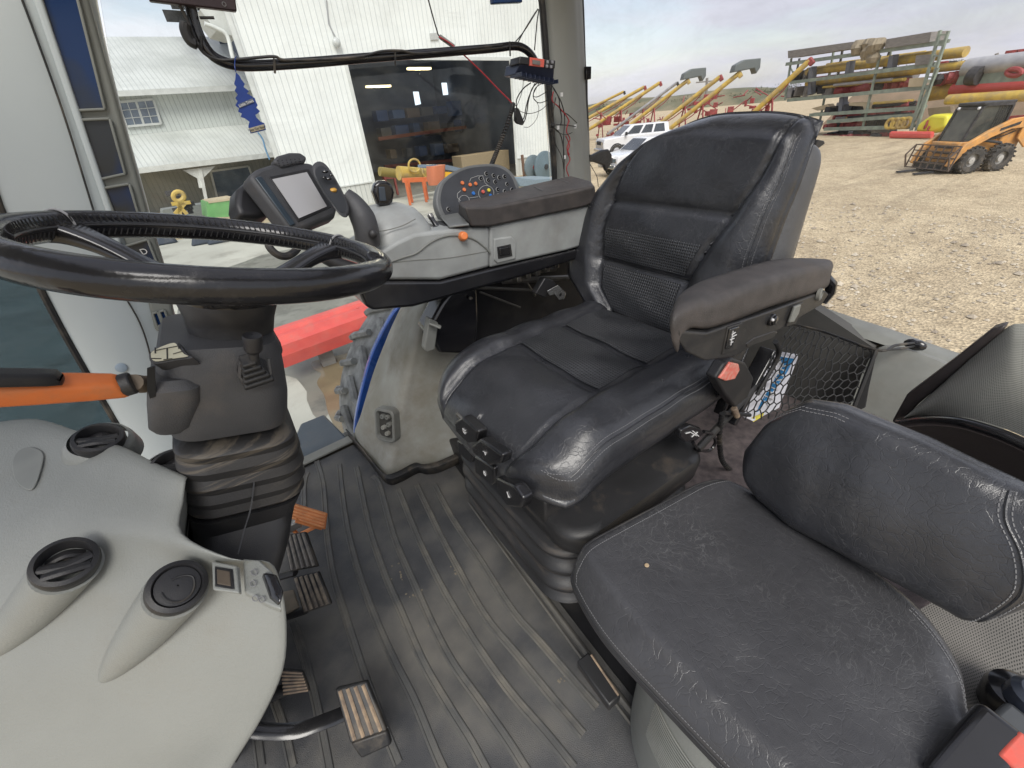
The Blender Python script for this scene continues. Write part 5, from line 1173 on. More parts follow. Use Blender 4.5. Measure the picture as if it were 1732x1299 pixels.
# neck
Wc = V(-.010,.69,1.08)
mb = MB(); mb.lathe(Wc-UZ*.135, UZ, [(.062,-.012), (.06,0), (.052,.02), (.055,.045), (.060,.065), (.055,.085), (.03,.095), (.001,.096)], 30, cap=False); mb.build('column_neck', M['blk'], colm, ang=30)
# steering wheel
wr = MB(); n = 96; Rr = .2035
def wp_(a, r=Rr, h=0): return Wc+UX*(math.cos(a)*r)+V(0,1,0)*(math.sin(a)*r)+UZ*h
wr.tube([wp_(2*math.pi*k/n) for k in range(n)], .0188, 20, closed=True, up=(0,0,1))
wheel = wr.build('steering_wheel', M['wheel'], colm, ang=0)
mb = MB()
for a0 in (148, 32, -90):
    a = R_(a0)
    tv = V(0,1,0)*math.cos(a)-UX*math.sin(a); secs_ = []
    for rr_, hh_, ww_, th_ in ((.200,-.004,.030,.014), (.178,-.008,.021,.011), (.14,-.020,.017,.009), (.09,-.042,.019,.009), (.045,-.060,.024,.010)):
        secs_.append([wp_(a, rr_, hh_)+tv*x+UZ*y for x, y in rrect(ww_, th_, .007, 4)])
    cs_ = [spline(c, 4) for c in zip(*secs_)]; mb.rings([list(r) for r in zip(*cs_)])
mb.build('wheel_spokes', M['blkg'], wheel, bevel=.002)
mb = MB(); mb.lathe(Wc-UZ*.05, UZ, [(.03,-.03), (.058,-.02), (.062,-.005), (.055,.006), (.03,.01), (.001,.011)], 30, cap=False); mb.build('wheel_hub', M['blkg'], wheel)
mb = MB()
for k in range(150):
    a = 2*math.pi*k/150
    if 205 < math.degrees(a) < 335: continue
    for s in (-1, 1):
        p = wp_(a, Rr-.0188, .0045*s+.003); q = wp_(a+.018, Rr-.0178, .0045*s+.009*s+.003)
        mb.tube([p, q], .0009, 4)
mb.tube([wp_(math.radians(-22+224*k/n), Rr-.0185, .003) for k in range(n)], .0016, 5)
mb.build('rim_stitching', mat('dark_thread', (.035,.035,.036), .5), wheel)
# patch where the leather cover is joined
mb = MB(); mb.lathe(wp_(R_(-28), Rr-.004, .0165), (UZ+V(.2,-.5,0)).normalized(), [(.013,-.004), (.0135,.002), (.011,.004), (.010,.003), (.001,.0035)], 24, cap=False); mb.build('join_patch', M['wheel'], wheel)
for a0 in (148, 32):
    mb = MB(); a = R_(a0); mb.tube([wp_(a-.03, Rr+math.cos(t)*.0203, math.sin(t)*.0203) for t in [k*math.pi/10-.3 for k in range(16)]], .0016, 6); mb.build('cover_end', mat('worn_edge', (.30,.30,.30), .5), wheel)
# badge
BN = V(-.1,-.62,.78).normalized(); B0 = at(290, 603, y=.60)
bd = spline([at(x, y, pl=(B0, BN)) for x, y in [(252,604), (254,596), (272,586), (298,578), (308,588), (318,600), (326,605), (300,609), (266,615), (255,612)]], 3, True)
mb = MB(); mb.prism(bd, -BN*.02); bdo = mb.build('badge_rim', M['shroud'], colm, bevel=.002)
ctr = sum(bd, Vector())/len(bd)
mb = MB(); mb.prism([ctr+(p-ctr)*.84+BN*.002 for p in bd], BN*.0005); bf = mb.build('badge_face', M['cream2'], bdo)
ub = (at(320,598,pl=(B0,BN))-at(262,606,pl=(B0,BN))).normalized(); Mb = frame(ctr+BN*.003, ub, BN.cross(ub))
mb = MB()   # small pictogram: arrows and shift pattern
for a, b in (((-.012,.006),(.012,.008)), ((0,.007),(0,-.008)), ((-.012,.002),(-.012,.01)), ((.012,.004),(.012,.012)), ((-.016,-.004),(-.006,-.006)), ((.006,-.002),(.016,.0)), ((-.004,-.008),(.005,-.008))):
    mb.beam(fr(Mb, *a, 0), fr(Mb, *b, 0), .0013, .0006)
mb.build('badge_symbol', M['blk'], bf)
# small stalk with square boot
mb = MB()
cb = at(432, 634, y=.588)
for k, (s, h) in enumerate(((.030,0), (.026,.006), (.022,.012), (.018,.018), (.014,.024))):
    mb.hexa([cb+V(-s*.62, -.004, -s*.55)+V(0,-h*.3,h), cb+V(s*.62,-.004,-s*.55)+V(0,-h*.3,h), cb+V(s*.62,s*.5,s*.2)+V(0,-h*.3,h), cb+V(-s*.62,s*.5,s*.2)+V(0,-h*.3,h),
             cb+V(-s*.6,-.008,-s*.55)+V(0,-h*.3,h+.006), cb+V(s*.6,-.008,-s*.55)+V(0,-h*.3,h+.006), cb+V(s*.6,s*.5,s*.2)+V(0,-h*.3,h+.006), cb+V(-s*.6,s*.5,s*.2)+V(0,-h*.3,h+.006)])
bo = mb.build('stalk_boot', M['rub'], colm, bevel=.002)
mb = MB(); mb.tube([at(408,610,y=.588), at(406,636,y=.586), at(412,646,y=.586), at(452,640,y=.586), at(458,630,y=.586), at(454,606,y=.588)], .003, 8); mb.build('boot_frame', M['shroud'], bo)
mb = MB(); mb.lathe(at(431,618,y=.582), (at(428,585,y=.578)-at(431,618,y=.582)), [(.006,0), (.006,.018), (.0105,.024), (.0115,.04), (.0105,.044), (.001,.045)], 20, cap=False); mb.build('stalk_knob', M['blk'], bo, ang=30)
# orange shuttle lever
lv = thing('shuttle_lever', 'orange hand lever with black grip insert on the left of the steering column', 'lever', at(240, 652, y=.61))
a = at(-60, 662, y=.55); b = at(208, 652, y=.60)
mb = MB(); lo = []
for t, h, d in ((0,.0145,.013), (.3,.0145,.013), (.7,.0135,.013), (.96,.0125,.012), (1,.0115,.011)):
    p = a.lerp(b, t); lo.append([p+V(0,-x*.35,x) + V(0,y,.35*y) for x, y in rrect(h, d, .007, 4)])
mb.rings(lo); mb.build('lever_body', M['orange'], lv, ang=50)
a2 = at(-60, 639, y=.535); b2 = at(104, 638, y=.57)
mb = MB(); lo = []
for t, h, d in ((0,.0075,.011), (.8,.0075,.011), (.97,.007,.010), (1,.004,.008)):
    p = a2.lerp(b2, t); lo.append([p+V(0,0,x)+V(0,y,0) for x, y in rrect(h, d, .005, 4)])
mb.rings(lo); mb.build('grip_insert', M['blk'], lv)
mb = MB(); mb.tube([b+V(-.002,0,0), b+V(.010,0,0)], .0135, 16); mb.build('lever_collar', M['blk'], lv, bevel=.002)
mb = MB(); mb.tube([b+V(.01,0,0), at(240,650,y=.615), at(266,646,y=.64)], [.010,.011,.008], 12); mb.build('lever_shaft', mat('dusty_shaft', (.14,.11,.08), .7), lv)
# key/tilt lever base in the slot
mb = MB(); mb.prism([at(x, y, y=.596) for x, y in [(249,622), (262,618), (264,668), (254,672), (249,655)]], (0,-.004,0)); mb.build('lever_slot', mat('slot_black', (.005,.005,.005), .8), colm)

# ================================================================== PEDALS
def pedal(name, label, corners, zs, ridges, m_pad, m_ridge, along, arm, group=None, cat='pedal', thick=.018, arm_m=None, rh=.0035):
    """corners px: a b c d round the pad; ridges run a->b direction (along=0) or a->d"""
    w_ = [at(x, y, z=z) for (x, y), z in zip(corners, zs)]
    n = (w_[1]-w_[0]).cross(w_[3]-w_[0]).normalized()
    if n.dot(CAM-w_[0]) < 0: n = -n
    th = thing(name, label, cat, sum(w_, Vector())/4-n*.02, group=group)
    mb = MB(); mb.hexa([p-n*thick for p in w_]+w_); pad = mb.build('pedal_pad', m_pad, th, bevel=.004, bseg=3)
    mb = MB()
    for k in range(ridges):
        t = (k+.6)/(ridges+.2)
        if along: p = w_[0].lerp(w_[1], t); q = w_[3].lerp(w_[2], t)
        else: p = w_[0].lerp(w_[3], t); q = w_[1].lerp(w_[2], t)
        d = q-p; p, q = p+d*.04, q-d*.04
        m_ = []
        for j in range(7): m_.append(p.lerp(q, j/6)+n*(.0005))
        mb.tube(m_, rh, 6)
    mb.build('pad_ridges', m_ridge, pad)
    if arm:
        mb = MB(); A = [at(x, y, z=z) for x, y, z in arm[0]]; mb.tube(spline(A, 6), arm[1], 10, sx=arm[2] if len(arm) > 2 else 1); mb.build('pedal_arm', arm_m or M['blk'], th)
    return th, w_, n
g_ = 'pedals on the cab floor'
t1, w1, n1 = pedal('accelerator_pedal', 'orange ribbed accelerator pedal, right of the steering column foot', [(480,846), (554,868), (550,896), (474,872)], [.20,.13,.10,.17], 5, M['orange2'], mat('orange_ridge', (.70,.29,.11), .5, c2=(.5,.2,.07), ns=40), 0, None, g_, thick=.014)
mb = MB()
for a, b in (((500,880,.15), (545,893,.09)), ((505,905,.03), (535,890,.09)), ((480,880,.12), (505,905,.03))):
    mb.beam(at(*a[:2], z=a[2]), at(*b[:2], z=b[2]), .014, .008)
mb.build('pedal_bracket', M['orange2'], t1, bevel=.001)
mb = MB(); mb.box(at(495,888,z=.09), (.05,.03,.03)); mb.tube([at(478,880,z=.10), at(505,890,z=.08)], .007, 8); mb.build('hinge_block', M['steel'], t1, bevel=.003)
t2, w2, n2 = pedal('brake_pedal', 'upper black brake pedal with worn grey ridges', [(477,905), (516,899), (537,958), (490,967)], [.19,.19,.13,.13], 5, M['rub'], mat('worn_grey_ridge', (.24,.215,.18), .6, c2=(.12,.11,.10), ns=60), 1, ([(430,990,.12), (465,978,.10), (500,968,.12)], .009, 1.5), g_, arm_m=M['blk'], rh=.0045)
t3, w3, n3 = pedal('brake_pedal', 'lower black brake pedal with wide worn tan ridges, next to the cowl switch', [(494,976), (538,966), (560,1022), (513,1038)], [.18,.18,.12,.12], 5, M['rub'], mat('worn_tan_ridge', (.25,.205,.15), .6, c2=(.11,.095,.08), ns=60), 1, ([(440,1045,.1), (470,1046,.08), (520,1030,.11)], .009, 1.5), g_, rh=.0045)
mb = MB(); mb.prism([at(x, y, z=.10) for x, y in [(470,1006), (498,1000), (508,1030), (478,1042)]], (0,0,.01)); mb.build('linking_plate', mat('tan_plate', (.22,.18,.13), .7, c2=(.14,.12,.09), ns=20), t3, bevel=.002)
t4, w4, n4 = pedal('small_pedal', 'small black pedal with fine curved tan ridges beside the cowl edge', [(474,1133), (512,1136), (524,1170), (478,1178)], [.13,.11,.07,.09], 7, M['rub'], M['tan'], 0, ([(430,1190,.08), (455,1178,.07), (485,1165,.07)], .012, 1.3), g_, rh=.0024)
t5, w5, n5 = pedal('clutch_pedal', 'big black clutch pedal with four tan ridges, nearest the camera', [(566,1166), (620,1153), (654,1236), (592,1258)], [.17,.17,.10,.10], 4, M['rub'], M['tan'], 1, None, g_, rh=.0042)
mb = MB(); mb.prism([w5[2], w5[3], w5[3]+V(.006,-.025,-.035), w5[2]+V(-.004,-.018,-.03)], -n5*.02); mb.build('pedal_toe', M['rub'], t5, bevel=.005)
mb = MB(); mb.tube(spline([at(395,1225,z=.16), at(440,1236,z=.13), at(500,1236,z=.10), at(555,1218,z=.10), at(590,1203,z=.12)], 6), .007, 10, sx=2.3, up=(0,0,1)); mb.build('pedal_arm', M['blkg'], t5)

# ================================================================== RIGHT ARM CONSOLE
YC = 1.12
con = thing('arm_console', 'light grey control console with black padded armrest on the far side of the seat', 'control console', (.7, 1.25, .8))
def side(pts, y, dy, m, name, parent, bevel=.004, bseg=3):
    mb = MB(); mb.prism([at(a, b, y=y) for a, b in pts], (0, dy, 0)); return mb.build(name, m, parent, bevel=bevel, bseg=bseg)
side([(612,452), (640,428), (672,408), (702,395), (760,388), (829,384), (829,452), (745,474), (650,474), (612,474)], YC, .27, M['grey'], 'console_body', con, .010)
side([(829,384), (985,351), (1040,338), (1040,400), (958,424), (829,453)], YC-.001, .25, M['grey'], 'console_box', con, .008)
side([(603,484), (612,474), (650,474.5), (745,474.5), (829,453.5), (958,424.5), (1010,412), (1010,428), (880,470), (800,492), (700,520), (632,526), (618,518)], YC+.004, .24, M['blkg'], 'console_underside', con, .012)
mb = MB(); mb.tube(spline([at(x, y, y=YC-.001) for x, y in [(640,450), (680,436), (704,428), (725,412), (745,402), (770,398), (800,404), (822,420), (829,428)]], 5), .003, 8)
mb.tube(spline([at(x, y, y=YC) for x, y in [(648,446), (700,440), (760,436), (829,424)]], 5), .0015, 6); mb.build('styling_line', M['grey2'], con)
# rocker on the box
ro = side([(836,404), (866,400), (874,410), (873,438), (842,446), (836,440)], YC-.006, .012, M['grey'], 'switch_bezel', con, .004)
side([(841,418), (864,413), (867,433), (843,438)], YC-.008, .01, M['blk'], 'switch_frame', ro, .001)
side([(845,420), (863,417), (864,430), (846,433)], YC-.013, .01, M['blkg'], 'rocker_switch', ro, .003)
# armrest pad
zt = at(829, 349, y=YC).z
nt_ = [at(785,350,y=YC-.015), at(829,350,y=YC-.015), at(962,325,y=YC-.015), at(1006,314,y=YC-.015)]
ft_ = [at(x, y, z=zt+.003) for x, y in [(1000,306), (966,297), (897,312), (849,325), (818,333), (776,342)]]
nb_ = [at(797,384,y=YC-.012), at(828,384,y=YC-.012), at(985,351,y=YC-.012), at(1010,343,y=YC-.012)]
fb_ = [p+V(0,0,-.055) for p in ft_[:-1]]+[at(775,361,y=ft_[-1].y)]
mb = MB(); mb.rings([nb_+fb_, nt_+ft_]); pad = mb.build('armrest_pad', M['arm'], con, bevel=.007, bseg=3)
mb = MB(); mb.tube([at(903,316,z=zt+.004), at(918,322,z=zt+.004)], .0008, 5); mb.tube([at(943,302,z=zt+.004), at(962,309,z=zt+.004)], .0008, 5); mb.build('pad_mark', M['thread'], pad)
# domed housing at the console front, and its small instruments
ze = at(660, 395, y=YC+.08).z
mb = MB()
lo = []
for py, l, r_, yn, yf in ((344,640,660,1.26,1.30), (347,624,676,1.22,1.33), (354,616,690,1.18,1.36), (368,612,700,1.15,1.38), (384,612,708,1.13,1.39), (402,614,712,1.125,1.39)):
    lo.append(colring(l, r_, py, yn, yf, .05, 6, 0))
mb.rings(lo); dome = mb.build('domed_housing', M['grey'], con, ang=60)
mb = MB(); mb.lathe(at(621,352,y=1.14), (-.2,-1,.2), [(.007,0), (.007,.003), (.005,.004), (.001,.003)], 16, cap=False); mb.build('round_button', M['blk'], dome)
mb = MB(); mb.tube(spline([at(x, y, y=1.135) for x, y in [(625,392), (650,390), (680,382), (703,370)]], 5), .0013, 6); mb.build('housing_seam', M['grey2'], dome)
def lozenge(pts, y, dy, m, name, parent, bevel=.006): return side(pts, y, dy, m, name, parent, bevel)
kn = lozenge([(632,325), (634,312), (642,306), (654,306), (664,312), (668,326), (665,342), (658,350), (640,348)], 1.24, .03, M['blkg'], 'finger_control', con, .008)
lozenge([(641,316), (651,316), (654,340), (643,340)], 1.234, .01, mat('smoky_window', (.05,.065,.085), .2), 'control_window', kn, .002)
mb = MB(); mb.ball(at(675,355,y=1.25), .014, 14, (1,1,1.1)); mb.tube([at(675,356,y=1.25), at(678,372,y=1.25)], .006, 8); mb.build('ball_knob', M['blk'], con)
mb = MB(); mb.tube([at(695,360,y=1.24), at(700,382,y=1.24)], [.017,.02], 16); mb.build('turn_knob', M['grey2'], con, bevel=.003)
mb = MB(); mb.prism([at(x, y, y=1.3) for x, y in [(700,378), (706,375), (800,370), (800,394), (702,394)]], (0,-.12,0)); tray = mb.build('control_tray', M['blk'], con, bevel=.004)
mb = MB(); mb.beam(at(726,363,y=1.24), at(741,386,y=1.20), .013, .012); mb.build('tray_lever', M['blkg'], tray, bevel=.003)
mb = MB(); mb.beam(at(726,362,y=1.238), at(731,370,y=1.23), .015, .014); mb.build('lever_tip', M['steel'], tray, bevel=.003)
mb = MB(); mb.prism([at(x, y, z=at(770,372,y=1.22).z) for x, y in [(745,368), (775,363), (794,382), (760,386)]], (0,0,.006)); mb.build('storage_lid', mat('lid_grey', (.16,.165,.16), .4), tray, bevel=.002)
mb = MB(); mb.tube([at(782,400,y=1.12), at(786,399,y=1.10)], [.015,.011], 14); mb.build('orange_knob', M['orange'], con, bevel=.003)
# fan shaped button board
PN = V(.10,-1,.42).normalized(); P0 = at(806, 325, y=1.34)
outl = [(738,345), (739,325), (746,307), (764,292), (788,281), (815,277), (840,277), (858,284), (870,296), (877,312), (884,335), (880,365), (800,378), (760,374), (746,366)]
bo_ = spline([at(x, y, pl=(P0, PN)) for x, y in outl], 4, True)
mb = MB(); mb.prism(bo_, -PN*.03); fan = mb.build('button_board', mat('board_grey', (.13,.135,.135), .5), con, bevel=.006, bseg=3)
cc = at(808, 330, pl=(P0, PN))
mb = MB(); mb.prism([cc+(p-cc)*.90+PN*.001 for p in bo_], PN*.001); face = mb.build('board_face', mat('board_face', (.045,.048,.055), .5), fan)
def z4(x, y): return at(600+x/4.811, 230+y/4.811, pl=(P0+PN*.003, PN))
def button(x, y, m, r=.0062, ring=True, nm='push_button'):
    p = z4(x, y); mb = MB(); mb.lathe(p, PN, [(r,-.001), (r,.0025), (r*.8,.004), (.0005,.004)], 18, cap=False); b_ = mb.build(nm, m, face)
    if ring:
        u = PN.cross(V(0,0,1)).normalized(); v_ = PN.cross(u); mb = MB(); mb.tube([p+(u*math.cos(t)+v_*math.sin(t))*r*1.12 for t in [2*math.pi*k/20 for k in range(20)]], .0007, 5, closed=True)
        mb.beam(p+PN*.0043-u*.003, p+PN*.0043+u*.002+v_*.002, .0008, .0004); mb.build('button_ring', mat('ring_print', (.5,.5,.48), .5) if 'ring_print' not in bpy.data.materials else bpy.data.materials['ring_print'], b_)
obut = mat('orange_button', (.72,.20,.07), .45); bbut = mat('blue_button', (.03,.16,.5), .4); ybut = mat('yellow_button', (.72,.62,.06), .45)
for x, y in ((875,383), (938,398), (983,389), (890,438)): button(x, y, obut, ring=False)
for x, y in ((1025,347), (1070,308), (1085,360), (1130,323), (1175,340), (1218,332), (1142,375), (1240,393), (1163,436), (1220,452), (1280,438), (1170,485), (763,597)): button(x, y, M['blkg'])
button(965,468, bbut, ring=False); button(1105,487, bbut, ring=False); button(1043,455, M['red'], ring=False); button(1090,442, ybut, ring=False)
mb = MB()
for cx_, cy_, rr, a0, a1 in ((1070,465,62,0,360), (890,525,42,160,380)):
    mb.tube([z4(cx_+rr*math.cos(R_(a)), cy_+rr*math.sin(R_(a))) for a in range(a0, a1+1, 12)], .0007, 5)
for ln in ([(835,500), (835,470), (862,445)], [(835,500), (862,528)], [(935,370), (945,345), (1000,325), (1040,322), (1060,380), (1090,410)], [(930,505), (1005,495)]):
    mb.tube([z4(x, y) for x, y in ln], .0007, 5)
mb.build('printed_lines', bpy.data.materials['ring_print'], face)
# ---- monitor
mon = thing('monitor', 'dark grey touchscreen monitor, switched off, at the front of the arm console', 'monitor', at(500, 400, d=1.2))
a = at(459,301,d=1.20); b = at(520,288,d=1.29); c = at(504,371,d=1.165)
Mm = frame(a, b-a, a-c); Wm = (b-a).length; Hm = (c-a).length
PM = (a, (Mm.to_3x3() @ V(0,0,1)))
nM = PM[1]
if nM.dot(CAM-a) < 0: nM = -nM
def mp2(x, y, o=0): return at(x, y, pl=(a+nM*o, nM))
mb = MB(); mb.prism([mp2(x, y, .004) for x, y in [(421,296), (436,284), (458,277), (500,272), (526,274), (545,290), (572,352), (568,366), (510,389), (492,388)]], -nM*.045)
hs = mb.build('housing', M['shroud'], mon, bevel=.01, bseg=3)
mb = MB(); mb.prism([mp2(x, y, .006) for x, y in [(455,299), (522,285), (560,350), (504,375)]], -nM*.01); bz = mb.build('screen_bezel', M['blk'], mon, bevel=.001)
mb = MB(); mb.prism([mp2(x, y, .0075) for x, y in [(461,303), (519,291), (553,349), (506,369)]], -nM*.004); mb.build('screen', M['screen'], mon)
mb = MB(); mb.prism([mp2(x, y, .008) for x, y in [(432,300), (442,297), (500,378), (492,382)]], -nM*.004); mb.build('side_grip', mat('grip_blue_black', (.03,.045,.06), .4), mon, bevel=.002)
mb = MB(); mb.prism([mp2(x, y, -.012) for x, y in [(455,281), (462,272), (482,266), (500,266), (512,274), (510,282), (470,292)]], nM*.022); sg = mb.build('speaker_grille', M['shroud'], mon, bevel=.006, bseg=3)
mb = MB()
for i in range(6):
    for j in range(3): mb.lathe(mp2(470+i*7.2+j*1.5, 272+j*4-i*.6, .0102), nM, [(.0014,0), (.0014,.0004), (.0001,.0004)], 8, cap=False)
mb.build('grille_holes', mat('hole_black', (.003,.003,.003), .9), sg)
mb = MB(); mb.prism([mp2(x, y, -.05) for x, y in [(402,318), (424,300), (440,310), (462,360), (440,366), (408,364), (400,345)]], -nM*.05); mb.build('rear_cover', M['blk'], mon, bevel=.012, bseg=3)
mb = MB(); mb.tube(spline([at(468,392,d=1.16), at(455,402,d=1.12), at(456,418,d=1.1), at(470,431,d=1.1), at(486,433,d=1.11), at(500,424,d=1.13), at(510,408,d=1.15)], 6), .0085, 10); mb.build('cable_loop', M['rub'], mon)
mb = MB(); mb.tube(spline([mp2(520,360,-.04), at(515,395,d=1.2), at(530,420,d=1.2), at(570,445,d=1.2), at(620,460,d=1.22)], 6), .018, 12); mb.build('mount_arm', M['blk'], mon)
# ---- drive handle
hd = thing('drive_handle', 'curved charcoal drive handle with amber buttons, between monitor and console', 'joystick', at(628, 400, d=1.22))
ou = [at(x, y, d=d) for x, y, d in [(529,292,1.19), (530,280,1.20), (540,274,1.22), (552,280,1.22), (566,300,1.2), (582,330,1.18), (590,352,1.17), (586,366,1.15), (574,362,1.14), (556,338,1.15), (540,314,1.17)]]
ou = spline(ou, 4, True); cc = sum(ou, Vector())/len(ou); nn = (CAM-cc).normalized()
mb = MB(); lo = [[cc+(p-cc)*s+nn*h for p in ou] for s, h in ((.85,-.03), (1,-.02), (1.03,-.005), (1,.006), (.88,.010))]
mb.rings(lo); hh = mb.build('handle_head', M['shroud'], hd, ang=60)
mb = MB(); mb.prism([cc+(p-cc)*.84+nn*.0105 for p in ou], nn*.002); mb.build('button_face', mat('face_dark', (.028,.03,.033), .4), hh)
for x, y, r in ((563,322,.010), (572,336,.008), (578,350,.006)):
    mb = MB(); p = at(x, y, pl=(cc+nn*.013, nn)); mb.ball(p, r, 12, (1,1,.6)); mb.build('amber_button', M['gold'], hh)
for x, y, r in ((550,290,.008), (556,302,.008), (548,300,.005), (560,296,.005)):
    mb = MB(); p = at(x, y, pl=(cc+nn*.013, nn)); mb.ball(p, r, 12, (1,.7,.5)); mb.build('black_button', M['blkg'], hh)
mb = MB(); mb.tube(spline([at(582,330,d=1.21), at(598,345,d=1.21), at(613,368,d=1.2), at(620,390,d=1.2), at(622,412,d=1.21)], 6), [.020+.012*min(1, k/12) for k in range(25)], 16); mb.build('handle_stem', M['shroud'], hd)
mb = MB(); mb.ball(at(631,396,d=1.17), .012, 12); mb.build('stem_button', M['blk'], hd)
# ================================================================== SEATS
def pillow(Mx, plan, top, thick, r, nu=64, nv=64, under=.0, bulge=.012):
    """closed upholstered block. plan(u,v)->(x,y) in metres, top(u,v)->z, r = edge rounding in metres"""
    mb = MB(); P = []
    U = [.5-.5*math.cos(math.pi*i/nu) for i in range(nu+1)]; W = [.5-.5*math.cos(math.pi*i/nv) for i in range(nv+1)]
    w0 = (Vector(plan(1,.5)+(0,))-Vector(plan(0,.5)+(0,))).length; w1 = (Vector(plan(.5,1)+(0,))-Vector(plan(.5,0)+(0,))).length
    def off(u, v):
        a, b = abs(2*u-1), abs(2*v-1)
        du, dv = (1-a)*w0/2, (1-b)*w1/2
        # distance to a rounded border
        fu, fv = max(0, 1-du/r), max(0, 1-dv/r)
        q = min(1, (fu**2.2+fv**2.2)**(1/2.2)); return r*(1-math.sqrt(max(0, 1-q*q)))
    pos = lambda u, v: Mx @ Vector(plan(u, v)+(top(u, v)-off(u, v),))
    for u in U: P.append([pos(u, v) for v in W])
    mb.grid(P)
    # border loop
    loop = [(U[i], 0) for i in range(nu)]+[(1, W[j]) for j in range(nv)]+[(U[nu-i], 1) for i in range(nu)]+[(0, W[nv-j]) for j in range(nv)]
    cx = plan(.5, .5); lo = []
    for q in (0, .15, .35, .6, .85, 1):
        ring = []
        for u, v in loop:
            x, y = plan(u, v); z = top(u, v)-off(u, v); zb = top(.5, .5)-thick
            s = bulge*math.sin(math.pi*min(1, q*1.02))-(under*max(0, q-.3)); dx, dy = x-cx[0], y-cx[1]; l_ = math.hypot(dx, dy)
            ring.append(Mx @ Vector((x+dx/l_*s, y+dy/l_*s, z+(zb-z)*q)))
        lo.append(ring)
    mb.rings(lo, False, True)
    bm = bmesh.new(); 
    return mb, pos
def weld(o, d=.0004):
    bm = bmesh.new(); bm.from_mesh(o.data); bmesh.ops.remove_doubles(bm, verts=bm.verts, dist=d); bmesh.ops.recalc_face_normals(bm, faces=bm.faces); bm.to_mesh(o.data); bm.free()
    o.data.shade_smooth(); return o
def stitch(mb, pts, n_up, step=.006, ln=.0038, r=.0006):
    """thread dashes along a polyline"""
    acc = 0
    for a, b in zip(pts, pts[1:]):
        d = (b-a).length
        while acc < d:
            p = a.lerp(b, acc/d); q = p+(b-a).normalized()*ln; up = n_up*.0006
            mb.tube([p+up, q+up], r, 4); acc += step
        acc -= d
def groove(d, w, h): return -h*math.exp(-(d/w)**2)

seat = thing('operator_seat', 'black leather driver seat with high backrest and side bolsters', 'seat', (.65, .75, .12))
# ---- cushion : local x = rearwards, y = far side, z = up
c00 = at(897, 812, z=.585); c01 = at(742, 612, z=.60); c10 = at(1206, 618, z=.62); c11 = at(1010, 497, z=.60)
I3 = Matrix.Identity(4)
ZC = .640
def plan_c(u, v):
    fx = lerp(.332, .338, v); x0 = fx-.018*math.sin(math.pi*v)
    x = lerp(x0, 1.03, u); y = lerp(lerp(.428, .448, u), lerp(1.06, 1.07, u), v)
    # round the plan corners
    k = max(0, .16-u)/.16; e = abs(2*v-1)
    x += .055*k*max(0, e-.55)**2/.2; y += (1 if v < .5 else -1)*.02*k*k
    return (x, y)
def top_c(u, v):
    e = abs(2*v-1); b = sm(.50, .66, e)
    z = ZC-.030+.032*b*(1-.25*sm(.5, 1, u))-.028*sm(.72, 1.0, e)
    z += -.058*sm(.30, 0, u)**1.3 + .012*sm(.15,.4,u)*(1-b)
    z += groove((e-.56)*.3, .006, .014)
    if e < .56:
        z += groove((u-.40)*.63, .005, .011)+groove((u-.66)*.63, .005, .011)
        z += .007*math.sin(math.pi*min(1, max(0, (u-.40)/.26)))+.007*math.sin(math.pi*min(1, max(0, (u-.66)/.3)))+.012*math.sin(math.pi*min(1, u/.40))
    z += .0025*math.sin(v*23+u*9)*math.sin(u*17)+.002*math.sin(u*31+v*11)
    return z
mb, posc = pillow(I3, plan_c, top_c, .165, .055, 84, 84, under=.12, bulge=.010)
cush = weld(mb.build('seat_cushion', M['lea'], seat, ang=0))
# perforated inserts: thin skins 1.5 mm above the cushion
def skin(pos, u0, u1, v0, v1, m, name, parent, n=(0,0,1), h=.003, nu=24, nv=30):
    mb = MB(); n = Vector(n); mb.grid([[pos(lerp(u0,u1,i/nu), lerp(v0,v1,j/nv))+n*h for j in range(nv+1)] for i in range(nu+1)]); return mb.build(name, m, parent, ang=0)
skin(posc, .415, .645, .235, .765, M['leap'], 'perforated_insert', cush)
skin(posc, .675, .93, .235, .765, M['leap'], 'perforated_insert', cush)
mb = MB()
for v in (.218, .782): mb.tube([posc(.02+.96*i/50, v)+V(0,0,.0015) for i in range(51)], .0022, 6)
for u in (.402, .662): mb.tube([posc(u, .23+.54*i/20)+V(0,0,.001) for i in range(21)], .0020, 6)
mb.build('seam_piping', M['lea'], cush)
mb = MB()
def side_line(pos, inset, dz, n=60):
    a = [pos(.985-.93*i/n, inset) for i in range(n)]
    return a
for ins, s in ((.020, 0), (.040, 1)):
    P = [posc(lerp(.97, .10, i/50), ins) for i in range(51)]+[posc(.10-.065*math.sin(k*math.pi/16), ins+.05*(1-math.cos(k*math.pi/16))) for k in range(1, 9)]
    stitch(mb, P, V(0,-.6,.8), .0065, .0042, .0007)
mb.build('side_stitching', M['thread'], cush)
mb = MB(); mb.tube([posc(lerp(.97, .08, i/50), .030)+V(0,-.0004,.0004) for i in range(51)], .0016, 6); mb.build('side_welt', M['lea'], cush)

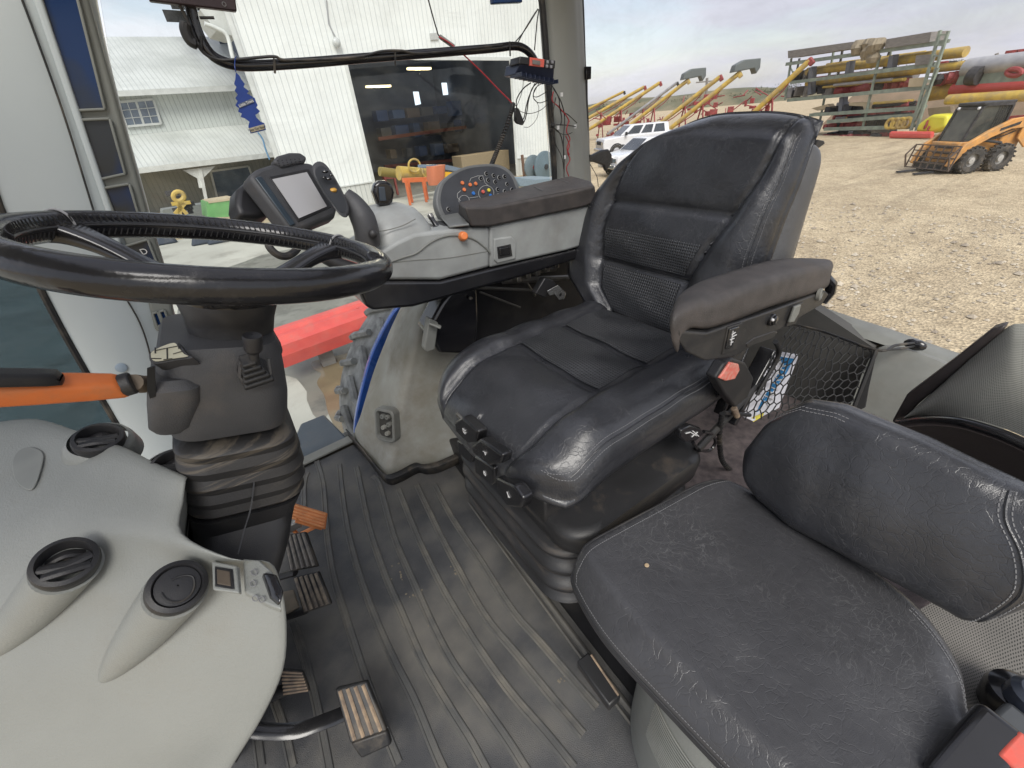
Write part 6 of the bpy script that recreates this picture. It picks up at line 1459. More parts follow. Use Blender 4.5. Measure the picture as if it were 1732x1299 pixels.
# ---- backrest : local x = towards the camera side, y = up the back, z = out of the front face
BL = R_(13.5); Ob = V(1.035, .76, .60); up_ = V(math.sin(BL), 0, math.cos(BL)); nb = V(-math.cos(BL), 0, math.sin(BL)); ac = V(0,-1,0)
MBk = Matrix((ac, up_, nb)).transposed().to_4x4(); MBk.translation = Ob
def bk(px, py):   # photo pixel -> local coordinates on the front plane
    p = MBk.inverted() @ at(px, py, pl=(Ob, nb)); return p.x, p.y
far_edge = [bk(*p) for p in [(985,505), (957,462), (958,420), (978,370), (1004,322), (1040,272), (1076,232), (1112,203)]]
BH = .585
tl = sorted([(y, x) for x, y in far_edge])
far_x = lambda y: interp([(q[0], q[1]) for q in tl], y)
near_s = [(0,.262), (.1,.28), (.25,.282), (.40,.28), (.5,.278), (.585,.268)]
near_t = sorted([(y, x+.014) for x, y in [bk(*p) for p in [(1358,190), (1340,250), (1322,310), (1300,370), (1276,440), (1262,500), (1250,560)]]])
def plan_b(u, v):  # u: bottom->top, v: far->near
    y = -.05+u*(BH+.05); xf = far_x(y); xn = interp(near_t, y)
    topk = max(0, (u-.80)/.2); e = 2*v-1
    y += -(.040 if e < 0 else .014)*topk*abs(e)**3 + .012*topk*(1-e*e)
    xn -= .004*topk**2
    return (lerp(xf, xn, v), y)
def top_b(u, v):
    e = abs(2*v-1); cw = lerp(.46, .80, sm(.20, .95, u)); b = sm(cw-.04, cw+.14, e)
    z = .040*b*(1-.72*sm(.55, 1, u)) - .03*sm(.78,1,e)
    z += groove((e-cw)*.27, .005, .014)
    if e < cw:
        for gu in (.335, .635): z += groove((u-gu)*BH, .006, .014)
        z += .013*math.sin(math.pi*min(1, max(0, (u-.335)/.30)))+.010*math.sin(math.pi*min(1, max(0, (u-.635)/.37)))+.016*math.sin(math.pi*min(1, max(0, u/.335)))
    z += .002*math.sin(v*19+u*13)*math.sin(u*21)
    z += -.03*sm(.9, 1.0, u)
    return z
mb, posb = pillow(MBk, plan_b, top_b, .085, .042, 84, 84, under=.02, bulge=.008)
back = weld(mb.build('backrest', M['lea'], seat, ang=0))
cwv = lambda u: lerp(.46, .80, sm(.20, .95, u))
def skin_b(u0, u1, name):
    mb = MB(); g = []
    for i in range(25):
        u = lerp(u0, u1, i/24); c_ = cwv(u)-.05; g.append([posb(u, .5+c_*.5*(2*j/30-1))+nb*.0032 for j in range(31)])
    mb.grid(g); mb.build(name, M['leapb'], back, ang=0)
skin_b(.355, .50, 'perforated_insert'); skin_b(.05, .315, 'perforated_insert')
mb = MB()
for s in (-1, 1): mb.tube([posb(u, .5+s*.5*cwv(u))+nb*.001 for u in [.02+.94*i/50 for i in range(51)]], .0022, 6)
for gu in (.335, .635): mb.tube([posb(gu, .5+cwv(gu)*.5*(2*j/20-1))+nb*.001 for j in range(21)], .0022, 6)
mb.build('seam_piping', M['lea'], back)
mb = MB()
for v in (.955, .975): stitch(mb, [posb(lerp(.1, .93, i/50), v)+nb*.0 for i in range(51)], (nb+ac*.8).normalized(), .0065, .0042, .0007)
mb.build('side_stitching', M['thread'], back)
mb = MB(); mb.tube([posb(lerp(.1, .95, i/50), .965) for i in range(51)], .002, 6); mb.build('side_welt', M['lea'], back)
# padded rear shell: the grey-worn side and back of the backrest
mb = MB(); g = []
for i in range(31):
    u = i/30; y = u*(BH-.012); xn = interp(near_s, y)+.004-.012*sm(.72,1,u)**2-.022*sm(.88,1,u); xt = interp(near_t, y); xf = far_x(y)-.0
    dpt = lerp(.235, .13, sm(.0, 1, u)); tk = .012*sm(.85,1,u)
    a = [(xt-.030-tk, -.050), (xt-.006-tk, -.052), (lerp(xt, xn, .7)-tk, -.085), (xn-.012-tk, -dpt+.03), (xn-.035-tk, -dpt), (lerp(xn, xf, .5), -dpt-.01), (xf+.04, -dpt), (xf+.01, -dpt+.04), (xf+.01, -.06), (xf+.03, -.05)]
    g.append([MBk @ Vector((x, y-.03*sm(.9,1,u), z)) for x, z in a])
mb.rings(g, True, True); mb.build('backrest_shell', M['shell'], seat, ang=60, subsurf=1)
mb = MB(); mb.prism([at(x, y, y=.60) for x, y in [(1384,236), (1394,238), (1396,243), (1386,250), (1378,252)]], (0,.02,0)); mb.build('headrest_knob', M['blk'], seat, bevel=.002)

# ---- suspension: base frame, bellows, levers
def rr3(cx_, cy_, hw, hd, r, z, n=6, dzx=0): return [V(cx_+x, cy_+y, z+dzx*x) for x, y in rrect(hw, hd, r, n)]
SC = (.618, .70)
mb = MB(); lo = []
for z, s in ((.10,.0), (.115,.018), (.130,-.004), (.15,-.006), (.168,.016), (.185,.016), (.20,-.006), (.22,-.008), (.238,.014), (.255,.014), (.27,-.008), (.285,-.008), (.30,.010), (.318,.012), (.33,.0)):
    lo.append(rr3(*SC, .255+s, .272+s, .10, z, 8))
mb.rings(lo); susp = mb.build('suspension_bellows', M['susp'], seat, ang=70, subsurf=1)
mb = MB()
lo = [rr3(SC[0]+.015, SC[1]-.005, .248+s, .288+s, .08, z, 8) for z, s in ((.325,-.012), (.33,.002), (.375,.006), (.392,-.002), (.396,-.02), (.398,-.06))]
mb.rings(lo, True, True); mb.build('suspension_rim', M['susp'], seat, ang=50)
mb = MB(); mb.box((.64,.74,.405), (.52,.46,.09)); mb.build('seat_frame', M['blk'], seat, bevel=.006)
mb = MB(); mb.beam(at(905,830,z=.40), at(775,690,z=.40), .02, .022); mb.beam(at(905,850,z=.37), at(940,870,z=.37), .015, .04); mb.build('front_rail', M['steel'] if False else M['blkg'], seat, bevel=.003)
mb = MB()
for a, b in (((945,850,.38),(985,862,.37)),): mb.tube([at(*a[:2], z=a[2]), at(*b[:2], z=b[2])], .007, 8)
mb.build('frame_linkage', M['steel'], seat)
sym = M['white']
for i, (q, x_, lab) in enumerate((([(775,712), (787,703), (815,728), (813,745), (797,748), (777,728)], .305, 'lever pad with belt symbol'), ([(804,752), (818,740), (856,768), (853,782), (836,786), (806,764)], .300, 'lever pad with seat tilt symbol'),
        ([(779,742), (799,752), (806,772), (802,782), (782,766)], .318, None), ([(808,768), (842,790), (843,815), (838,820), (810,798)], .312, 'lever pad with height symbol'), ([(845,806), (876,820), (892,842), (888,858), (866,856), (846,830)], .305, 'lever pad with backrest symbol'))):
    w_ = [at(x-7, y+2, x=x_) for x, y in q]
    mb = MB(); mb.prism(w_, (.03, 0, -.004)); lp = mb.build('adjuster_pad', M['blkg'], seat, bevel=.006, bseg=3)
    if lab: lp['label'] = lab
    if i != 2:
        c_ = sum(w_, Vector())/len(w_)+V(-.0016,0,0); mb = MB(); s_ = .006
        A = lambda a, b: c_+V(0, -a*s_, b*s_)
        for l in {0: [[(-1,-1),(-1,1),(.5,1),(.5,-1),(-1,-1)], [(.6,1),(1.6,1.6)], [(.8,0),(1.7,.4)]], 1: [[(-1,.6),(.3,1),(.6,-.2)], [(.6,1.2),(1.4,1.4)]], 3: [[(-.6,-1),(-.8,.3),(.5,.4),(.7,-.9),(-.6,-1)], [(-.6,.9),(.6,1)]], 4: [[(-.8,1.2),(-.2,-.2),(.9,-.6)], [(-.2,-.2),(-.2,-1.4)]]}[i]:
            mb.tube([A(*p) for p in l], .0009, 5)
        mb.build('pad_symbol', sym, lp)
mb = MB(); mb.beam(at(773,701,x=.31), at(786,714,x=.31), .006, .012); mb.build('lever_rod', M['steel'], seat, bevel=.001)

# ---- near armrest with switches
YA = .34; YF = .425
st = [  # near bottom, near top, far top (px), shrink
 ((1138,590), (1131,544), (1136,520)), ((1146,604), (1138,530), (1148,496)), ((1152,578), (1154,520), (1166,482)), ((1166,561), (1176,513), (1194,469)), ((1196,562), (1206,508), (1232,456)),
 ((1250,545), (1258,487), (1275,443)), ((1300,525), (1308,471), (1318,434)), ((1352,508), (1358,455), (1368,433)), ((1392,493), (1398,447), (1404,437)), ((1402,486), (1407,452), (1411,446))]
secs = []
for i, (nb0, nt0, ft0) in enumerate(st):
    a = at(*nb0, y=YA); b = at(*nt0, y=YA+.006); c = at(*ft0, y=YF); d = a+V(c.x-b.x, YF-YA, c.z-b.z)
    ring = []
    e_ = (.86 if i in (0, 9) else .98 if i in (1, 8) else 1)
    ctr_ = (a+b+c+d)/4
    for k in range(24):
        t = 2*math.pi*k/24; cx_, cy_ = math.cos(t), math.sin(t)
        n_ = 6.0; rr = 1/((abs(cx_)**n_+abs(cy_)**n_)**(1/n_)); u, v = .5+.5*cx_*rr, .5+.5*cy_*rr
        p = a.lerp(d, u).lerp(b.lerp(c, u), v); ring.append(ctr_+(p-ctr_)*e_)
    secs.append(ring)
cols_ = [spline(c, 4) for c in zip(*secs)]
mb = MB(); mb.rings([list(r) for r in zip(*cols_)])
pad = mb.build('armrest_pad', M['arm'], seat, ang=0)
bx = [(1147,553), (1152,560), (1196,563), (1300,527), (1396,492), (1402,497), (1390,516), (1322,556), (1242,604), (1192,611), (1160,596), (1146,575)]
mb = MB(); mb.prism([at(x, y, y=YA+.002) for x, y in bx], (.085,.07,-.02)); ab = mb.build('armrest_housing', M['blk'], seat, bevel=.007, bseg=3)
def onarm(pts, h, m, name, parent, bevel=.001): 
    mb = MB(); mb.prism([at(x, y, y=YA+.002-h) for x, y in pts], (0,.006,0)); return mb.build(name, m, parent, bevel=bevel)
r1 = onarm([(1232,554), (1256,546), (1254,558), (1246,592), (1222,600)], .0035, M['blk'], 'switch_bezel', ab, .0015)
onarm([(1236,557), (1252,552), (1246,570), (1240,588), (1229,591)], .008, M['blkg'], 'rocker_switch', r1, .002)
mb = MB()
for a, b in (((1238,566),(1244,562)), ((1238,570),(1246,566)), ((1235,575),(1242,572)), ((1236,580),(1240,578)), ((1240,560),(1236,584))): mb.beam(at(*a, y=YA-.0068), at(*b, y=YA-.0068), .0012, .001)
mb.build('switch_print', M['white'], r1)
mb = MB(); c_ = at(1305,541,y=YA); mb.lathe(c_, (0,-1,.1), [(.0125,-.002), (.0125,.003), (.0105,.005), (.0095,.003), (.0095,.008), (.006,.010), (.001,.010)], 22, cap=False); mb.build('round_control', M['blkg'], ab)
mb = MB(); mb.ball(at(1307,541,y=YA-.009), .0032, 8); mb.build('control_print', M['white'], ab)
r2 = onarm([(1342,518), (1360,511), (1358,524), (1346,548), (1330,553)], .0035, M['blk'], 'switch_bezel', ab, .0015)
onarm([(1346,519), (1356,515), (1352,530), (1343,545), (1336,546)], .009, M['grey2'], 'dusty_rocker', r2, .002)
mb = MB(); mb.lathe(at(1386,498,y=YA), (.2,-1,.1), [(.014,-.004), (.014,.003), (.011,.005), (.010,-.002), (.001,-.003)], 20, cap=False); mb.build('pivot_cap', M['grey2'], ab)
mb = MB(); mb.tube([at(1398,470,y=YA+.02), at(1406,480,y=YA+.01), at(1404,494,y=YA+.01), at(1392,512,y=YA+.012)], [.010,.012,.012,.008], 10); mb.build('pivot_end', M['blkg'], ab)
onarm([(1262,582), (1275,572), (1310,560), (1316,562), (1308,572), (1264,588)], .0015, M['blk'], 'finger_recess', ab, .002)
# armrest carrier and seat side hardware
mb = MB(); mb.beam(at(1300,590,y=.47), at(1232,715,y=.46), .02, .045, (0,1,0)); mb.beam(at(1262,575,y=.49), at(1215,700,y=.47), .012, .03, (0,1,0))
mb.build('armrest_carrier', M['blkg'], seat, bevel=.004)
mb = MB(); mb.tube(spline([at(x, y, y=.43) for x, y in [(1312,578), (1318,592), (1312,612), (1296,640), (1280,668)]], 6), .006, 10)
for k in range(26):
    t = k/25; P = spline([at(x, y, y=.43) for x, y in [(1312,578), (1318,592), (1312,612), (1296,640), (1280,668)]], 6); i = int(t*(len(P)-2)); q = P[i].lerp(P[i+1], t*(len(P)-2)-i); d = (P[i+1]-P[i]).normalized()
    mb.tube([q-d*.0012, q+d*.0012], .0075, 10)
mb.build('corrugated_cable', M['rub'], seat)
hose = spline([at(x, y, y=.43) for x, y in [(1222,700), (1217,730), (1218,760), (1222,780), (1232,792), (1242,800)]], 10)
mb = MB(); mb.tube(hose, .0065, 10)
for i in range(0, len(hose)-1, 2): d = (hose[i+1]-hose[i]).normalized(); mb.tube([hose[i]-d*.001, hose[i]+d*.001], .0082, 10)
mb.build('corrugated_hose', M['rub'], seat)
mb = MB(); mb.tube([at(1241,690,y=.42), at(1247,705,y=.41)], [.009,.008], 12); mb.build('spacer', M['tan'], seat, bevel=.002)
mb = MB(); mb.tube([at(1225,698,y=.43), at(1268,702,y=.42)], .006, 10); mb.tube([at(1180,760,y=.43), at(1290,640,y=.45)], .011, 8); mb.build('pivot_rod', M['blk'], seat)
mb = MB(); mb.prism([at(x, y, y=.425) for x, y in [(1153,728), (1168,720), (1185,724), (1192,733), (1178,746), (1158,748), (1150,740)]], (0,.02,0)); pd = mb.build('recline_paddle', M['blkg'], seat, bevel=.004)
mb = MB()
for a, b in (((1160,733),(1168,731)), ((1168,731),(1178,737)), ((1170,739),(1180,731)), ((1182,738),(1172,729))): mb.beam(at(*a, y=.4235), at(*b, y=.4235), .002, .002)
mb.build('paddle_symbol', M['white'], pd)
mb = MB(); mb.tube(spline([at(x, y, y=.43) for x, y in [(1172,748), (1182,760), (1200,762), (1210,748), (1204,734), (1190,730)]], 6), .005, 8); mb.build('pull_loop', M['blkg'], seat)
# ---- seat belt buckle with red button
bk_ = thing('belt_buckle', 'black seat belt buckle with faded red button between driver seat and armrest', 'buckle', at(1245, 660, y=.42))
mb = MB(); mb.prism([at(x, y, y=.405) for x, y in [(1210,640), (1226,614), (1240,606), (1262,614), (1276,640), (1266,672), (1244,690), (1226,668)]], (0,.028,0)); mb.build('buckle_body', M['blk'], bk_, bevel=.006, bseg=3)
mb = MB(); mb.prism([at(x, y, y=.400) for x, y in [(1222,634), (1236,613), (1250,616), (1252,626), (1243,642), (1228,645), (1217,640)]], (0,.01,0)); mb.build('release_button', mat('faded_red', (.62,.13,.10), .5, c2=(.6,.28,.22), ns=90), bk_, bevel=.003)
# ---- steel belt tongue lying behind the seat, far side
bt = thing('belt_tongue', 'steel seat belt tongue in a black holder behind the far side of the cushion', 'belt tongue', at(935, 490, y=1.12))
mb = MB(); mb.prism([at(x, y, y=1.14) for x, y in [(906,497), (922,470), (936,474), (944,484), (922,504)]], (0,.03,0)); mb.build('holder', M['blk'], bt, bevel=.004)
mb = MB(); q = [(926,492), (944,482), (958,496), (954,506), (946,507), (938,498), (930,500)]; w_ = [at(x, y, y=1.12) for x, y in q]
mb.prism(w_, (0,.003,0)); mb.build('tongue_plate', mat('bright_steel', (.7,.7,.68), .25, metal=.9), bt, bevel=.001)
mb = MB(); mb.lathe(at(948,498,y=1.119), (0,-1,0), [(.006,-.001),(.006,.0008),(.001,.0008)], 12, cap=False); mb.build('tongue_slot', mat('slot_dark', (.01,.01,.01), .6), bt)

# ================================================================== INSTRUCTOR SEAT (folding) nearest the camera
isea = thing('passenger_seat', 'worn black leather folding passenger seat cushion nearest the camera', 'seat', (.5, .1, .35))
ZB = .46
K = {k: at(*p, z=ZB) for k, p in dict(a=(948,985), b=(1196,805), c=(1655,1190), d=(1270,1345), a2=(975,925)).items()}
fl_, fr_ = at(942, 925, z=ZB), at(1212, 792, z=ZB)      # far edge (front left, far right)
e_l = at(1240, 1330, z=ZB); e_r = at(1690, 1200, z=ZB)
e_l2 = at(1640,1700,z=ZB)
Oi = V(0,0,0)
Ls = [at(x, y, z=ZB) for x, y in [(930,945), (1035,1075), (1143,1190), (1250,1299), (1380,1425), (1520,1560)]]
Rs = [at(x, y, z=ZB) for x, y in [(1222,786), (1345,868), (1455,940), (1560,1022), (1632,1120), (1660,1215)]]
Rs.append(Rs[-1]+V(-.012,-.06,0)); Rs.append(Rs[-1]+V(-.05,-.05,0)); Ls.append(Ls[-1]+V(.0,-.06,0)); Ls.append(Ls[-1]+V(.01,-.05,0))
LsS, RsS = spline(Ls, 8), spline(Rs, 8)
def along(P, u):
    t = u*(len(P)-1); k = min(int(t), len(P)-2); return P[k].lerp(P[k+1], t-k)
def plan_i(u, v):
    p = along(LsS, u).lerp(along(RsS, u), v)
    e = abs(2*v-1); k = max(0, .14-u)/.14
    return (p.x+.03*k*k*(1-2*v), p.y-.030*k*max(0, e-.6)**2/.16)
def top_i(u, v): return ZB+.002+.006*math.sin(math.pi*u)*math.sin(math.pi*v)-.020*sm(.80, 1, v)*sm(.3,.9,u)-.03*sm(.12,0,v)+.0015*math.sin(u*14)*math.sin(v*9)
mb, posi = pillow(I3, plan_i, top_i, .085, .022, 70, 60, under=.10, bulge=.004)
ic = weld(mb.build('seat_cushion', M['leag'], isea, ang=0))
mb = MB()
stitch(mb, [posi(lerp(.98, .04, i/60), .012) for i in range(61)]+[posi(.03, lerp(.03, .97, i/40)) for i in range(41)], V(0,0,1), .005, .0032, .00055)
mb.build('cushion_stitching', M['thread'], ic); mb = MB()
for v in (.93, .945): stitch(mb, [posi(lerp(.42, .9, i/40), v) for i in range(41)], V(0,0,1), .0065, .0045, .0008)
mb.build('end_stitching', M['thread'], ic)
mb = MB(); mb.tube([posi(lerp(.98, .02, i/60), .003) for i in range(61)]+[posi(.012, lerp(.02, .99, i/40)) for i in range(41)]+[posi(lerp(.02,.9,i/40), .995) for i in range(41)], .0022, 6); mb.build('cushion_welt', M['blk'], ic)
mb = MB(); mb.ball(at(1094, 956, z=ZB+.006), .0045, 8, (1.1,1,.4)); mb.build('mud_speck', mat('mud_speck', (.36,.27,.17), .9), ic)
# pale ribbed pedestal
mb = MB(); lo = []
for z, s in ((-.0,1.0), (.10,1.0), (.25,1.0), (.36,.99), (.385,.95)): lo.append([V(.462+.168*s*math.cos(a), .03+.20*s*math.sin(a), z) for a in [2*math.pi*k/60 for k in range(60)]])
mb.rings(lo); pedl = mb.build('seat_pedestal', M['cream'], isea, ang=40)
mb = MB()
for k in range(15):
    z = .34-k*.011; mb.tube([V(.462+.1690*math.cos(a), .03+.2010*math.sin(a), z) for a in [R_(150+j*3) for j in range(12-k//3)]], .0016, 5)
mb.build('pedestal_ribs', M['grey2'], pedl)
mb = MB(); mb.beam(at(985,1115,z=.14), at(1040,1190,z=.14), .035, .03); mb.build('base_bracket', M['susp'], isea, bevel=.004)
mb = MB(); mb.tube([at(1000,1108,z=.30), at(1046,1176,z=.30)], .0022, 6); mb.build('base_wire', M['tan'], isea)
# ---- its backrest, standing behind the cushion
def bp_(px, py, z): return at(px, py, z=z)
A_ = at(1238, 800, z=.50); B_ = at(1640, 1068, z=.50); C_ = at(1360, 682, z=.70); 
ua = (B_-A_).normalized(); Cc = A_+ua*(C_-A_).dot(ua); va = (C_-Cc); lv_ = va.length; va.normalize(); na = va.cross(ua).normalized()
if na.dot(CAM-A_) < 0: na = -na
Mp = Matrix((ua, va, na)).transposed().to_4x4(); Mp.translation = A_
def loc2(px, py): p = Mp.inverted() @ at(px, py, pl=(A_, na)); return p.x, p.y
flip_ = Mp.determinant() < 0
lowe = [loc2(*p) for p in [(1240,800), (1275,850), (1330,895), (1450,960), (1560,1022), (1640,1066)]]
upe = [loc2(*p) for p in [(1262,742), (1300,702), (1360,680), (1420,690), (1560,748), (1732,832)]]
xs0, xs1 = lowe[0][0]-.005, loc2(1722,985)[0]+.012
tL = sorted(lowe); tU = sorted(upe)
def plan_p(u, v):
    x = lerp(xs0, xs1, u); yl = interp(tL, x); yu = interp(tU, x)
    yl += .05*max(0, (.10-u)/.10)**2; yu -= .035*max(0, (.12-u)/.12)**2
    if u > .93: yl += .03*((u-.93)/.07)**2
    return (x+.05*v*sm(.8,1,u), lerp(yl, yu, v))
def top_p(u, v): return .012*math.sin(math.pi*min(1, v*1.1))*1+.010*math.sin(math.pi*u)+.004*sm(.88,.95,u)+.0012*math.sin(u*22+v*5)
mb, posp = pillow(Mp, plan_p, top_p, .085, .035, 80, 50, under=.03, bulge=.006)
ip = weld(mb.build('backrest', M['lea'], isea, ang=0))
def uvp(px, py):
    x, y = loc2(px, py); u = (x-xs0)/(xs1-xs0); yl, yu = interp(tL, x), interp(tU, x); return min(.985, u), min(.98, max(.02, (y-yl)/(yu-yl)))
sm_uv = [uvp(*p) for p in [(1637,1060), (1672,1020), (1697,977), (1700,920), (1692,871), (1702,830)]]
sm_uv = spline([V(a, b, 0) for a, b in sm_uv], 8)
mb = MB()
for du in (-.008, .016): stitch(mb, [posp(min(.985, p.x+du), p.y) for p in sm_uv], na, .0075, .005, .0009)
mb.build('end_stitching', M['thread'], ip)
mb = MB()
for v in (.93, .955): stitch(mb, [posp(.02+.3*i/40, v) for i in range(41)], na, .0065, .0045, .0008)
mb.build('corner_stitching', M['thread'], ip)
mb = MB(); mb.tube([posp(p.x+.004, p.y) for p in sm_uv], .0022, 6); mb.build('backrest_welt', M['lea'], ip)
# ================================================================== SMALL THINGS IN THE CAB
def blacktube(name, label, cat, pts, r, m='blk', seg=12, n=8, parent=None):
    mb = MB(); mb.tube(spline(pts, n), r, seg); o = mb.build(name, M[m], parent); 
    return tag(o, label, cat) if parent is None else o
YB = 1.5
bar = thing('monitor_bar', 'bent black tube carrying monitors, running across the top of the side window', 'bar', at(470, 108, y=YB))
mb = MB(); mb.tube(spline([at(x, y, y=YB) for x, y in [(308,-60), (320,0), (330,42), (344,74), (362,96), (390,108), (430,111), (520,106), (620,98), (740,89), (830,82), (866,78), (884,81), (898,92), (908,108)]], 8), .0125, 16); mb.build('bar_tube', M['blkg'], bar)
mb = MB(); mb.tube(spline([at(x, y, y=YB-.015) for x, y in [(304,10), (318,36), (328,64), (345,90), (370,101), (396,101), (440,97), (466,96), (490,102), (600,97), (645,87), (680,86), (720,90), (850,76)]], 5), .0035, 8); mb.build('bar_cable', M['rub'], bar)
for x, y in ((464,108), (668,95), (862,79), (340,70)):
    mb = MB(); mb.tube([at(x, y-9, y=YB-.014), at(x+1, y+16, y=YB-.012)], .003, 6); mb.build('cable_tie', M['rub'], bar)
mb = MB(); mb.tube(spline([at(x, y, y=YB-.02) for x, y in [(314,38), (313,52), (322,70), (336,76)]], 5), [.006]+[.011]*13+[.006]*2, 10); mb.build('cable_plug', M['rub'], bar)
mb = MB(); mb.tube([at(338,30,y=YB-.01), at(362,30,y=YB-.02)], .003, 6); mb.build('bolt', M['rub'], bar)
md_ = thing('clipped_display', 'dark flat display at the top edge of the photo above the bar', 'display', at(325, 0, y=1.47))
mb = MB(); mb.prism([at(x, y, y=1.47) for x, y in [(240,-60), (392,-50), (401,19), (252,1)]], (0,.02,0)); mb.build('display_case', mat('brown_black', (.035,.022,.025), .35), md_, bevel=.003)
Mx_ = frame(at(345,4,y=1.469), at(400,12,y=1.469)-at(252,-6,y=1.469), at(340,-20,y=1.469)-at(345,8,y=1.469))
text('9:41 ◦  ▫ ▪  ○', .012, M['thread'], 'display_mark', md_, Mx_) if False else None
mb = MB(); c_ = at(379,7,y=1.469); mb.tube([c_+V(.004*math.cos(t),0,.004*math.sin(t)) for t in [k*.628 for k in range(10)]], .0007, 5, closed=True); mb.build('power_mark', M['thread'], md_)
d2 = MB(); d2.prism([at(x, y, y=1.5) for x, y in [(830,-40), (884,-40), (884,4), (834,6)]], (0,.02,0)); tag(d2.build('roof_switch', M['dblue'], None, bevel=.003), 'dark blue corner of a switch box at the top edge above the bar', 'switch')

# ---- air freshener
fr_t = thing('air_freshener', 'blue tree shaped card air freshener hanging from the bar', 'air freshener', at(425, 170, y=1.46))
outl = [(399,122), (405,128), (408,134), (414,142), (412,147), (421,154), (418,158), (431,166), (433,172), (436,178), (433,182), (440,188), (436,192), (432,194), (434,199), (441,206), (447,208), (450,220), (424,226), (420,214), (422,206), (414,200), (407,198), (409,192), (403,189), (404,183), (398,178), (402,171), (398,166), (402,160), (397,153), (400,147), (396,142), (398,134)]
mb = MB(); mb.prism([at(x, y, y=1.46) for x, y in outl], (0,.002,0)); cd = mb.build('card', M['cardblue'], fr_t, smooth=False)
mb = MB(); mb.prism([at(x, y, y=1.4585) for x, y in [(404,176), (427,166), (429,173), (405,183)]], (0,.001,0)); mb.build('name_band', mat('band_grey', (.12,.14,.18), .6), cd)
mb = MB(); mb.prism([at(x, y, y=1.4585) for x, y in [(421,217), (446,210), (448,218), (425,224)]], (0,.001,0)); mb.build('scent_band', mat('band_cream', (.40,.36,.26), .6), cd)
Mt2 = frame(at(416.5,174.7,y=1.4575), at(429,169.5,y=1.4575)-at(404,179.5,y=1.4575), V(0,0,1)); text('Little Trees', .0085, M['white'], 'name_text', cd, Mt2)
Mt2 = frame(at(435,217.2,y=1.4575), at(448,214,y=1.4575)-at(422,220.5,y=1.4575), V(0,0,1)); text('New Car Scent', .0075, M['blk'], 'scent_text', cd, Mt2)
mb = MB(); mb.tube(spline([at(399,122,y=1.46), at(397,112,y=1.46), at(398,98,y=1.485), at(401,96,y=1.50)], 4), .0012, 5)
mb.build('string', M['cardblue'], fr_t)
mb = MB(); mb.tube(spline([at(436,224,y=1.46), at(444,235,y=1.46), at(449,252,y=1.46), at(456,270,y=1.46)], 4), .0022, 5); tag(mb.build('light_blue_cord', mat('cord_blue', (.18,.38,.6), .6), None), 'pale blue cord hanging below the blue card freshener', 'cord')

# ---- control box with red face at the end of the bar
box = thing('radio_box', 'finned dark blue control box with red buttons at the right end of the bar', 'radio', at(905, 115, y=1.47))
P_ = [at(872,118,y=1.45), at(936,141,y=1.50), at(941,104,y=1.50), at(880,96,y=1.45)]
bk2 = V(-.02,.085,.015)
mb = MB(); mb.hexa([at(871,126,y=1.46), at(936,139,y=1.46), at(936,139,y=1.46)+V(0,.07,0), at(871,126,y=1.46)+V(0,.07,0), at(880,106,y=1.44), at(938,114,y=1.44), at(938,114,y=1.44)+V(0,.09,0), at(880,106,y=1.44)+V(0,.09,0)])
mb.build('case', mat('dark_blue_case', (.02,.028,.06), .4), box, bevel=.003)
mb = MB()
for k in range(9): p = at(873+k*7.6, 127+k*1.55, y=1.458); mb.box(p, (.003,.07,.012))
mb.build('heat_fins', mat('fin_blue', (.02,.028,.06), .4), box) 
mb = MB(); mb.prism([at(x, y, y=1.438) for x, y in [(880,95), (940,102), (939,116), (877,108)]], (0,.06,0)); fp_ = mb.build('front_face', M['blk'], box, bevel=.003)
mb = MB(); mb.prism([at(x, y, y=1.434) for x, y in [(897,97), (921,100), (920,114), (896,111)]], (0,.006,0)); rf_ = mb.build('red_frame', M['red'], fp_, bevel=.001)
mb = MB(); mb.prism([at(x, y, y=1.431) for x, y in [(901,101), (914,103), (914,110), (901,108)]], (0,.004,0)); mb.build('readout', mat('readout_grey', (.18,.17,.16), .3), rf_)
for x, y in ((926,105), (934,105), (925,112), (932,113)):
    mb = MB(); mb.box(at(x, y, y=1.434), (.009,.006,.009)); mb.build('push_button', mat('pale_key', (.25,.25,.27), .4) if 'pale_key' not in bpy.data.materials else bpy.data.materials['pale_key'], fp_, bevel=.001)
# ---- wires
wl = thing('wiring_bundle', 'tangle of thin black and red wires hanging below the blue control box', 'wires', at(930, 180, y=1.52))
W = [([(898,140),(885,150),(874,168),(874,186)], .0022), ([(905,141),(896,160),(890,180),(886,200),(878,205)], .0022), ([(908,141),(900,150),(894,170),(890,195),(884,210),(876,208)], .0022), ([(912,140),(902,160),(908,164),(920,158),(932,150)], .0014),
 ([(915,142),(905,150),(902,165),(912,174),(928,168),(934,160)], .0014), ([(872,178),(880,188),(896,192),(915,186),(930,172)], .0012), ([(902,165),(911,180),(908,200),(896,214),(886,215)], .001),
 ([(934,138),(932,150),(928,170),(930,190),(934,215)], .004), ([(932,142),(940,155),(950,175),(955,200),(953,240),(954,290)], .0022), ([(936,150),(945,165),(948,185),(962,195),(976,208)], .002), ([(940,165),(936,185),(932,205),(936,215),(948,228),(954,260),(954,300)], .0022),
 ([(933,212),(945,211),(960,212),(974,214)], .0018), ([(936,212),(942,222),(956,228),(968,224)], .0014), ([(934,225),(940,245),(950,265),(954,290)], .0016), ([(946,178),(950,200),(948,212)], .0026), ([(876,208),(872,196),(866,180),(860,172)], .0018),
 ([(894,130),(886,108),(884,150),(874,180)], .0012), ([(876,72),(890,46),(910,16),(908,40),(904,85)], .0022), ([(870,73),(884,56),(896,38),(910,15)], .0022)]
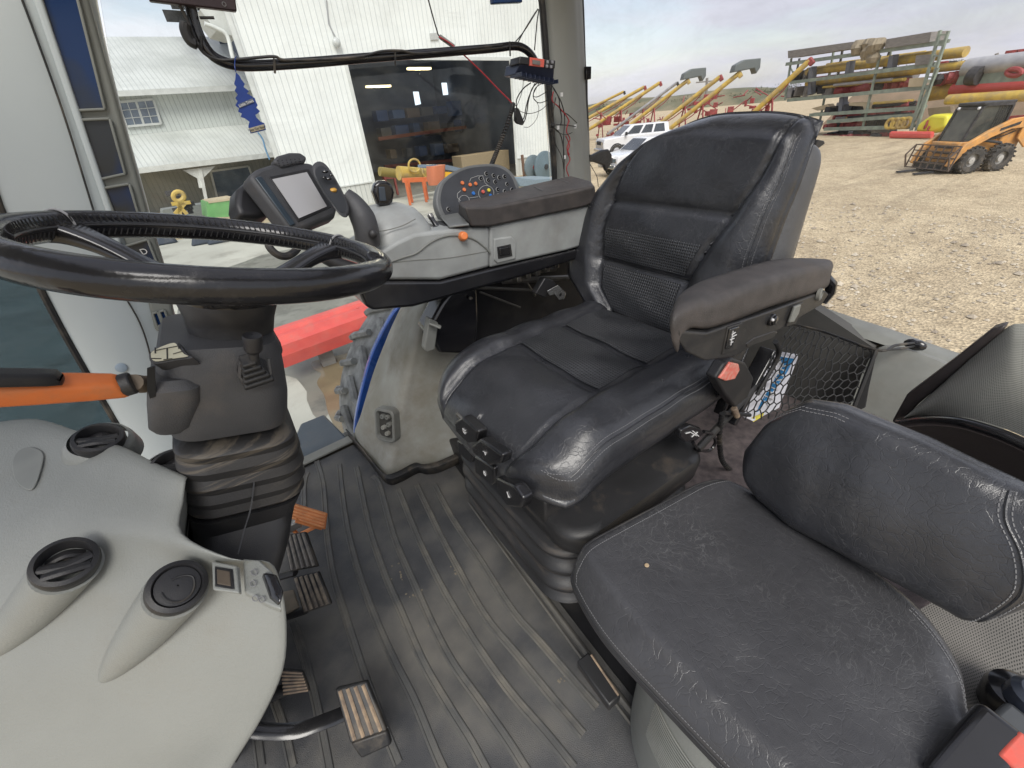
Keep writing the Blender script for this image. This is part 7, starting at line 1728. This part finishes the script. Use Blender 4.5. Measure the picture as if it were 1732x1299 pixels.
for i, (p, r) in enumerate(W):
    mb = MB(); yy = 1.51 if i < 17 else 1.56
    mb.tube(spline([at(x, y, y=yy+.012*math.sin(k*2+i)+(.04 if x > 940 and i < 17 else 0)) for k, (x, y) in enumerate(p)], 6), r, 6); mb.build('wire', M['rub'], wl)
for p in ([(936,155),(934,170),(944,180),(958,196),(963,206)], [(957,230),(963,245),(960,258),(964,270),(958,284),(962,298)], [(962,205),(958,222),(964,235),(959,250),(963,262)]):
    mb = MB(); mb.tube(spline([at(x, y, y=1.555) for x, y in p], 6), .0024, 6); mb.build('wire', M['wirer'], wl)
for x, y in ((950,160), (973,214), (955,266), (944,216)):
    mb = MB(); mb.box(at(x, y, y=1.545), (.012,.004,.014)); mb.build('wire_label', M['white'], wl, bevel=.001)
mb = MB(); mb.prism([at(x, y, y=1.505) for x, y in [(872,182), (878,183), (887,206), (885,212), (875,209), (871,204)]], (0,.012,0)); mb.build('wire_plug', M['rub'], wl, bevel=.003)
mb = MB(); mb.ball(at(935,212,y=1.54), .013, 10, (1,.6,1)); mb.ball(at(932,221,y=1.54), .012, 10, (1,.6,.8)); mb.build('tie_knot', M['rub'], wl)
# coiled microphone cord
def coil(pts, R0, r, turns, seg=7):
    P = spline(pts, 10); L_ = len(P); out_ = []
    for i in range(turns*14):
        t = i/(turns*14-1)*(L_-1); k = min(int(t), L_-2); p = P[k].lerp(P[k+1], t-k); d = (P[k+1]-P[k]).normalized()
        u = d.cross(V(0,1,0)).normalized(); v_ = d.cross(u); a = i/14*2*math.pi; out_.append(p+(u*math.cos(a)+v_*math.sin(a))*R0)
    mb = MB(); mb.tube(out_, r, seg); return mb
cc_ = thing('coiled_cord', 'thick black coiled cord slanting down to the round button board', 'cord', at(850, 230, y=1.45))
coil([at(868,176,y=1.49), at(864,192,y=1.47), at(850,232,y=1.44), at(838,262,y=1.42), at(830,282,y=1.40)], .0062, .0025, 34).build('coil', M['rub'], cc_)
mb = MB(); mb.tube(spline([at(868,178,y=1.49), at(862,170,y=1.49), at(840,148,y=1.5), at(815,122,y=1.5), at(790,98,y=1.5), at(762,74,y=1.52), at(742,62,y=1.53)], 6), .0024, 6); mb.build('red_lead', M['wirer'], cc_)
mb = MB(); mb.tube(spline([at(722,-10,y=1.55), at(730,20,y=1.55), at(738,48,y=1.55), at(744,62,y=1.55), at(768,78,y=1.53)], 6), .0024, 6); mb.build('black_lead', M['rub'], cc_)
mb = MB(); mb.tube([at(744,62,y=1.55), at(768,79,y=1.55)], .007, 8); mb.build('pale_sleeve', M['cream'], cc_)

# ================================================================== BEHIND THE SEAT: storage net and leaflets
nett = thing('storage_net', 'black hexagonal mesh storage net stretched behind the near armrest', 'net', (1.5, .4, .5))
tlq, trq, brq, blq = at(1335,548,x=1.52), at(1482,592,x=1.42), at(1440,700,x=1.36), at(1240,712,x=1.10)
def q3(u, v):
    p = tlq.lerp(trq, u).lerp(blq.lerp(brq, u), v); return p+V(-.05*math.sin(math.pi*u)*math.sin(math.pi*v), 0, 0)
mb = MB(); nx, ny = 15, 9
for i in range(nx):
    for j in range(ny):
        jit = lambda a, b: random.uniform(-.006, .006)
        cx_ = (i+.5*(j % 2))/nx; cy_ = j/ny
        P = [(cx_, cy_), (cx_+.5/nx, cy_+.33/ny), (cx_+.5/nx, cy_+1/ny)]
        Q = (cx_-.5/nx, cy_+.33/ny)
        if cx_ > 1: continue
        f_ = lambda p: q3(min(1, max(0, p[0]+.010*math.sin(p[1]*37+p[0]*11))), min(1, p[1]+.012*math.sin(p[0]*29)))
        for a, b in ((P[0], P[1]), (P[0], Q), (P[1], P[2])):
            mb.tube([f_(a), f_(b)], .0021, 5)
mb.build('net_mesh', M['net'], nett)
mb = MB(); mb.tube(spline([at(1330,546,x=1.52), at(1390,560,x=1.5), at(1482,592,x=1.42), at(1515,584,x=1.5), at(1548,580,x=1.62)], 6), .004, 8)
mb.tube(spline([at(1482,593,x=1.42), at(1520,590,x=1.5), at(1548,585,x=1.62)], 6), .0035, 8); mb.tube([trq, brq], .006, 8); mb.build('elastic_cord', M['rub'], nett)
mb = MB(); mb.ball(at(1548,583,x=1.62), .022, 14, (.6,1.3,.8)); mb.build('net_hook', M['blkg'], nett)
mb = MB(); mb.prism([trq+V(.01,0,0), at(1478,592,x=1.44), at(1462,690,x=1.38), brq+V(.01,0,0)], (.01,0,0)); mb.build('net_hem', M['net'], nett)
lf = thing('leaflet_pack', 'blue and white packet standing inside the black storage net', 'packet', at(1310, 650, x=1.30))
q_ = [at(1312,598,x=1.38), at(1350,604,x=1.40), at(1318,690,x=1.27), at(1274,713,x=1.17)]
mb = MB(); mb.prism([at(1288,640,x=1.28)]+[q_[0], q_[1], q_[2], q_[3], at(1254,704,x=1.18)], (.02,.01,0)); mb.build('packet', mat('packet_white', (.62,.62,.68), .4), lf, bevel=.002)
pO = V(-.004,-.002,.0)
mb = MB(); 
mb.prism([p+pO for p in (at(1318,602,x=1.38), at(1342,606,x=1.385), at(1305,684,x=1.26), at(1280,696,x=1.20))], (.002,0,0)); mb.build('blue_print', mat('packet_blue', (.03,.20,.45), .4), lf)
mb = MB(); mb.prism([p+pO*1.6 for p in (at(1272,704,x=1.185), at(1292,696,x=1.21), at(1290,702,x=1.205), at(1274,712,x=1.18))], (.002,0,0)); mb.build('yellow_print', mat('packet_yellow', (.7,.6,.05), .4), lf)
mb = MB(); a_ = at(1326,612,x=1.366); b_ = at(1296,684,x=1.232)
for k in range(9):
    p = a_.lerp(b_, (k+.3)/9)+V(-.006,-.003,0); sd2 = (at(1345,614,x=1.38)-at(1322,608,x=1.38)).normalized(); dn = (b_-a_).normalized()
    pts = [p-sd2*.017, p+sd2*.013+dn*.004] if k % 3 else [p-sd2*.017, p, p+dn*.010, p+sd2*.013]
    mb.tube(pts, .0028, 5)
    if k % 2: mb.tube([p-sd2*.012, p-sd2*.012+dn*.012], .0025, 5)
mb.build('white_lettering', M['white'], lf)
# ================================================================== MESH COVERED BIN / BACK SHELL at the right edge
sh2 = thing('mesh_backed_shell', 'grey mesh fabric shell with black frame at the right edge of the cab', 'seat back', (1.1, 0, .5))
def S3(px, py, x): return at(px, py, x=x)
topL = spline([S3(1532,704,1.13), S3(1583,658,1.13), S3(1640,606,1.13), S3(1700,556,1.13), S3(1732,547,1.13), S3(1800,550,1.13)], 5)
botL = spline([S3(1534,708,1.10), S3(1575,703,1.06), S3(1630,706,1.02), S3(1690,722,.99), S3(1735,740,.97), S3(1800,770,.94)], 5)
g = [[a.lerp(b, t/10)+V(-.03*math.sin(math.pi*t/10),0,.015*math.sin(math.pi*t/10)) for t in range(11)] for a, b in zip(topL, botL)]
mb = MB(); mb.grid(g); ms = mb.build('mesh_fabric', holes('mesh_pale', (.34,.34,.30), (.05,.05,.045), 1.0, .8), sh2, ang=0)
def grid_uv(o, nu, nv, su, sv):
    uv = o.data.uv_layers.new(name='UVMap'); nvv = nv
    for lp in o.data.loops:
        k = lp.vertex_index; uv.data[lp.index].uv = ((k//nvv)/(nu-1)*su, (k % nvv)/(nvv-1)*sv)
grid_uv(ms, len(g), 11, 95, 62)
mb = MB(); mb.prism([S3(x, y, 1.12) for x, y in [(1508,713), (1533,668), (1610,610), (1678,556), (1701,550), (1696,560), (1640,608), (1584,658), (1553,684), (1530,708), (1518,722)]], (.03,0,0)); mb.build('shell_frame', mat('frame_brown_black', (.045,.037,.036), .5), sh2, bevel=.004)
mb = MB(); fpts = [p+V(-.006,0,-.01) for p in botL]; mb.tube([S3(1522,716,1.10)]+fpts, .011, 12); mb.build('lower_rim', M['blkg'], sh2)
g = [[p+V(0,0,-.012), p+V(.05,0,-.07), p+V(.12,0,-.15), p+V(.2,0,-.3)] for p in botL]
mb = MB(); mb.grid(g); mb.build('shell_inside', M['blk'], sh2)
# grey mesh carpet board below the folding backrest
ga = [at(1540,1040,z=.40), at(1732,925,z=.40), at(2000,760,z=.40)]; gb = [at(1650,1260,z=.40), at(1760,1290,z=.40), at(2000,1400,z=.40)]
g = [[a.lerp(b, t/8) for t in range(9)] for a, b in zip(spline(ga, 6), spline(gb, 6))]
mb = MB(); mb.grid(g); bp2 = mb.build('perforated_board', holes('mesh_dark', (.17,.16,.145), (.02,.02,.018), 1.0, .8), None); grid_uv(bp2, len(g), 9, 90, 52); tag(bp2, 'dark grey perforated mesh board under the folding leather pad, bottom right', 'board')
# second buckle, bottom right corner
b2 = thing('belt_buckle', 'glossy black seat belt buckle with red button in the bottom right corner', 'buckle', at(1660, 1270, z=.45))
mb = MB(); a_ = at(1608,1290,z=.47); c_ = at(1690,1225,z=.50); mb.beam(at(1600,1340,z=.47), at(1698,1222,z=.50), .052, .03); mb.build('buckle_body', M['blkg'], b2, bevel=.01, bseg=4)
mb = MB(); mb.beam(at(1712,1305,z=.495), at(1750,1262,z=.505), .034, .02); mb.build('release_button', M['red'], b2, bevel=.004)
mb = MB(); mb.beam(at(1640,1350,z=.44), at(1760,1235,z=.46), .07, .02); mb.build('buckle_housing', mat('housing_grey', (.06,.065,.07), .4), b2, bevel=.006)
kb = thing('black_knob', 'big glossy black round knob above the bottom right buckle', 'knob', at(1710, 1170, z=.45))
mb = MB(); mb.lathe(at(1722,1180,z=.44), (0,.1,1), [(.034,-.03), (.036,0), (.033,.012), (.02,.02), (.001,.022)], 30, cap=False); mb.build('knob_body', M['blkg'], kb)
mb = MB(); mb.lathe(at(1745,1185,z=.465), (.1,-.1,1), [(.026,-.01), (.027,.01), (.02,.018), (.001,.02)], 30, cap=False); mb.build('knob_cap', mat('knob_blue_grey', (.03,.036,.05), .3), kb)
